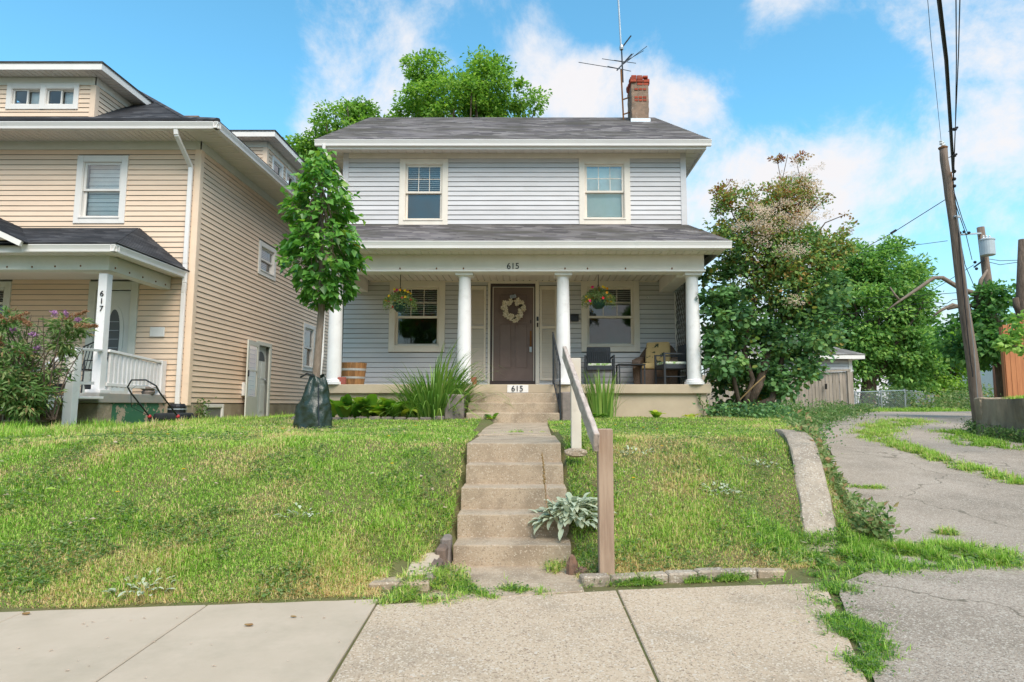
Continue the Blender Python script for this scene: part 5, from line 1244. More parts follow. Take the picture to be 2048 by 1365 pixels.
# ------------------------------------------------------------------ wooden handrail on the bank
hr = thing('wooden_handrail', 'weathered plank handrail on two posts beside the concrete steps', 'handrail', (.5, 5.5, .5))
MB().box(.49, .60, 4.65, 4.755, -.1, 1.088).build('post', 'post_wood', hr, bev=.006)
MB().box(.395, .495, 6.26, 6.36, .5, 1.735).build('post', 'pale_post', hr, bev=.004)
MB().bar((.465, 4.52, .995), (.355, 6.72, 1.83), .042, .14).build('rail', 'rail_wood', hr, bev=.006, noise=.004, cuts=.12)

# ------------------------------------------------------------------ stones and edging
be = thing('block_edging', 'row of grey concrete edging blocks between the sidewalk and the grass bank', 'edging', (1.1, 4.7, 0))
eu = [1164, 1222, 1280, 1338, 1397, 1456, 1516]; 
for k in range(6):
    a = atz(eu[k], 1173 - k * 2.9, 0); b = atz(eu[k + 1], 1173 - (k + 1) * 2.9, 0); d = (b - a).normalized(); n_ = Vector((-d.y, d.x, 0)); h_ = .058 + random.uniform(-.008, .008)
    a2 = a + d * .003; b2 = b - d * .003; 
    MB().hexa([a2 + Vector((0, 0, -.05)), b2 + Vector((0, 0, -.05)), b2 + n_ * .10 + Vector((0, 0, -.05)), a2 + n_ * .10 + Vector((0, 0, -.05)), a2 + Vector((0, 0, h_)), b2 + Vector((0, 0, h_)), b2 + n_ * .10 + Vector((0, 0, h_)), a2 + n_ * .10 + Vector((0, 0, h_))]).build('block', 'curb_concrete', be, bev=.012, noise=.004, cuts=.06)
a = atz(1516, 1156, 0); b = atz(1575, 1154, 0); MB().hexa([a + Vector((.01, .02, -.03)), b + Vector((0, .02, -.03)), b + Vector((0, .12, -.03)), a + Vector((.01, .12, -.03)), a + Vector((.01, .02, .045)), b + Vector((0, .02, .035)), b + Vector((0, .12, .035)), a + Vector((.01, .12, .045))]).build('block', 'concrete', be, bev=.01, noise=.004, cuts=.06)
def blockbox(name, label, pts, h, m, cat, group=None, bev=.012):
    q = MB().prism(pts, (0, 0, h)).build(name, m, None, bev=bev, noise=.005, cuts=.08); return tag(q, label, cat, group)
P1, P2, P3, P4 = atz(735, 1190, 0), atz(857, 1189, 0), atz(862, 1168, .07), atz(753, 1150, .07)
blockbox('paving_block', 'long concrete block lying at the sidewalk edge left of the steps', [(P1.x, P1.y, -.04), (P2.x, P2.y + .01, -.04), (P2.x + .0, P2.y + .19, -.04), (P1.x + .02, P1.y + .19, -.04)], .115, 'concrete', 'paving block')
P1, P2 = atz(811, 1151, .09), atz(866, 1150, .09); P3, P4 = atz(868, 1116, .12), atz(815, 1116, .12)
q = MB().hexa([(P1.x, P1.y, .03), (P2.x, P1.y, .03), (P2.x, P3.y, .09), (P1.x, P3.y, .09), (P1.x, P1.y, .10), (P2.x, P1.y, .10), (P2.x, P3.y, .16), (P1.x, P3.y, .16)]).build('paving_slab', 'smooth_concrete', None, bev=.006); tag(q, 'square concrete paver tilted on the grass behind the long block', 'paving slab')
ub = thing('brick_border', 'stones standing on edge along the left foot of the lowest step', 'border', (-.72, 4.75, .1))
for k, (y_, h_, m_) in enumerate([(4.42, .10, 'rock_grey'), (4.60, .14, 'rock_brown'), (4.79, .20, 'rock_brown'), (4.96, .24, 'rock_grey')]):
    MB().box(-.745 + k * .012, -.665 + k * .012, y_ + .006, y_ + .17, -.08, h_).build('brick', m_, ub, bev=.018, noise=.008, cuts=.07)
P1 = atz(1145, 1150, .02)
tag(MB().blob((P1.x, P1.y + .06, .05), .062, 9, sq=(.7, .7, 1.7), jit=.15, seed=4).blob((P1.x + .075, P1.y + .03, .02), .055, 8, sq=(1, .8, 1.0), jit=.15, seed=7).build('rock', 'rock_red', None), 'jagged rust-coloured rock beside the right end of the lowest step', 'rock')
P1 = aty(604, 834, 10.9); tag(MB().blob((P1.x, 10.9, P1.z - .04), .17, 10, sq=(1.1, .8, .55), jit=.1, seed=9).build('rock', 'rock_grey', None, noise=.02), 'rounded grey rock in the grass left of the green watering bag', 'rock')
P1 = aty(1152, 906, 6.05); tag(MB().blob((P1.x, 6.05, P1.z), .11, 10, sq=(1.1, .7, .4), jit=.1, seed=12).build('rock', 'concrete', None), 'flat pale stone at the foot of the pale handrail post', 'rock')
bs = thing('garden_edging', 'low row of dark stones in front of the hosta bed', 'edging', (-2.6, 11.0, 1.0)); rr = random.Random(8)
for k in range(11):
    x_ = -3.75 + k * .225; MB().box(x_, x_ + .2, 10.98 + rr.uniform(-.02, .02), 11.1, Hs(x_, 11) - .05, Hs(x_, 11) + .05 + rr.uniform(-.01, .015)).build('stone', 'rock_grey', bs, bev=.02, noise=.008, cuts=.1)

# ------------------------------------------------------------------ watering bag
TX, TY = -3.10, 8.95; TZ = Hs(TX, TY)
wb = thing('tree_watering_bag', 'dark green plastic watering bag zipped round the foot of the young tree', 'watering bag', (TX, TY, TZ))
nr, nh = 40, 26; vs = []; fs = []
for i_ in range(nh + 1):
    h_ = i_ / nh; r_ = .255 * (1 - h_) ** .9 + .085 * h_ + .02 * math.sin(h_ * 3.1)
    for k in range(nr):
        t = 2 * math.pi * k / nr; cr = (vnoise(t * 2.4, h_ * 3 + t, 31) - .5) * .07 * (1.1 - h_) + .012 * math.sin(t * 5 + h_ * 9) + (vnoise(t * 6, h_ * 9, 33) - .5) * .045 + (vnoise(t * 14, h_ * 16, 34) - .5) * .02
        sq = 1.0 + .0 * h_
        vs.append((TX + math.cos(t) * (r_ + cr) * 1.05 - .0 + h_ * .035, TY + math.sin(t) * (r_ + cr) * .85, TZ - .02 + h_ * .76 + (.03 * math.sin(t * 2) if i_ == nh else 0)))
for i_ in range(nh):
    for k in range(nr): fs.append((i_ * nr + k, i_ * nr + (k + 1) % nr, (i_ + 1) * nr + (k + 1) % nr, (i_ + 1) * nr + k))
MB().add(vs, fs).build('bag', 'tarp_green', wb, smooth=True)
MB().tube([(TX + .17 - h_ * .10, TY - .19 * (1 - h_) - .07, TZ + .02 + h_ * .7) for h_ in [k / 8 for k in range(9)]], .008, 5).build('zip', 'mail_black', wb)
MB().tube([(TX - .0, TY - .06, TZ + .74), (TX - .08, TY - .1, TZ + .77), (TX - .17, TY - .1, TZ + .72)], .014, 5).build('strap', 'mail_black', wb)

# ------------------------------------------------------------------ right side: garage, fences, poles, walls
ga = thing('garage', 'small grey clapboard garage with a low roof behind the wooden fence', 'garage', (12, 28, 1))
GXr, GYf = 13.83, 27.0; FG = Frame((0, GYf, 0)); gw = wall(ga, FG, 7.5, GXr, .7, 3.28, [])
siding(gw, FG, 7.5, GXr - .12, .95, 3.2, [], 'grey_siding', exp=.13); FGE = Frame((GXr, 0, 0), (0, 1, 0), (1, 0, 0))
sw_ = MB().fbox(FGE, GYf, 33, .7, 3.28, -.1, -.002).build('side_wall', 'grey_siding', ga)
siding(sw_, FGE, GYf + .1, 33, .95, 3.2, [], 'grey_siding', exp=.13)
MB().box(GXr - .12, GXr + .03, GYf - .03, GYf - .001, .8, 3.28).box(GXr, GXr + .03, GYf, GYf + .1, .8, 3.28).build('corner_board', 'white_trim', ga)
MB().box(7.1, GXr + .4, GYf - .4, GYf - .37, 3.24, 3.42).box(GXr + .37, GXr + .4, GYf - .37, 33.4, 3.24, 3.42).build('fascia', 'white_trim', ga)
MB().box(7.1, GXr + .37, GYf - .37, GYf, 3.26, 3.28).box(GXr, GXr + .37, GYf, 33.4, 3.26, 3.28).build('soffit', 'soffit_white', ga)
e = [(7.0, GYf - .42, 3.43), (GXr + .42, GYf - .42, 3.43), (GXr + .42, 33.5, 3.43), (7.0, 33.5, 3.43)]; ap = [(10.2, 30.2, 5.0), (10.9, 30.2, 5.0)]
roof_face(ga, 'roof', (e[0], e[1], ap[1], ap[0]), 'shingle_garage'); roof_face(ga, 'roof', (e[1], e[2], ap[1], ap[1]), 'shingle_garage'); roof_face(ga, 'roof', (e[2], e[3], ap[0], ap[1]), 'shingle_garage', course=.5); roof_face(ga, 'roof', (e[3], e[0], ap[0], ap[0]), 'shingle_garage', course=.5)
wfn = thing('wooden_fence', 'grey weathered board fence in front of the garage', 'fence', (11, 26, .9)); rr = random.Random(2)
fx0, fx1 = aty(1405, 800, 25.6).x, aty(1690, 800, 25.6).x; x_ = fx0; k = 0
while x_ < fx1:
    w_ = .135; z1 = 2.50 + .10 * (x_ - fx0) / (fx1 - fx0) + rr.uniform(-.02, .02); yq = 25.6 + .5 * (x_ - fx0) / (fx1 - fx0) * -1
    MB().box(x_, x_ + w_ - .012, yq + rr.uniform(-.01, .01), yq + .03, Hs(x_, 25.5) - .1, z1).build('board', 'fence_grey', wfn); x_ += w_; k += 1
MB().box(fx1 - .12, fx1, 25.05, 25.18, .8, 2.66).build('post', 'fence_grey', wfn); MB().bar((fx0, 25.66, 2.2), (fx1, 25.2, 2.2), .04, .09).bar((fx0, 25.66, 1.2), (fx1, 25.2, 1.2), .04, .09).build('rail', 'fence_grey', wfn)
MB().bar((fx1 - 1.2, 25.12, 2.62), (fx1, 25.06, 2.68), .06, .07).build('cap_rail', 'fence_grey', wfn)
gl = aty(1651, 773, 25.1); MB().box(gl.x - .02, gl.x + .02, 25.0, 25.12, gl.z - .12, gl.z + .1).build('latch', 'mail_black', wfn)
# chain-link fence and gate
cl = thing('chain_link_fence', 'galvanised chain link fence with a gate beyond the garage', 'fence', (16, 30, 1))
fp = [(14.05, 27.6), (14.3, 28.2), (16.6, 28.8), (19.0, 29.3), (21.5, 31.5), (23.5, 35), (25.5, 39), (27.6, 43.5)]
def wz(x, y): return Hs(x, y)
up_ = aty
pp = [aty(1712, 826, 28.5), aty(1764, 822, 29.0), aty(1811, 817, 29.5), aty(1833, 816, 31.5), aty(1846, 815, 34), aty(1856, 814, 37), aty(1866, 813, 40), aty(1875, 813, 44)]
HF = 1.22; topz = [aty(1712, 785, 28.5).z, aty(1764, 783, 29).z, aty(1811, 781, 29.5).z, aty(1833, 783, 31.5).z, aty(1846, 785, 34).z, aty(1856, 787, 37).z, aty(1866, 789, 40).z, aty(1875, 791, 44).z]
for k, p in enumerate(pp): MB().tube([(p.x, p.y, wz(p.x, p.y) - .1), (p.x, p.y, topz[k] + .06)], .035, 8).build('post', 'galvanised', cl)
for k in range(len(pp) - 1):
    a, b = pp[k], pp[k + 1]; MB().tube([(a.x, a.y, topz[k]), (b.x, b.y, topz[k + 1])], .022, 6).build('top_rail', 'galvanised', cl)
    q = MB(); L_ = math.hypot(b.x - a.x, b.y - a.y); n = int(L_ / .11)
    za0, zb0 = wz(a.x, a.y) + .03, wz(b.x, b.y) + .03
    def P(s, h): f_ = s / L_; return Vector((a.x + (b.x - a.x) * f_, a.y + (b.y - a.y) * f_, (za0 + (zb0 - za0) * f_) * (1 - h) + (topz[k] + (topz[k + 1] - topz[k]) * f_) * h))
    for j in range(-11, n + 1):
        for sg_ in (0, 1):
            s0, h0, s1, h1 = j * .11, 0.0, j * .11 + 1.1, 1.0
            if s0 < 0: h0 = -s0 / 1.1; s0 = 0
            if s1 > L_: h1 = 1 - (s1 - L_) / 1.1; s1 = L_
            if s1 <= s0: continue
            if sg_: q.bar(P(s0, 1 - h0), P(s1, 1 - h1), .006, .006)
            else: q.bar(P(s0, h0), P(s1, h1), .006, .006)
    tag(q.build('mesh_panel', 'galvanised', cl), kind='stuff')
g0, g1 = pp[0], pp[1]; MB().tube([(g0.x + .1, g0.y, wz(g0.x, g0.y) + .1), (g0.x + .1, g0.y, topz[0]), (g1.x - .12, g1.y, topz[1]), (g1.x - .12, g1.y, wz(g1.x, g1.y) + .1), (g0.x + .1, g0.y, wz(g0.x, g0.y) + .1)], .02, 6).build('gate_frame', 'galvanised', cl)
for k, (u_, v_) in enumerate([(1733, 818), (1745, 815), (1756, 814)]):
    p = aty(u_, v_, 31 + k * .5); t_ = MB().blob((p.x, p.y, p.z - .05), .28, 9, sq=(1.1, .9, .7), jit=.15, seed=20 + k).build('boulder', 'smooth_concrete', None); tag(t_, ['leftmost pale boulder behind the chain link gate', 'middle pale boulder of the three behind the gate', 'rightmost pale boulder behind the gate next to its post'][k], 'boulder', 'pale boulders behind the gate')

# retaining wall
rw = thing('retaining_wall', 'stained concrete retaining wall holding up the grass at the alley side', 'wall', (10.4, 13, .5))
vs = []; fs = []; ny = 60
for i_ in range(ny + 1):
    y_ = 7 + i_ * (14.5 - 7) / ny
    for j, z_ in enumerate(np.linspace(0, 1, 9)):
        base = float(drive_h(y_)) - .1; z = base + (1.42 - base + .02 * math.sin(y_ * 1.7)) * z_; x = 10.36 + (vnoise(y_ * 3, z * 1.5, 41) - .5) * .10 + (vnoise(y_ * 11, z * 9, 42) - .5) * .03 + .03 * z_
        vs.append((x, y_, z))
for i_ in range(ny):
    for j in range(8): q = i_ * 9 + j; fs.append((q, q + 9, q + 10, q + 1))
b0 = len(vs)
for i_ in range(ny + 1):
    y_ = 7 + i_ * (14.5 - 7) / ny; vs.append((10.66, y_, 1.415 + .02 * math.sin(y_ * 1.7)))
for i_ in range(ny): fs.append((i_ * 9 + 8, (i_ + 1) * 9 + 8, b0 + i_ + 1, b0 + i_))
MB().add(vs, fs).build('wall_face', 'retaining', rw)
MB().box(10.37, 11.6, 14.5, 14.72, .4, 1.44).build('wall_end', 'retaining', rw, bev=.02, noise=.02, cuts=.12)
# cedar fence
cf = thing('cedar_fence', 'orange cedar board fence at the right edge above the retaining wall', 'fence', (13.4, 16, 1.9)); x_ = 12.92
zt_ = aty(2025, 650, 17.0).z
for k in range(16):
    MB().box(x_, x_ + .128, 17.0 + rr.uniform(-.008, .008), 17.025, 1.4, zt_ + rr.uniform(-.01, .01) + .04 * k).build('board', 'fence_cedar', cf); x_ += .135
MB().box(12.90, 13.0, 17.03, 17.13, 1.4, zt_ - .05).build('post', 'fence_cedar', cf)

# utility poles
up1 = thing('utility_pole', 'leaning weathered wooden utility pole beside the retaining wall', 'utility pole', (10.75, 15.3, .6))
b_ = aty(1962, 838, 15.3); t1 = aty(1886, 296, 15.3)
n = 24; q = MB(); pts = [Vector((b_.x, 15.3, .4)).lerp(t1, k / n) + Vector(((vnoise(k * .7, 1, 51) - .5) * .03, 0, 0)) for k in range(n + 1)]
q.tube(pts, [.145 - .055 * k / n for k in range(n + 1)], 14).build('pole', 'pole_wood', up1, smooth=True)
PL = lambda u, v, dx=0, dy=0: aty(u, v, 15.3) + Vector((dx, dy, 0))
MB().lathe(t1 + Vector((0, 0, -.03)), [(.10, 0), (.11, .04), (.05, .07)], 10).build('pole_top', 'rust_spot', up1)
for k, (u_, v_) in enumerate(((1882, 290), (1886, 293), (1889, 297))): MB().lathe(PL(u_, v_), [(.025, 0), (.04, .03), (.025, .06), (.04, .09), (.02, .12)], 8).build('insulator', 'ceramic_white', up1)
MB().bar(PL(1900, 345), PL(1905, 382), .05, .06).build('rack', 'rust_spot', up1)
for v_ in (345, 360, 374): MB().blob(PL(1906, v_, 0, -.05), .045, 8).build('insulator', 'cable_black', up1)
for v_ in (345, 360, 374): MB().bar(PL(1898, v_ + 2), PL(1908, v_), .02, .02).build('bolt', 'black_iron', up1)
MB().tube([PL(1904, 435, 0, -.16), PL(1912, 480, 0, -.16), PL(1938, 700, 0, -.17), PL(1948, 830, 0, -.17)], .011, 6).build('conduit', 'conduit_grey', up1)
MB().tube([PL(1901, 380, 0, -.12), PL(1908, 450, 0, -.14), PL(1917, 560, 0, -.14), PL(1930, 700, 0, -.15), PL(1937, 755, 0, -.15)], .012, 6).build('ground_wire', 'cable_black', up1)
MB().bar(PL(1902, 436, 0, -.12), PL(1913, 437, 0, -.12), .05, .05).build('clamp', 'galvanised', up1)
up2 = thing('utility_pole', 'farther utility pole carrying a grey transformer can', 'utility pole', (17.6, 24, 1.5))
t2 = aty(1961, 455, 24); b2 = aty(2006, 800, 24)
MB().tube([(b2.x, 24, .8), t2.lerp(b2, .45), t2], [.19, .16, .13], 12).build('pole', 'pole_wood', up2, smooth=True)
a3 = aty(2003, 790, 23.8); b3 = aty(1995, 700, 23.8); MB().tube([(a3.x, 23.8, .8), b3], [.24, .2], 12).build('pole_foot', 'pole_red', up2, smooth=True)
tc_ = aty(1974, 512, 23.6); MB().lathe((tc_.x, 23.55, tc_.z), [(.24, 0), (.25, .02), (.25, .58), (.27, .585), (.27, .62), (.20, .66)], 20).build('transformer', 'transformer_grey', up2)
for k in range(3): MB().lathe((tc_.x - .12 + k * .12, 23.55, tc_.z + .64), [(.03, 0), (.045, .04), (.03, .08), (.04, .12), (.02, .15)], 8).build('insulator', 'ceramic_white', up2)
MB().bar(aty(1918, 470, 23.9), aty(1962, 467, 23.9), .05, .06).build('bracket', 'galvanised', up2)
MB().bar(aty(1948, 535, 23.9), aty(1968, 520, 23.9), .05, .05).build('bracket', 'black_iron', up2)
for u_, v_ in ((1920, 466), (1928, 464), (1938, 466), (1950, 525), (1953, 538)): MB().blob(aty(u_, v_, 23.8), .06, 7).build('insulator', 'cable_black', up2)
# cut trunk at the right edge
ct = thing('tree_stump', 'tall pruned bare trunk with stubs at the right edge above the cedar fence', 'tree', (14.1, 18, 1.8))
T_ = lambda u, v: aty(u, v, 18.2)
MB().tube([T_(2052, 800), T_(2048, 680), T_(2044, 600), T_(2046, 480)], [.26, .2, .16, .12], 10).build('trunk', 'bark', ct, smooth=True)
MB().tube([T_(2047, 640), T_(2034, 612), T_(2031, 596)], [.12, .1, .08], 8).build('limb', 'bark', ct, smooth=True)

# wires
def wire(label, pts, r, grp='overhead wires', seg=14, sag=0):
    P_ = []
    for a, b in zip(pts[:-1], pts[1:]):
        a, b = Vector(a), Vector(b)
        for k in range(seg): f_ = k / seg; P_.append(a.lerp(b, f_) - Vector((0, 0, sag * 4 * f_ * (1 - f_))))
    P_.append(Vector(pts[-1]))
    return tag(MB().tube(P_, r, 5).build('overhead_wire', 'cable_black', None), label, 'wire', grp)
def far(u, v, Y, rest=None): return aty(u, v, Y)
K1 = PL(1907, 360, 0, -.05)
def through(K, u, v, Y, ext=1.0):    # from the pole through a point nearer the street and on beyond the frame
    a = aty(u, v, Y); d = a - K; return [K, a, a + d * ext]
kk = [aty(1907, 345, 15.2), aty(1902, 262, 12.6), aty(1893, 120, 10.2), aty(1878, -5, 8.8)]
wire('thick black bundled cable rising from the leaning pole to the top of the picture', kk + [kk[-1] + (kk[-1] - kk[-2]) * 2], .034, seg=4)
kk = [aty(1907, 372, 15.2), aty(1911, 250, 12.4), aty(1913, 120, 10.3), aty(1912, -5, 8.9)]
wire('thin wire with two small birds running just right of the thick cable', kk + [kk[-1] + (kk[-1] - kk[-2]) * 2], .009, seg=4)
kk = [aty(1906, 358, 15.2), aty(1911, 250, 12.45), aty(1917, 110, 10.3), aty(1920, -5, 8.9)]
wire('rightmost thin wire climbing from the leaning pole', kk + [kk[-1] + (kk[-1] - kk[-2]) * 2], .009, seg=4)
kk = [aty(1883, 290, 15.2), aty(1872, 180, 12.3), aty(1862, 80, 10.6), aty(1855, -5, 9.5)]
wire('hair-thin wire from the very top of the leaning pole', kk + [kk[-1] + (kk[-1] - kk[-2]) * 2], .005, seg=4)
sv = [aty(1890, 400, 15.3), aty(1787, 465, 16.5), aty(1700, 512, 17.5), aty(1560, 585, 19)]
wire('service wire sloping left from the leaning pole with a dark splice', sv, .010, seg=6)
p = aty(1787, 464, 16.5); tag(MB().bar(p + Vector((-.08, 0, -.05)), p + Vector((.08, 0, .05)), .06, .06).build('wire_splice', 'cable_black', None, bev=.015), 'dark splice on the service wire left of the leaning pole', 'splice')
for lb, pts in {'pair wire from the leaning pole down to the transformer pole': [(1908, 400, 15.4), (1932, 470, 20), (1944, 520, 24)],
                'second wire between the leaning pole and the transformer bracket': [(1908, 385, 15.4), (1925, 440, 20), (1935, 466, 24)],
                'wire dropping from the leaning pole towards the pruned maple': [(1909, 420, 15.4), (1930, 530, 20), (1960, 600, 24)],
                'straight wire crossing left of the leaning pole at limb height': [(1925, 585, 24), (1860, 590, 25), (1600, 603, 28)],
                'kinked wire below the limb left of the leaning pole': [(1925, 598, 24), (1905, 600, 24.3), (1893, 608, 24.5), (1862, 604, 25), (1780, 616, 26)],
                'lower level wire crossing the far maple': [(1930, 608, 24), (1860, 616, 25), (1600, 635, 28)],
                'long wire slanting from the far pole down to the garage': [(1948, 530, 24), (1850, 590, 25.5), (1760, 632, 27), (1660, 672, 28)],
                'wire from the transformer out to the right edge': [(1975, 518, 24), (2000, 522, 24.5), (2070, 520, 25)],
                'second wire from the transformer to the right edge': [(1975, 524, 24), (2000, 530, 24.5), (2070, 520, 25.3)],
                'faint horizontal wire left of the leaning pole': [(1895, 482, 26), (1760, 500, 30), (1640, 515, 34)]}.items():
    wire(lb, [aty(*q) for q in pts], .012, seg=6)
for lb, (u_, v_) in {'upper small black bird perched on the thin wire': (1909, 259), 'lower small black bird perched on the thin wire': (1908, 312)}.items():
    p = aty(u_, v_, 12.5 if v_ < 300 else 13.9); b = thing('bird', lb, 'bird', tuple(p), 'birds on the wire')
    MB().blob(p, .045, 8, sq=(1.3, .8, .8)).blob(p + Vector((.055, 0, .035)), .026, 8).hexa([p + Vector((-.13, -.012, -.05)), p + Vector((-.04, -.02, -.02)), p + Vector((-.04, .02, -.02)), p + Vector((-.13, .012, -.05)), p + Vector((-.13, -.012, -.04)), p + Vector((-.04, -.02, .01)), p + Vector((-.04, .02, .01)), p + Vector((-.13, .012, -.04))]).build('body', 'bird_black', b)

# far houses beyond the alley
def far_house(label, x0, x1, y0_, z0, ze, zr, mw_, mr, porch=False):
    h = thing('house', label, 'house', ((x0 + x1) / 2, y0_, z0)); Ff = Frame((0, y0_, 0)); w = MB().box(x0, x1, y0_, y0_ + 7, z0, ze).build('wall', mw_, h)
    roof_face(h, 'roof', ((x0 - .4, y0_ - .4, ze), (x1 + .4, y0_ - .4, ze), ((x0 + x1) / 2 + 1, y0_ + 3.5, zr), ((x0 + x1) / 2 - 1, y0_ + 3.5, zr)), mr, course=.3)
    roof_face(h, 'roof', ((x1 + .4, y0_ - .4, ze), (x1 + .4, y0_ + 7.4, ze), ((x0 + x1) / 2 + 1, y0_ + 3.5, zr), ((x0 + x1) / 2 + 1, y0_ + 3.5, zr)), mr, course=.3)
    roof_face(h, 'roof', ((x0 - .4, y0_ + 7.4, ze), (x0 - .4, y0_ - .4, ze), ((x0 + x1) / 2 - 1, y0_ + 3.5, zr), ((x0 + x1) / 2 - 1, y0_ + 3.5, zr)), mr, course=.3)
    MB().box(x0 - .42, x1 + .42, y0_ - .45, y0_ - .4, ze - .2, ze).build('fascia', 'white_trim', h)
    for k in range(3):
        xx = x0 + (x1 - x0) * (.25 + .25 * k); window(h, Ff, xx - .4, xx + .4, z0 + 1.2, z0 + 2.4, cw=.1, m='white_trim', sash=.05, sill=False)
    return h
a, b = aty(1920, 745, 60), aty(1972, 745, 60)
far_house('distant white house with a grey roof between the poles', a.x - 3, b.x, 60, -1, aty(0, 742, 60).z, aty(0, 722, 60).z, 'white_trim', 'shingle_garage')
a, b = aty(1968, 760, 70), aty(2042, 760, 70)
hb = far_house('distant brown house with a reddish roof seen between the poles', a.x, b.x + 3, 70, -1, aty(0, 768, 70).z, aty(0, 735, 70).z, 'rock_red', 'pole_red')
gx = (aty(1985, 760, 68).x + aty(2008, 760, 68).x) / 2; MB().prism([(gx - .9, 69.0, 2.8), (gx + .9, 69.0, 2.8), (gx, 69.0, 4.6)], (0, 1.2, 0)).build('porch_gable', 'frame_dark', hb)
a = aty(2012, 640, 45); far_house('white house with a grey roof half behind the cedar fence', a.x, a.x + 9, 45, 1, aty(0, 632, 45).z, aty(0, 612, 45).z, 'white_trim', 'shingle_garage')
pc_ = aty(2010, 777, 52); car = thing('parked_car', 'dark blue parked car glimpsed below the cedar fence', 'car', (pc_.x, 52, 1.6)); c0 = LOC[car]; zc_ = pc_.z - 1.0
MB().prism([(c0.x - 2.1, 51.2, zc_), (c0.x + 2.1, 51.2, zc_), (c0.x + 2.1, 51.2, zc_ + .7), (c0.x + 1.2, 51.2, zc_ + .85), (c0.x + .7, 51.2, zc_ + 1.35), (c0.x - .9, 51.2, zc_ + 1.35), (c0.x - 1.6, 51.2, zc_ + .85), (c0.x - 2.1, 51.2, zc_ + .75)], (0, 1.7, 0)).build('body', 'car_blue', car, bev=.08, seg=2)
for s in (-1.3, 1.3): MB().tube([(c0.x + s, 51.1, zc_), (c0.x + s, 51.35, zc_)], .33, 16).build('wheel', 'black_plastic', car)
MB().box(c0.x - .8, c0.x + .6, 51.17, 51.2, zc_ + .9, zc_ + 1.25).build('side_window', 'window_dark', car)

# ------------------------------------------------------------------ vegetation
def crown(parent, ells, nclump, per, cr, L, W, m, seed, tint=(.5, .18), drop=0.0, shape='leaf', name='crown', shell=.55, topt=.0, fold=.2, kind='stuff'):
    g = np.random.default_rng(seed); vol = np.array([e[3] * e[4] * e[5] for e in ells]) ** .72; pr = vol / vol.sum()
    ei = g.choice(len(ells), nclump, p=pr); E = np.array(ells)[ei]
    d = norm(g.normal(0, 1, (nclump, 3))); rad = shell + (1 - shell) * g.uniform(0, 1, nclump) ** .6
    cc = E[:, :3] + d * E[:, 3:6] * rad[:, None]
    ctint = g.normal(0, .10, nclump)
    npc = g.poisson(per, nclump); idx = np.repeat(np.arange(nclump), npc); n = len(idx)
    csz = cr * g.uniform(.6, 1.3, nclump)
    off = norm(g.normal(0, 1, (n, 3))) * (g.uniform(0, 1, n) ** .5)[:, None] * csz[idx][:, None] * np.array([1, 1, .62])
    pos = cc[idx] + off
    out = norm(off + d[idx] * .35 * cr)
    ax = norm(out + g.normal(0, .5, (n, 3)) + np.array([0, 0, -drop]))
    nr = norm(out * .5 + np.array([0, -.15, .75]) + g.normal(0, .45, (n, 3)))
    zmin, zmax = pos[:, 2].min(), pos[:, 2].max()
    t = np.clip(tint[0] + g.normal(0, tint[1], n) + ctint[idx] + topt * ((pos[:, 2] - zmin) / (zmax - zmin) - .5), 0, 1)
    s = g.uniform(.7, 1.25, n)
    o = leaves(name, m, parent, pos, ax, nr, L * s, W * s, t, fold=fold, shape=shape)
    if kind: tag(o, kind=kind)
    return cc
def limbs(parent, base, fork, targets, r0, r1, m='bark', seed=0, name='limb', n=7):
    rr = random.Random(seed); q = MB()
    for t in targets:
        t = Vector(t); b = Vector(base).lerp(Vector(fork), rr.uniform(.55, 1)); pts = []
        for k in range(n + 1):
            f_ = k / n; p = b.lerp(t, f_); bow = math.sin(f_ * math.pi) * .12 * (t - b).length
            pts.append(p + Vector((rr.uniform(-1, 1) * .03 * (t - b).length, rr.uniform(-1, 1) * .03, -bow * .6 + bow * .5)) * (1 if 0 < k < n else 0))
            pts[-1] = pts[-1] if k else b
        q.tube(pts, [r0 + (r1 - r0) * (k / n) ** .7 for k in range(n + 1)], 6)
    return tag(q.build(name, m, parent, smooth=True), kind='stuff')

# young tree
yt = thing('young_tree', 'slender young street tree with dense heart-shaped leaves in front of the grey house', 'tree', (TX, TY, TZ))
g = np.random.default_rng(4)
tp = [(TX, TY, TZ), (TX + .02, TY, TZ + .8), (TX + .06, TY, TZ + 1.7), (TX + .03, TY, TZ + 2.6), (TX, TY, TZ + 3.9)]
MB().tube(tp, [.062, .056, .048, .034, .01], 12).build('trunk', 'pale_bark', yt, smooth=True)
zb_ = aty(640, 615, TY).z; ztp = aty(620, 300, TY).z; prof = [(0, .08), (.05, .24), (.14, .40), (.28, .50), (.42, .47), (.58, .41), (.74, .33), (.87, .23), (.95, .12), (1.0, .04)]
hh = ztp - zb_; n = 2900; f_ = g.uniform(0, 1, n * 2); rmax = np.interp(f_, *zip(*prof)); keep = g.uniform(0, .50, n * 2) < rmax; f_ = f_[keep][:n]; rmax = rmax[keep][:n]; n = len(f_)
th_ = g.uniform(0, 2 * np.pi, n); rr_ = rmax * (.45 + .6 * g.uniform(0, 1, n) ** .5) * (.62 + .72 * np.array([vnoise(a * 1.9, b * 10, 61) for a, b in zip(th_, f_)]))
gap = np.array([vnoise(a * 2.2, b * 13, 62) for a, b in zip(th_, f_)]) > .33
cxs = TX + .02 + np.interp(f_, [0, .3, .7, 1], [.05, .02, -.02, -.08])
pos = np.stack([cxs + np.cos(th_) * rr_, TY + np.sin(th_) * rr_, zb_ + f_ * hh + g.normal(0, .03, n)], 1)[gap]; th2 = th_[gap]; m_ = len(pos)
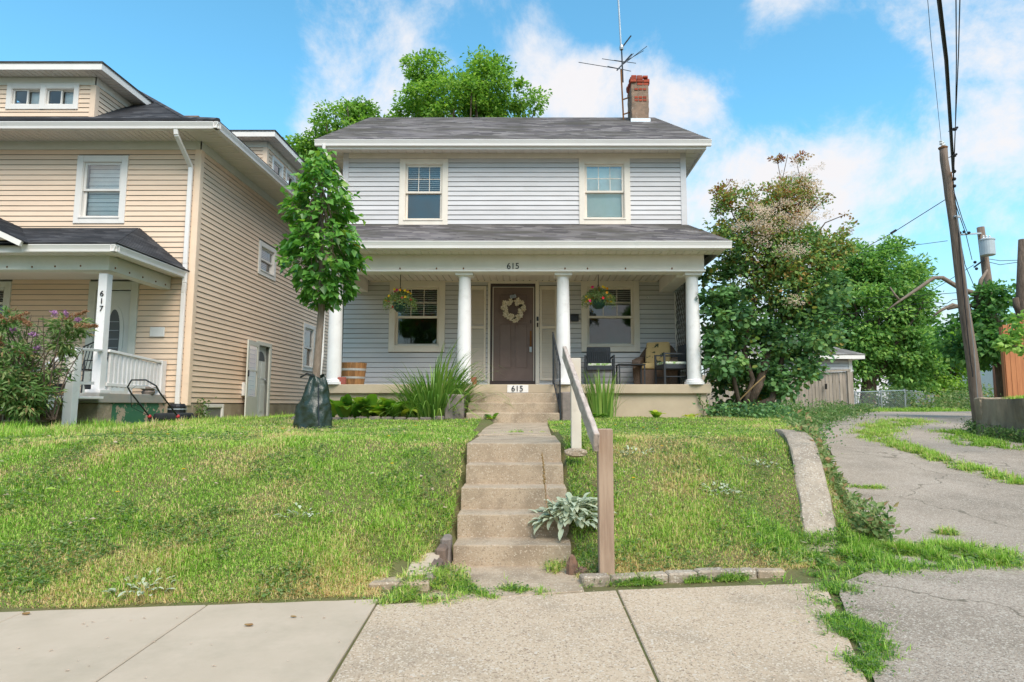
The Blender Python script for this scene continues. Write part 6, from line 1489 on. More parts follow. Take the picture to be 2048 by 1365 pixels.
ax = np.stack([np.cos(th2), np.sin(th2), np.full(m_, -.55)], 1) + g.normal(0, .4, (m_, 3)); nr = np.stack([np.cos(th2) * .7, np.sin(th2) * .7, np.full(m_, .8)], 1) + g.normal(0, .35, (m_, 3))
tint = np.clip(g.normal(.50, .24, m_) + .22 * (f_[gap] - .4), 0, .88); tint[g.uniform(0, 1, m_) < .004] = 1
s_ = g.uniform(.7, 1.25, m_)
for k in range(34):
    ff = g.uniform(.02, .97); a0 = g.uniform(0, 6.28); r0_ = float(np.interp(ff, *zip(*prof))) * .95; L0 = g.uniform(.10, .26); up_ = g.uniform(-.2, .9)
    b0_ = np.array([TX + .02 + math.cos(a0) * r0_, TY + math.sin(a0) * r0_, zb_ + ff * hh]); dd = np.array([math.cos(a0), math.sin(a0), up_]); dd /= np.linalg.norm(dd); nl_ = int(g.integers(5, 10))
    pp_ = b0_ + dd * (np.linspace(0, 1, nl_) * L0)[:, None]; MB().tube([b0_ - dd * .25, b0_ + dd * L0], [.006, .003], 4).build('twig', 'pale_bark', yt)
    pos = np.concatenate([pos, pp_]); ax = np.concatenate([ax, dd + g.normal(0, .6, (nl_, 3)) + [0, 0, -.3]]); nr = np.concatenate([nr, dd * .5 + [0, 0, .8] + g.normal(0, .3, (nl_, 3))])
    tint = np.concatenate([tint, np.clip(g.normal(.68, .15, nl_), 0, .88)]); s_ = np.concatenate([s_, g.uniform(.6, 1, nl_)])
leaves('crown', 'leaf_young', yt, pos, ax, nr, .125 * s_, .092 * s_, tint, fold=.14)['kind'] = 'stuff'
limbs(yt, tp[2], tp[4], [tuple(pos[k]) for k in g.integers(0, m_, 30)], .014, .004, 'pale_bark', 3, name='branch')

# trees behind the grey house
def at3(u, v, Y): p = aty(u, v, Y); return (p.x, p.y, p.z)
def ell(u, v, Y, ru, rv, ry=None):
    p = aty(u, v, Y); s = Y * 1.03 / FPX; return (p.x, p.y, p.z, ru * s, (ry or ru) * s, rv * s)
def bgtree(label, base, ells, nclump, per, cr, L, m, seed, group='trees behind the houses', tint=(.5, .2), r=.3, tr_m='bark', nl=14, topt=.0, W=.62, drop=.2, shell=.5):
    t = thing('broadleaf_tree', label, 'tree', base, group); e0 = ells[0]
    fork = (e0[0] * .7 + base[0] * .3, e0[1], base[2] + (e0[2] - base[2]) * .45)
    MB().tube([base, ((base[0] * 2 + fork[0]) / 3, (base[1] * 2 + fork[1]) / 3, (base[2] * 2 + fork[2]) / 3), fork, (e0[0], e0[1], e0[2])], [r, r * .85, r * .7, r * .25], 10).build('trunk', tr_m, t, smooth=True)
    cc = crown(t, ells, nclump, per, cr, L, L * W, m, seed, tint=tint, topt=topt, drop=drop, shell=shell)
    rg = np.random.default_rng(seed); limbs(t, base, fork, [tuple(cc[k]) for k in rg.integers(0, len(cc), nl)], r * .4, r * .06, tr_m, seed)
    return t
bt = bgtree('tall bright green tree rising over the middle of the grey roof', (-3.0, 27, 1), [ell(905, 215, 27, 95, 75), ell(850, 140, 27, 35, 42), ell(985, 190, 27, 62, 68), ell(1050, 200, 27, 42, 30), ell(830, 240, 27, 48, 30), ell(960, 130, 27, 28, 22)], 230, 95, .55, .17, 'leaf_back', 71, tint=(.52, .2), r=.4)
bt2 = bgtree('lower tree top showing at the left end of the grey roof', (-9.4, 26, 1), [ell(700, 262, 26, 62, 52), ell(650, 310, 26, 55, 45), ell(612, 320, 26, 42, 40), ell(715, 225, 26, 26, 22)], 130, 85, .5, .16, 'leaf_back', 72, tint=(.5, .2), r=.3)
# far maple and neighbours beyond the chain-link fence
bgtree('large green maple beyond the chain link fence', tuple(aty(1733, 815, 36)[:2]) + (.8,), [ell(1740, 620, 36, 105, 130), ell(1690, 700, 36, 75, 75), ell(1800, 700, 36, 80, 85), ell(1790, 545, 36, 62, 62), ell(1700, 560, 36, 55, 70), ell(1835, 640, 36, 38, 70)], 460, 85, .75, .24, 'leaf_maple', 73, tint=(.52, .2), r=.5, nl=24, shell=.35)
bgtree('yellow-green tree right of the large maple', tuple(aty(1880, 815, 44)[:2]) + (.6,), [ell(1870, 740, 44, 70, 60), ell(1905, 700, 44, 30, 42), ell(1850, 790, 44, 45, 35)], 170, 80, .8, .26, 'leaf_back', 74, tint=(.6, .2), r=.3)
bgtree('dark dense tree far behind the utility poles', tuple(aty(1985, 790, 80)[:2]) + (0,), [ell(1985, 715, 80, 55, 40), ell(2040, 720, 80, 40, 30)], 90, 60, 1.6, .5, 'leaf_maple', 75, tint=(.25, .15), r=.4)
bgtree('bright low tree beyond the alley bend', tuple(aty(1925, 800, 55)[:2]) + (0,), [ell(1925, 770, 55, 42, 42), ell(1950, 740, 55, 25, 30)], 90, 60, 1.0, .32, 'leaf_back', 76, tint=(.6, .2), r=.2)
bgtree('tree filling the gap behind the garage roof', tuple(aty(1600, 815, 38)[:2]) + (.8,), [ell(1600, 690, 38, 75, 75), ell(1560, 740, 38, 60, 60)], 150, 70, .8, .26, 'leaf_maple', 77, tint=(.4, .2), r=.3)

def copy_tree_thing(src, loc, label, rz, group):
    r = src.copy(); COL.objects.link(r); r.location = loc; r.rotation_euler = (0, 0, rz); r['label'] = label; r['group'] = group
    for ch in list(src.children): c = ch.copy(); COL.objects.link(c); c.parent = r
    return r
for k, (x_, y_, lb) in enumerate([(-14, -19, 'street tree across the road, far left behind the viewer'), (-6, -21, 'street tree across the road, left of centre behind the viewer'), (1.5, -18, 'street tree across the road, straight behind the viewer'), (9, -20, 'street tree across the road, right of centre behind the viewer'), (17, -22, 'street tree across the road, far right behind the viewer')]):
    copy_tree_thing(bt, (x_, y_, -.2), lb, 1.3 * k, 'trees across the street')

for k in range(6):  # unseen shrubs added so the windows reflect foliage, not the bright horizon
    r_ = copy_tree_thing(bt2, (-14 + k * 5.6, -14 - (k % 2), -.2), ['leftmost', 'second', 'third', 'fourth', 'fifth', 'rightmost'][k] + ' low dense shrub added unseen behind the viewer to darken the window reflections', .9 * k, 'shrubs added for the window reflections'); r_.scale = (.75, .75, .62); r_.name = 'reflection_shrub'; r_['category'] = 'shrub'

# pruned maple with long bare limbs at the right
pm = thing('pruned_tree', 'pruned tree with long bare limbs reaching left behind the leaning pole', 'tree', (15.6, 20, 1.6))
q = MB(); U = lambda u, v, Y=20: aty(u, v, Y)
q.tube([U(2022, 800), U(2010, 720), U(1985, 650), U(1965, 600), U(1955, 585)], [.34, .30, .24, .19, .15], 12)
q.build('trunk', 'bark', pm, smooth=True)
for nm, pts, rs in (('limb', [(1962, 592), (1925, 580), (1885, 556), (1868, 556), (1840, 575), (1800, 602), (1775, 620)], [.11, .08, .07, .06, .055, .04, .02]),
                    ('limb', [(1978, 640), (1940, 622), (1905, 610), (1880, 622), (1868, 632)], [.10, .08, .06, .045, .03]),
                    ('limb', [(1972, 615), (1930, 610), (1895, 618)], [.08, .06, .05]), ('limb', [(1800, 602), (1790, 590), (1780, 575)], [.04, .03, .02]), ('limb', [(1958, 588), (1962, 560), (1975, 540)], [.09, .06, .03])):
    MB().tube([U(*p) for p in pts], rs, 8).build(nm, 'pale_bark', pm, smooth=True)
crown(pm, [ell(1945, 680, 19.8, 58, 48), ell(1985, 620, 19.8, 40, 45), ell(1910, 700, 20, 35, 28), ell(1975, 700, 20, 38, 30), ell(1995, 590, 20, 24, 20)], 95, 42, .38, .17, .14, 'leaf_maple', 78, tint=(.22, .16), drop=.4)
br = thing('overhanging_branch', 'bright green leafy sprig entering at the right edge before the cedar fence', 'branch', tuple(aty(2050, 690, 11)))
MB().tube([aty(2120, 690, 11.2), aty(2060, 700, 11), aty(2020, 690, 11)], [.03, .02, .008], 6).build('twig', 'bark', br)
crown(br, [ell(2042, 690, 11, 30, 24), ell(2046, 640, 11, 16, 18)], 16, 26, .16, .12, .09, 'leaf_maple', 79, tint=(.75, .15), drop=.3)

# smoke bush at the right corner of the house
sb = thing('smoke_bush', 'large smoke bush with reddish top leaves and tan plumes right of the porch', 'bush', (4.3, 12.6, 1.0)); SY = 12.7
S = lambda u, v, Y=SY: aty(u, v, Y)
q = MB()
stems = [([(1492, 828), (1510, 770), (1545, 700), (1562, 650), (1585, 590), (1600, 520)], [.10, .085, .075, .06, .04, .02]), ([(1485, 828), (1535, 800), (1560, 750), (1575, 690)], [.09, .07, .06, .04]),
         ([(1480, 828), (1500, 760), (1495, 700), (1505, 600), (1500, 520), (1490, 460)], [.06, .05, .045, .035, .025, .012]), ([(1480, 828), (1460, 750), (1450, 680), (1440, 600)], [.05, .045, .035, .02]),
         ([(1505, 620), (1540, 540), (1565, 460), (1570, 400)], [.03, .025, .018, .01]), ([(1570, 640), (1630, 570), (1670, 500)], [.04, .03, .012]), ([(1560, 420), (1556, 370), (1552, 325)], [.012, .009, .006]), ([(1570, 410), (1572, 360), (1573, 312)], [.012, .009, .006]), ([(1580, 420), (1592, 370), (1602, 325)], [.012, .009, .006]),
         ([(1500, 500), (1470, 430), (1455, 380)], [.02, .012, .008]), ([(1590, 470), (1620, 430), (1650, 395)], [.02, .012, .008]), ([(1620, 480), (1660, 440), (1690, 430)], [.02, .012, .008])]
for pts, rs in stems: MB().tube([S(*p) + Vector((0, .25 * math.sin(k * 2.1 + pts[0][0]), 0)) for k, p in enumerate(pts)], rs, 7).build('stem', 'bark', sb, smooth=True)
MB().tube([S(1480, 800, 12.2), S(1510, 770, 12.1), S(1530, 752, 12.1)], .012, 5).build('dead_twig', 'orange_stem', sb)
low = [ell(1510, 700, SY + 1.2, 75, 65), ell(1470, 775, SY + .9, 60, 40), ell(1525, 785, SY + 1.0, 40, 25), ell(1440, 620, SY, 45, 60), ell(1450, 700, SY - .2, 50, 60), ell(1480, 640, SY, 50, 60), ell(1600, 650, SY, 72, 62), ell(1635, 600, SY, 60, 60), ell(1570, 740, SY, 55, 50), ell(1620, 715, SY, 38, 30), ell(1435, 560, SY, 32, 45)]
crown(sb, low, 260, 46, .30, .09, .08, 'leaf_smoke', 81, tint=(.30, .16), shape='round', drop=.2, name='lower_foliage', shell=.35, fold=.08)
crown(sb, [ell(1430, 640, 12.0, 28, 70), ell(1445, 710, 12.0, 32, 48), ell(1470, 610, 12.1, 24, 40)], 36, 38, .22, .095, .088, 'leaf_smoke', 82, tint=(.24, .10), shape='round', drop=.5, name='lower_foliage', shell=.5, fold=.06)
mid = [ell(1520, 500, SY, 80, 70), ell(1600, 510, SY, 72, 60), ell(1660, 500, SY, 42, 42), ell(1470, 470, SY, 42, 50), ell(1560, 580, SY, 75, 50), ell(1500, 560, SY, 60, 40)]
crown(sb, mid, 310, 42, .27, .085, .058, 'leaf_smoke', 83, tint=(.50, .17), drop=.1, name='crown', shell=.35)
top = [ell(1490, 405, SY, 45, 34), ell(1455, 390, SY, 24, 24), ell(1560, 400, SY, 60, 32), ell(1625, 400, SY, 30, 25), ell(1690, 455, SY, 18, 28), ell(1535, 440, SY, 70, 32), ell(1445, 410, SY, 20, 18), ell(1590, 380, SY, 30, 20)]
crown(sb, top, 190, 44, .18, .068, .045, 'leaf_smoke', 84, tint=(.66, .16), drop=-.3, name='crown', shell=.2)
crown(sb, [ell(1553, 318, SY, 10, 12), ell(1574, 308, SY, 9, 9), ell(1604, 318, SY, 14, 10), ell(1462, 368, SY, 8, 12), ell(1690, 425, SY, 6, 9)], 14, 26, .09, .06, .035, 'leaf_smoke', 85, tint=(.9, .08), drop=-.4, name='crown', shell=.1)
crown(sb, [ell(1545, 440, SY - .5, 70, 30), ell(1610, 430, SY - .5, 40, 25), ell(1510, 465, SY - .6, 40, 22), ell(1575, 500, SY - .8, 35, 20), ell(1600, 600, SY - .9, 22, 10), ell(1580, 380, SY - .3, 50, 20)], 62, 70, .22, .05, .02, 'plume', 86, tint=(.5, .25), name='plumes', shell=.2, drop=-.2)
crown(sb, [ell(1600, 340, SY, 40, 22), ell(1480, 380, SY, 30, 14), ell(1640, 380, SY, 22, 16)], 14, 50, .16, .04, .012, 'plume', 87, tint=(.3, .2), name='plumes', shell=.2)

# ground cover bank between lawn and driveway at the corner
def patch(name, label_, m, pts, n, L, W, h, seed, tint, kind='stuff', up=.8, shape='leaf', spread=.2):
    g = np.random.default_rng(seed); P_ = np.array(pts); seg = g.integers(0, len(P_), n)
    ctr = P_[seg]; x = ctr[:, 0] + g.normal(0, 1, n) * ctr[:, 2] * .5; y = ctr[:, 1] + g.normal(0, 1, n) * ctr[:, 3] * .5
    z = H(x, y) + g.uniform(0, 1, n) ** 1.6 * h * (.4 + .8 * fbm(x * 2, y * 2, seed))
    ax = norm(g.normal(0, 1, (n, 3)) * [1, 1, .4] + [0, 0, up]); s = g.uniform(.6, 1.3, n)
    o = leaves(name, m, None, np.stack([x, y, z], 1), ax, g.normal(0, .4, (n, 3)) + [0, -.2, .8], L * s, W * s, np.clip(g.normal(tint, .18, n), 0, 1), shape=shape)
    o['kind'] = kind; return o
patch('undergrowth', '', 'leaf_smoke', [(3.7, 11.9, .5, .4), (4.2, 12.1, .8, .5), (4.9, 12.6, .7, .7), (4.2, 11.7, .4, .4), (4.6, 11.9, .4, .4), (5.5, 13.2, .6, .8), (6.2, 14.5, .6, .8), (4.9, 12.8, .8, .8)], 2800, .06, .045, .36, 91, .22, shape='round')
patch('undergrowth', '', 'bush_leaf', [(5.0, 12.0, .5, .6), (4.5, 11.0, .4, .5), (4.0, 9.6, .25, .4), (3.7, 8.6, .2, .4)], 500, .055, .03, .12, 92, .6)
patch('weeds', '', 'bush_leaf', [(6.8, 16, .6, .8), (7.6, 17.5, .8, .8), (8.6, 19, .9, .8), (9.8, 20.5, .9, 1), (10.9, 22.5, 1, 1), (12.3, 24.6, .8, .7), (13.3, 25.4, .5, .5)], 5200, .085, .05, .40, 93, .5)
patch('weeds', '', 'bush_leaf', [(3.25, 6.6, .16, .3), (3.35, 7.1, .2, .3), (3.2, 6.1, .16, .3), (3.45, 7.6, .25, .3), (3.1, 5.8, .15, .2)], 1700, .07, .035, .34, 94, .72)
patch('weeds', '', 'bush_leaf', [(10.2, 14.0, .25, .6), (10.15, 13.2, .2, .5), (10.25, 12.2, .2, .7), (10.9, 15.4, .3, .4), (10.1, 11.2, .2, .7), (10.6, 14.9, .3, .3)], 3600, .06, .03, .34, 95, .4)
patch('weeds', '', 'bush_leaf', [(19.5, 30.5, 3, .6), (23, 33, 1.6, 1.5), (25, 37, 1.4, 2), (17, 30, 1.4, .5), (27, 42, 1.5, 3), (15, 32, 1.5, 1)], 7000, .16, .09, 1.3, 96, .6)

# grass
def blades(name, x, y, L, wid, tint, seed, lean=.5, parent=None):
    g = np.random.default_rng(seed); n = len(x); z = H(x, y)
    a = g.uniform(0, 2 * np.pi, n); ln = np.abs(g.normal(0, lean, n)); d = np.stack([np.cos(a) * ln, np.sin(a) * ln, np.ones(n)], 1); d = norm(d)
    sdv = np.stack([-np.sin(a + g.normal(0, .6, n)), np.cos(a), np.zeros(n)], 1); sdv = norm(sdv); 
    P0 = np.stack([x, y, z - .004], 1); w = wid[:, None] * .5; Lc = L[:, None]
    mid_ = P0 + d * Lc * .55; tip = P0 + d * Lc * .9 + np.stack([np.cos(a) * ln, np.sin(a) * ln, -ln * .3], 1) * Lc * .45
    V = np.stack([P0 - sdv * w, P0 + sdv * w, mid_ + sdv * w * .8, mid_ - sdv * w * .8, tip], 1).reshape(-1, 3)
    b = np.arange(n)[:, None] * 5; F = np.concatenate([b + np.array([[0, 1, 2, 3]]), b + np.array([[3, 2, 4]])], 1).ravel(); C = np.tile([4, 3], n)
    o = np_mesh(name, V, F, C, 'grass_blade', parent, np.repeat(tint, 5)); o['kind'] = 'stuff'; return o
def lawn_ok(x, y):
    ok = (y > y0(x) + .015)
    ok &= ~((x > -.66) & (x < .34) & (y < 7.9) & (y > 4.0)); ok &= ~((x > -.74 - (y - 7.9) * .04) & (x < .27) & (y >= 7.9) & (y < 11))
    ok &= ~((x > -.75) & (x < -.6) & (y < 5.15)); ok &= ~((x > .3) & (x < 1.9) & (y < y0(x) + .02))
    wallx = np.interp(y, [5.5, 6.35, 6.95, 7.55, 7.95], [2.37, 2.64, 2.84, 3.0, 3.06])
    ok &= ~((x > wallx) & (x < wallx + .33) & (y > 5.5) & (y < 8.0)); ok &= x < xl(y) + .3
    ok &= ~((x > -4.05) & (x < 3.45) & (y > 11.9)); ok &= ~((x < -6.97) & (y > 12.7)); ok &= ~((x < -7.38) & (y > 10.9))
    ok &= ~((x > -4.3) & (x < 3.5) & (y > 13.7))
    ok &= ~((x > -1.15) & (x < .5) & (y > 10.9)); ok &= ~((x > -1.0) & (x < -.62) & (y < 4.66) & (y > 4.28) & (vnoise(x * 9, y * 9, 4) > .25))
    return ok
def scatter(n, x0_, x1_, ya_, yb_, seed, pw=1.6):
    g = np.random.default_rng(seed); u = g.uniform(0, 1, n); y = (ya_ ** (1 - pw) + u * (yb_ ** (1 - pw) - ya_ ** (1 - pw))) ** (1 / (1 - pw))
    half = y * .93 + .6; x = g.uniform(-1, 1, n) * half - .1 * y; k = (x > x0_) & (x < x1_); return x[k], y[k]
def lawn_tint(x, y, g):
    base = .38 + .35 * (fbm(x * .9, y * .9, 3) - .5); dry = np.clip((fbm(x * 1.5 + 5, y * 1.9, 14, 5) - .50) * 4.2, 0, 1)
    edge = np.clip(1 - (y - y0(x)) / .30, 0, 1); right = np.clip((x - .35) / .5, 0, 1) * np.clip((8.5 - y) / 2, 0, 1); bag = np.exp(-((x - TX) ** 2 + (y - TY + .25) ** 2 * 2) / .5)
    dryp = np.clip(dry * .62 + edge * .5 + right * .17 + bag * .9 + .05, 0, .95)
    t = base + g.normal(0, .21, len(x)); isdry = g.uniform(0, 1, len(x)) < dryp; t = np.where(isdry, g.normal(.83, .09, len(x)), t); return np.clip(t, 0, 1)
g = np.random.default_rng(100)
x, y = scatter(1150000, -12, 5.2, 3.7, 17, 101, 2.3); k = lawn_ok(x, y); x, y = x[k], y[k]
bare = np.exp(-((x - TX) ** 2 + (y - TY + .2) ** 2 * 2) / .35); k = g.uniform(0, 1, len(x)) > bare * .8; x, y = x[k], y[k]
dens = fbm(x * 3.3, y * 3.3, 8); k = g.uniform(0, 1, len(x)) < .55 + .8 * (dens - .35); x, y = x[k], y[k]
far_ = np.clip((y - 5) / 6, 0, 1); shag = np.clip(fbm(x * 2.1, y * 2.1, 44) - .45, 0, 1) * 2
L = (.028 + .046 * shag) * g.uniform(.6, 1.5, len(x)); ed_ = np.clip(1 - (y - y0(x)) / .4, 0, 1); L = L * (1 - .35 * ed_); tall = (x < -5.2) & (y > 7.2); L = np.where(tall, L * 2.6, L)
blades('grass', x, y, L, (.0055 + .004 * far_) * g.uniform(.7, 1.3, len(x)), lawn_tint(x, y, g), 102, .95)
# broad-leaved weeds in the lawn
x, y = scatter(60000, -9, 3, 4.1, 11, 111, 2.0); k = lawn_ok(x, y) & (fbm(x * 1.9 + 9, y * 1.9, 17) > np.where(x > .3, .44, .56)); x, y = x[k], y[k]; n = len(x)
a = g.uniform(0, 6.28, n); leaves('ground_cover', 'bush_leaf', None, np.stack([x, y, H(x, y) + g.uniform(.01, .045, n)], 1), np.stack([np.cos(a), np.sin(a), g.uniform(0, .6, n)], 1), g.normal(0, .3, (n, 3)) + [0, 0, 1], g.uniform(.018, .04, n), g.uniform(.012, .026, n), np.clip(g.normal(.60, .17, n), 0, .85))['kind'] = 'stuff'
# weeds along the driveway edge, joints and cracks
def strip(path, wd, n, L, seed, tint, wid=.005, lean=1.0):
    g = np.random.default_rng(seed); P_ = np.array(path, float); sl = np.hypot(*(P_[1:] - P_[:-1])[:, :2].T); c = np.concatenate([[0], np.cumsum(sl)]); t = g.uniform(0, c[-1], n)
    x = np.interp(t, c, P_[:, 0]); y = np.interp(t, c, P_[:, 1]); w = np.interp(t, c, np.full(len(P_), wd) if np.isscalar(wd) else wd)
    x = x + g.normal(0, .5, n) * w; y = y + g.normal(0, .5, n) * w * .8; cl = fbm(x * 6, y * 6, seed, 3) + g.normal(0, .04, n); k = cl > .50; x, y = x[k], y[k]; L = L * np.clip(.35 + (cl[k] - .5) * 6, .3, 1.3)
    nb = len(x) // 9; xb_, yb_ = x[:nb] + g.normal(0, .02, nb), y[:nb] + g.normal(0, .02, nb); ab = g.uniform(0, 6.28, nb); sz = max(.02, float(np.mean(L)) * .55)
    leaves('weeds', 'bush_leaf', None, np.stack([xb_, yb_, H(xb_, yb_) + g.uniform(.005, .04, nb)], 1), np.stack([np.cos(ab), np.sin(ab), g.uniform(0, .7, nb)], 1), g.normal(0, .3, (nb, 3)) + [0, 0, 1], g.uniform(.6, 1.3, nb) * sz, g.uniform(.3, .7, nb) * sz, np.clip(g.normal(.45, .2, nb), 0, 1))['kind'] = 'stuff'
    return blades('weed_grass', x, y, L * g.uniform(.5, 1.4, len(x)), np.full(len(x), wid), np.clip(g.normal(tint - .08, .22, len(x)), 0, 1), seed, lean)
Z = lambda u, v, z=0: tuple(atz(u, v, z)[:2])
strip([(1.9, 5.0), (2.1, 5.1), (2.4, 5.25), (2.8, 5.3), (3.1, 5.35), (3.5, 5.3)], .5, 19000, .075, 201, .38, .006)
strip([(2.0, 5.35), (2.7, 5.45), (3.05, 5.7)], .3, 14000, .08, 206, .40, .006)
strip([Z(1690, 1165), Z(1700, 1230), Z(1730, 1290), Z(1745, 1350)], [.24, .18, .14, .08], 10000, .045, 202, .28, .005, 1.3)
strip([Z(1740, 1110, .0), Z(1850, 1105, 0), Z(1935, 1110, 0), Z(2010, 1130, 0)], [.2, .16, .34, .1], 20000, .085, 203, .5, .006)
strip([aty(1820, 838, 19).xy, aty(1760, 850, 16.5).xy, aty(1742, 868, 14.3).xy, aty(1800, 888, 12.6).xy, aty(1900, 930, 10.4).xy, aty(2048, 975, 8.8).xy], [.8, .6, .4, .24, .18, .2], 42000, .10, 204, .58, .011)
strip([aty(1700, 965, 8.6).xy, aty(1790, 972, 8.5).xy], .10, 1500, .06, 205, .55, .007)
strip([Z(930, 1180), Z(985, 1187), Z(1060, 1183)], .12, 9000, .05, 207, .42, .005, 1.2); strip([Z(1175, 1172), Z(1290, 1165), Z(1500, 1155)], .07, 8000, .05, 208, .42, .005)
strip([Z(760, 1192), Z(860, 1195), Z(900, 1170)], .2, 6500, .055, 209, .62, .005, 1.2); strip([Z(1110, 1140), Z(1150, 1160)], .08, 2500, .07, 210, .7, .005)
strip([aty(1900, 1070, 6.2).xy, aty(1850, 1063, 6.3).xy], .10, 2200, .08, 211, .6, .006)
strip([(-.55, 7.9), (.2, 7.9)], .03, 500, .03, 212, .6, .005); strip([aty(1900, 858, 15.5).xy, aty(1935, 865, 14.6).xy, aty(1960, 885, 12.8).xy, aty(2048, 890, 12.3).xy], .5, 20000, .09, 213, .4, .010)
strip([aty(1770, 824, 27).xy, aty(1900, 822, 27.6).xy], .8, 16000, .13, 214, .45, .02)
strip([(14.2, 28.4), (17, 29.4), (20, 30.2)], 1.1, 16000, .18, 215, .42, .025)
xg, yg = np.random.default_rng(5).uniform(10.8, 17, 42000), np.random.default_rng(6).uniform(10.5, 22, 42000); k = (xg > xr(yg) + .3); blades('grass', xg[k], yg[k], np.full(k.sum(), .10), np.full(k.sum(), .011), np.clip(np.random.default_rng(7).normal(.42, .14, k.sum()), 0, 1), 216, .7)
xg, yg = np.random.default_rng(8).uniform(-7.3, -4, 12000), np.random.default_rng(9).uniform(11.5, 19, 12000); blades('grass', xg, yg, np.full(12000, .07), np.full(12000, .009), np.clip(np.random.default_rng(10).normal(.42, .14, 12000), 0, 1), 217, .7)

# hostas, daylily and iris clumps, lamb's ear: leaf by leaf
def rosette(name, label, cat, c, nleaf, R_, L, W, m, seed, up=(.3, 1.0), tint=.5, group=None, fold=.16, big=False, mound=0):
    t = thing(name, label, cat, tuple(c), group); g = np.random.default_rng(seed)
    for k in range(nleaf):
        a = g.uniform(0, 2 * math.pi); el_ = g.uniform(*up); l_ = L * g.uniform(.7, 1.2); w_ = W * g.uniform(.8, 1.2); st_ = R_ * g.uniform(.1, 1)
        b = np.array([c[0] + math.cos(a) * st_, c[1] + math.sin(a) * st_ * .7, c[2]]); b[2] = max(b[2], Hs(b[0], b[1])) + g.uniform(0, .5) * L * .35 + mound * (1 - (st_ / R_) ** 2) * g.uniform(.5, 1)
        n_ = 6; vs = []; d_ = Vector((math.cos(a), math.sin(a), 0)); sdv = Vector((-math.sin(a), math.cos(a), 0)); p = Vector(b); an = el_
        for j in range(n_ + 1):
            f2 = j / n_; hw = w_ * .5 * (math.sin(math.pi * min(1, f2 * .93 + .07)) ** .8 if f2 < 1 else 0.0)
            nn = Vector((-d_.x * math.sin(an), -d_.y * math.sin(an), math.cos(an)))
            vs += [p + sdv * hw + nn * hw * fold * 2, p, p - sdv * hw + nn * hw * fold * 2]
            p = p + (d_ * math.cos(an) + Vector((0, 0, 1)) * math.sin(an)) * (l_ / n_); an -= 1.25 / n_ * g.uniform(.7, 1.3)
        V = np.array([tuple(q) for q in vs]); F = []; 
        for j in range(n_): q = j * 3; F += [q, q + 1, q + 4, q + 3, q + 1, q + 2, q + 5, q + 4]
        tn = np.clip(g.normal(tint, .18), 0, 1); np_mesh('leaf', V, F, np.full(2 * n_, 4), m, t, np.full(len(V), tn), smooth=True)
    return t
HS = 11.35
for k, (u_, nl_, lb) in enumerate([(690, 26, 'leftmost hosta beside the green watering bag under the barrel'), (735, 30, 'bright green hosta in the middle of the bed below the barrel'), (785, 28, 'rightmost hosta of the bed, next to the tall daylily clump')]):
    p = aty(u_, 815, HS); rosette('hosta', lb, 'plant', (p.x, HS, Hs(p.x, HS) + .02), nl_ + 14, .32, .46, .21, 'hosta_leaf', 300 + k, up=(.7, 1.4), tint=.6, group='hostas under the porch')
p = aty(1313, 822, 11.5); rosette('hosta', 'small yellow-green hosta against the bare porch wall', 'plant', (p.x, 11.5, Hs(p.x, 11.5)), 13, .07, .20, .09, 'hosta_leaf', 310, up=(.7, 1.3), tint=.8)
p = aty(1381, 827, 11.4); rosette('hosta', 'smallest flat hosta near the right corner of the porch wall', 'plant', (p.x, 11.4, Hs(p.x, 11.4)), 10, .06, .17, .07, 'hosta_leaf', 311, up=(.4, 1.0), tint=.9)
p = atz(1003, 838, .97); rosette('hosta', 'broad-leaved weed growing at the foot of the porch steps', 'weed', (p.x, 10.86, .96), 9, .05, .17, .08, 'hosta_leaf', 312, up=(.5, 1.1), tint=.45)
def straps(name, label, c, nb, spread, Lr, w, m, seed, lean, tint=.5, sx=1.0, tallx=None):
    t = thing(name, label, 'plant', tuple(c)); g = np.random.default_rng(seed); V = []; F = []; T = []; n_ = 9
    for k in range(nb):
        a = g.uniform(0, 2 * math.pi); r_ = spread * math.sqrt(g.uniform()); bx_ = c[0] + math.cos(a) * r_ * sx; by_ = c[1] + math.sin(a) * r_ * .5; an0 = math.pi / 2 - abs(g.normal(0, lean)); L = g.uniform(*Lr)
        if tallx is not None: L *= 1 + .55 * math.exp(-((bx_ - tallx) / .16) ** 2)
        dv = Vector((math.cos(a), math.sin(a) * .8, 0)); p = Vector((bx_, by_, Hs(bx_, by_) - .01)); an = an0; curl = g.uniform(.5, 2.1) * (1.4 if lean > .25 else .35); sdv = Vector((-math.sin(a), math.cos(a), 0)); b0 = len(V); sdv = (sdv + Vector((.5, 0, 0))).normalized()
        for j in range(n_ + 1):
            hw = w * .5 * (1 - (j / n_) ** 2.2) + .0006; V += [tuple(p + sdv * hw), tuple(p - sdv * hw)]; p = p + (dv * math.cos(an) + Vector((0, 0, math.sin(an)))) * (L / n_); an -= curl / n_ * (j / n_) * 2
            if p.z < Hs(p.x, p.y) + .01: p.z = Hs(p.x, p.y) + .01
        for j in range(n_): q = b0 + j * 2; F += [q, q + 1, q + 3, q + 2]
        T += [np.clip(g.normal(tint, .2), 0, 1)] * (2 * (n_ + 1))
    o = np_mesh('leaf_blades', np.array(V), F, np.full(len(F) // 4, 4), m, t, np.array(T), smooth=True); o['kind'] = 'stuff'; return t
p = aty(865, 832, 11.3); straps('daylily_clump', 'big fountain of long arching green blades left of the porch steps', (p.x, 11.35, 1.05), 560, .50, (.6, 1.15), .026, 'strap_leaf', 320, .55, tint=.6, tallx=p.x + .16)
p = aty(1205, 832, 11.4); straps('iris_clump', 'upright clump of sword-shaped leaves behind the pale handrail post', (p.x, 11.45, 1.05), 140, .24, (.5, .95), .028, 'strap_leaf', 321, .17, tint=.75)
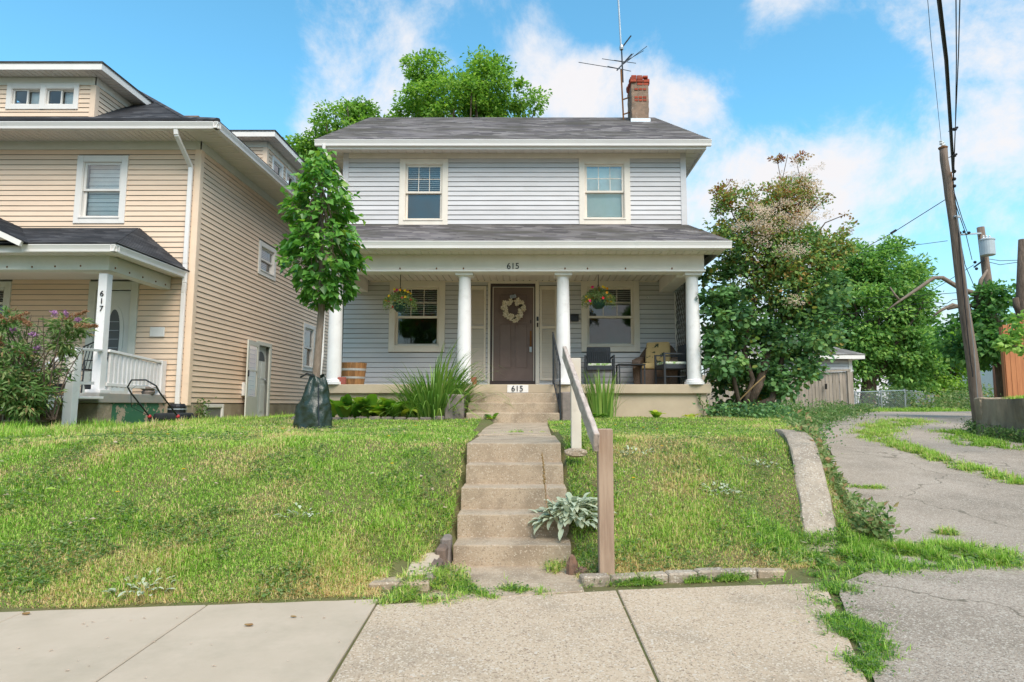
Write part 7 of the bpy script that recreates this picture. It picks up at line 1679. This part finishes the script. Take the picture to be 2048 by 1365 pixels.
p = aty(1190, 832, 11.3); rosette('leafy_weed', 'low leafy weeds round the foot of the iris clump', 'weed', (p.x, 11.3, 1.05), 24, .2, .14, .06, 'hosta_leaf', 322, tint=.35)
def lamb(label, u, v, z, n, R_, L, seed, up=(.25, 1.2), tint=.5, mound=0):
    p = hit(u, v); return rosette('lambs_ear', label, 'plant', (p.x, p.y, Hs(p.x, p.y)), n, R_, L, L * .38, 'lamb_ear', seed, up=up, tint=tint, group='silvery plants on the bank', mound=mound)
q_ = lamb('large silvery lambs ear plant spilling beside the steps at the handrail post', 1143, 1056, .30, 230, .27, .13, 330, up=(-.2, 1.2), tint=.6, mound=.19)
for lb, u_, v_, z_, n_ in (('small silver plant at the bottom edge of the left lawn by the sidewalk', 285, 1185, .08, 26), ('silvery rosette in the middle of the right bank', 1440, 990, .45, 20), ('pale silvery sprigs near the right top of the bank beside the curb wall', 1520, 935, .65, 14), ('silver sprigs high on the bank behind the brown post', 1270, 908, .75, 14), ('faint silver sprig below the young tree on the left lawn', 610, 1035, .38, 12)):
    lamb(lb, u_, v_, z_, n_ * 2, .20, .055, 340 + u_, mound=.02)
# dried mullein stalk on the steps
p = atz(1085, 1000, .36); ms = thing('seed_stalk', 'dead brown seed stalk standing in front of the concrete steps', 'plant', (p.x, p.y, .36))
a_, b_ = aty(1093, 1010, 5.25), aty(1084, 905, 5.25); MB().tube([aty(1105, 1040, 5.25), a_, a_.lerp(b_, .5), b_], [.006, .006, .005, .004], 6).build('stem', 'orange_stem', ms)
q = MB(); rr = random.Random(4)
for k in range(26): f_ = k / 26; c_ = a_.lerp(b_, .42 + .56 * f_); q.blob(c_ + Vector((rr.uniform(-.006, .006), rr.uniform(-.006, .006), 0)), .010 - .004 * f_, 6, jit=.3, seed=k)
q.build('seed_head', 'orange_stem', ms)
for k in range(7): c_ = a_.lerp(b_, .05 + .05 * k); e = c_ + Vector((rr.uniform(-.07, .07), -.02, -.06)); MB().prism([c_, c_ + Vector((.012, 0, .02)), e], (0, .002, 0)).build('dead_leaf', 'plume', ms)

# butterfly bush by the beige house
bb = thing('butterfly_bush', 'wild butterfly bush with lilac and dried brown flower spikes before the beige house', 'bush', (-8.0, 8.9, .9)); B = lambda u, v, Y=8.9: aty(u, v, Y)
g = np.random.default_rng(60)
for k in range(60):
    b_ = B(g.uniform(0, 110), 840); t_ = B(g.uniform(-40, 165), g.uniform(630, 740), 8.9 + g.uniform(-.4, .5)); m__ = b_.lerp(t_, .5) + Vector((0, 0, .15)); MB().tube([b_, m__, t_], [.012, .008, .004], 5).build('stem', 'bark', bb)
crown(bb, [ell(40, 740, 8.9, 75, 60), ell(0, 700, 8.9, 60, 90), ell(30, 790, 8.7, 65, 45), ell(20, 660, 8.9, 45, 32), ell(45, 790, 8.6, 35, 40)], 120, 46, .20, .10, .026, 'bush_leaf', 61, tint=(.52, .22), drop=.4, name='foliage', shell=.2)
crown(bb, [ell(135, 655, 8.9, 34, 20), ell(118, 690, 8.9, 24, 16)], 18, 44, .13, .10, .026, 'bush_leaf', 62, tint=(.6, .15), drop=.3, name='foliage', shell=.2)
for k, (u0_, v0_, u1_, v1_, t_) in enumerate([(20, 640, 50, 628, 1), (10, 645, 0, 632, 1), (125, 640, 165, 626, 1), (150, 652, 185, 652, 1), (135, 632, 130, 624, .2), (112, 630, 108, 624, .1), (60, 668, 70, 670, .05), (68, 700, 78, 694, .05), (22, 662, 30, 660, .1), (45, 712, 35, 706, 1), (5, 690, 0, 675, 1), (60, 650, 45, 640, 1), (150, 640, 158, 640, .1)]):
    a, b = B(u0_, v0_, 8.7), B(u1_, v1_, 8.7); n = 150 if t_ > .5 else 55; f_ = g.uniform(0, 1.25, n); pos = np.array([tuple(a.lerp(b, q)) for q in f_]) + g.normal(0, .014, (n, 3)) * (1.5 - f_)[:, None]
    leaves('flower_spike', 'lilac_flower', bb, pos, g.normal(0, 1, (n, 3)), g.normal(0, 1, (n, 3)), np.full(n, .034), np.full(n, .02), np.full(n, float(t_)))
x, y = g.uniform(-9.5, -5.5, 16000), g.uniform(7.0, 9.6, 16000); k = fbm(x * 1.5, y * 1.5, 66) + (-5.4 - x) * .12 > .55; blades('tall_grass', x[k], y[k], .17 * g.uniform(.5, 1.5, k.sum()), np.full(k.sum(), .008), np.clip(g.normal(.3, .12, k.sum()), 0, 1), 67, .5)
x, y = g.uniform(-7.3, -6.0, 4000), g.uniform(11.3, 12.3, 4000); blades('tall_grass', x, y, .10 * g.uniform(.5, 1.4, 4000), np.full(4000, .008), np.clip(g.normal(.4, .15, 4000), 0, 1), 68, .6)
p = aty(408, 828, 12.9); patch('weeds', '', 'bush_leaf', [(-6.85, 13.1, .12, .25), (-6.9, 13.2, .1, .2)], 260, .06, .04, .75, 97, .5)
# vine on the porch wall
vn = thing('wall_vine', 'thin vine creeping up the right end of the tan porch wall', 'vine', (3.2, 11.9, 1.1)); vp_ = [aty(1408, 828, 11.93), aty(1404, 812, 11.93), aty(1399, 800, 11.93), aty(1401, 788, 11.93)]
MB().tube(vp_, .006, 5).build('stem', 'bark', vn); n = 40; f_ = g.uniform(0, 3, n); pos = np.array([tuple(vp_[min(2, int(q))].lerp(vp_[min(2, int(q)) + 1], q % 1)) for q in f_]) + np.stack([g.normal(0, .025, n), np.full(n, -.015), g.normal(0, .015, n)], 1)
leaves('foliage', 'bush_leaf', vn, pos, g.normal(0, 1, (n, 3)), np.tile([[0, -1., .3]], (n, 1)), np.full(n, .035), np.full(n, .028), g.uniform(.1, .4, n))
n = 160; x, y = g.uniform(-6, 2.4, n), g.uniform(4.6, 9.5, n); k = lawn_ok(x, y); x, y = x[k], y[k]; n = len(x); a = g.uniform(0, 6.28, n)
leaves('fallen_leaves', 'plume', None, np.stack([x, y, H(x, y) + .035], 1), np.stack([np.cos(a), np.sin(a), g.uniform(-.2, .4, n)], 1), g.normal(0, .3, (n, 3)) + [0, -.3, 1.], g.uniform(.02, .06, n), g.uniform(.015, .03, n), g.uniform(0, .5, n), fold=.2)['kind'] = 'stuff'
n = 22; x, y = g.uniform(-5, 2.4, n), g.uniform(4.8, 9.5, n); k = lawn_ok(x, y); x, y = x[k], y[k]; n = len(x) * 6; xx, yy_ = np.repeat(x, 6), np.repeat(y, 6); a = np.tile(np.arange(6) * 1.047, len(x))
leaves('dandelion_flowers', 'petal', None, np.stack([xx, yy_, H(xx, yy_) + .06], 1), np.stack([np.cos(a), np.sin(a), np.full(n, .25)], 1), np.tile([[0, -.2, 1.]], (n, 1)), np.full(n, .018), np.full(n, .014), np.full(n, .2))['kind'] = 'stuff'
# fallen leaves and twigs on the sidewalk
rr = random.Random(77); n = 150; x, y = g.uniform(-3.2, 2.2, n), g.uniform(3.0, 4.6, n); a = g.uniform(0, 6.28, n)
leaves('fallen_leaves', 'plume', None, np.stack([x, y, np.full(n, .014)], 1), np.stack([np.cos(a), np.sin(a), np.zeros(n)], 1), np.tile([[0, 0, 1.]], (n, 1)), g.uniform(.006, .03, n), g.uniform(.004, .014, n), g.uniform(0, .3, n), fold=.3)['kind'] = 'stuff'
for u_, v_, s_, lb in ((586, 1235, .015, 'curled brown leaf near the joint of the smooth sidewalk slab'), (498, 1252, .02, 'crumpled dry leaf on the smooth sidewalk slab'), (52, 1229, .02, 'yellow leaf at the grass edge on the far left')):
    p = atz(u_, v_, .012); tag(MB().blob((p.x, p.y, .018), s_, 7, sq=(1.4, .5, .35), jit=.3, seed=u_).build('fallen_leaf', 'litter_brown', None), lb, 'leaf')
for u_, v_, lb in ((145, 925, 'pale yellow fallen leaf on the upper left lawn'), (85, 1050, 'large green fallen leaf low on the left lawn')):
    p = aty(u_, v_, 6.6 if v_ < 1000 else 5.1); zz = Hs(p.x, p.y) + .06
    leaves('fallen_leaf', 'leaf_back', None, np.array([[p.x, p.y, zz]]), np.array([[1., .2, .1]]), np.array([[0, -.4, 1.]]), np.array([.08]), np.array([.035]), np.array([.98])); o_ = bpy.context.scene.objects[-1]
    tag(COL.objects[-1], lb, 'leaf')
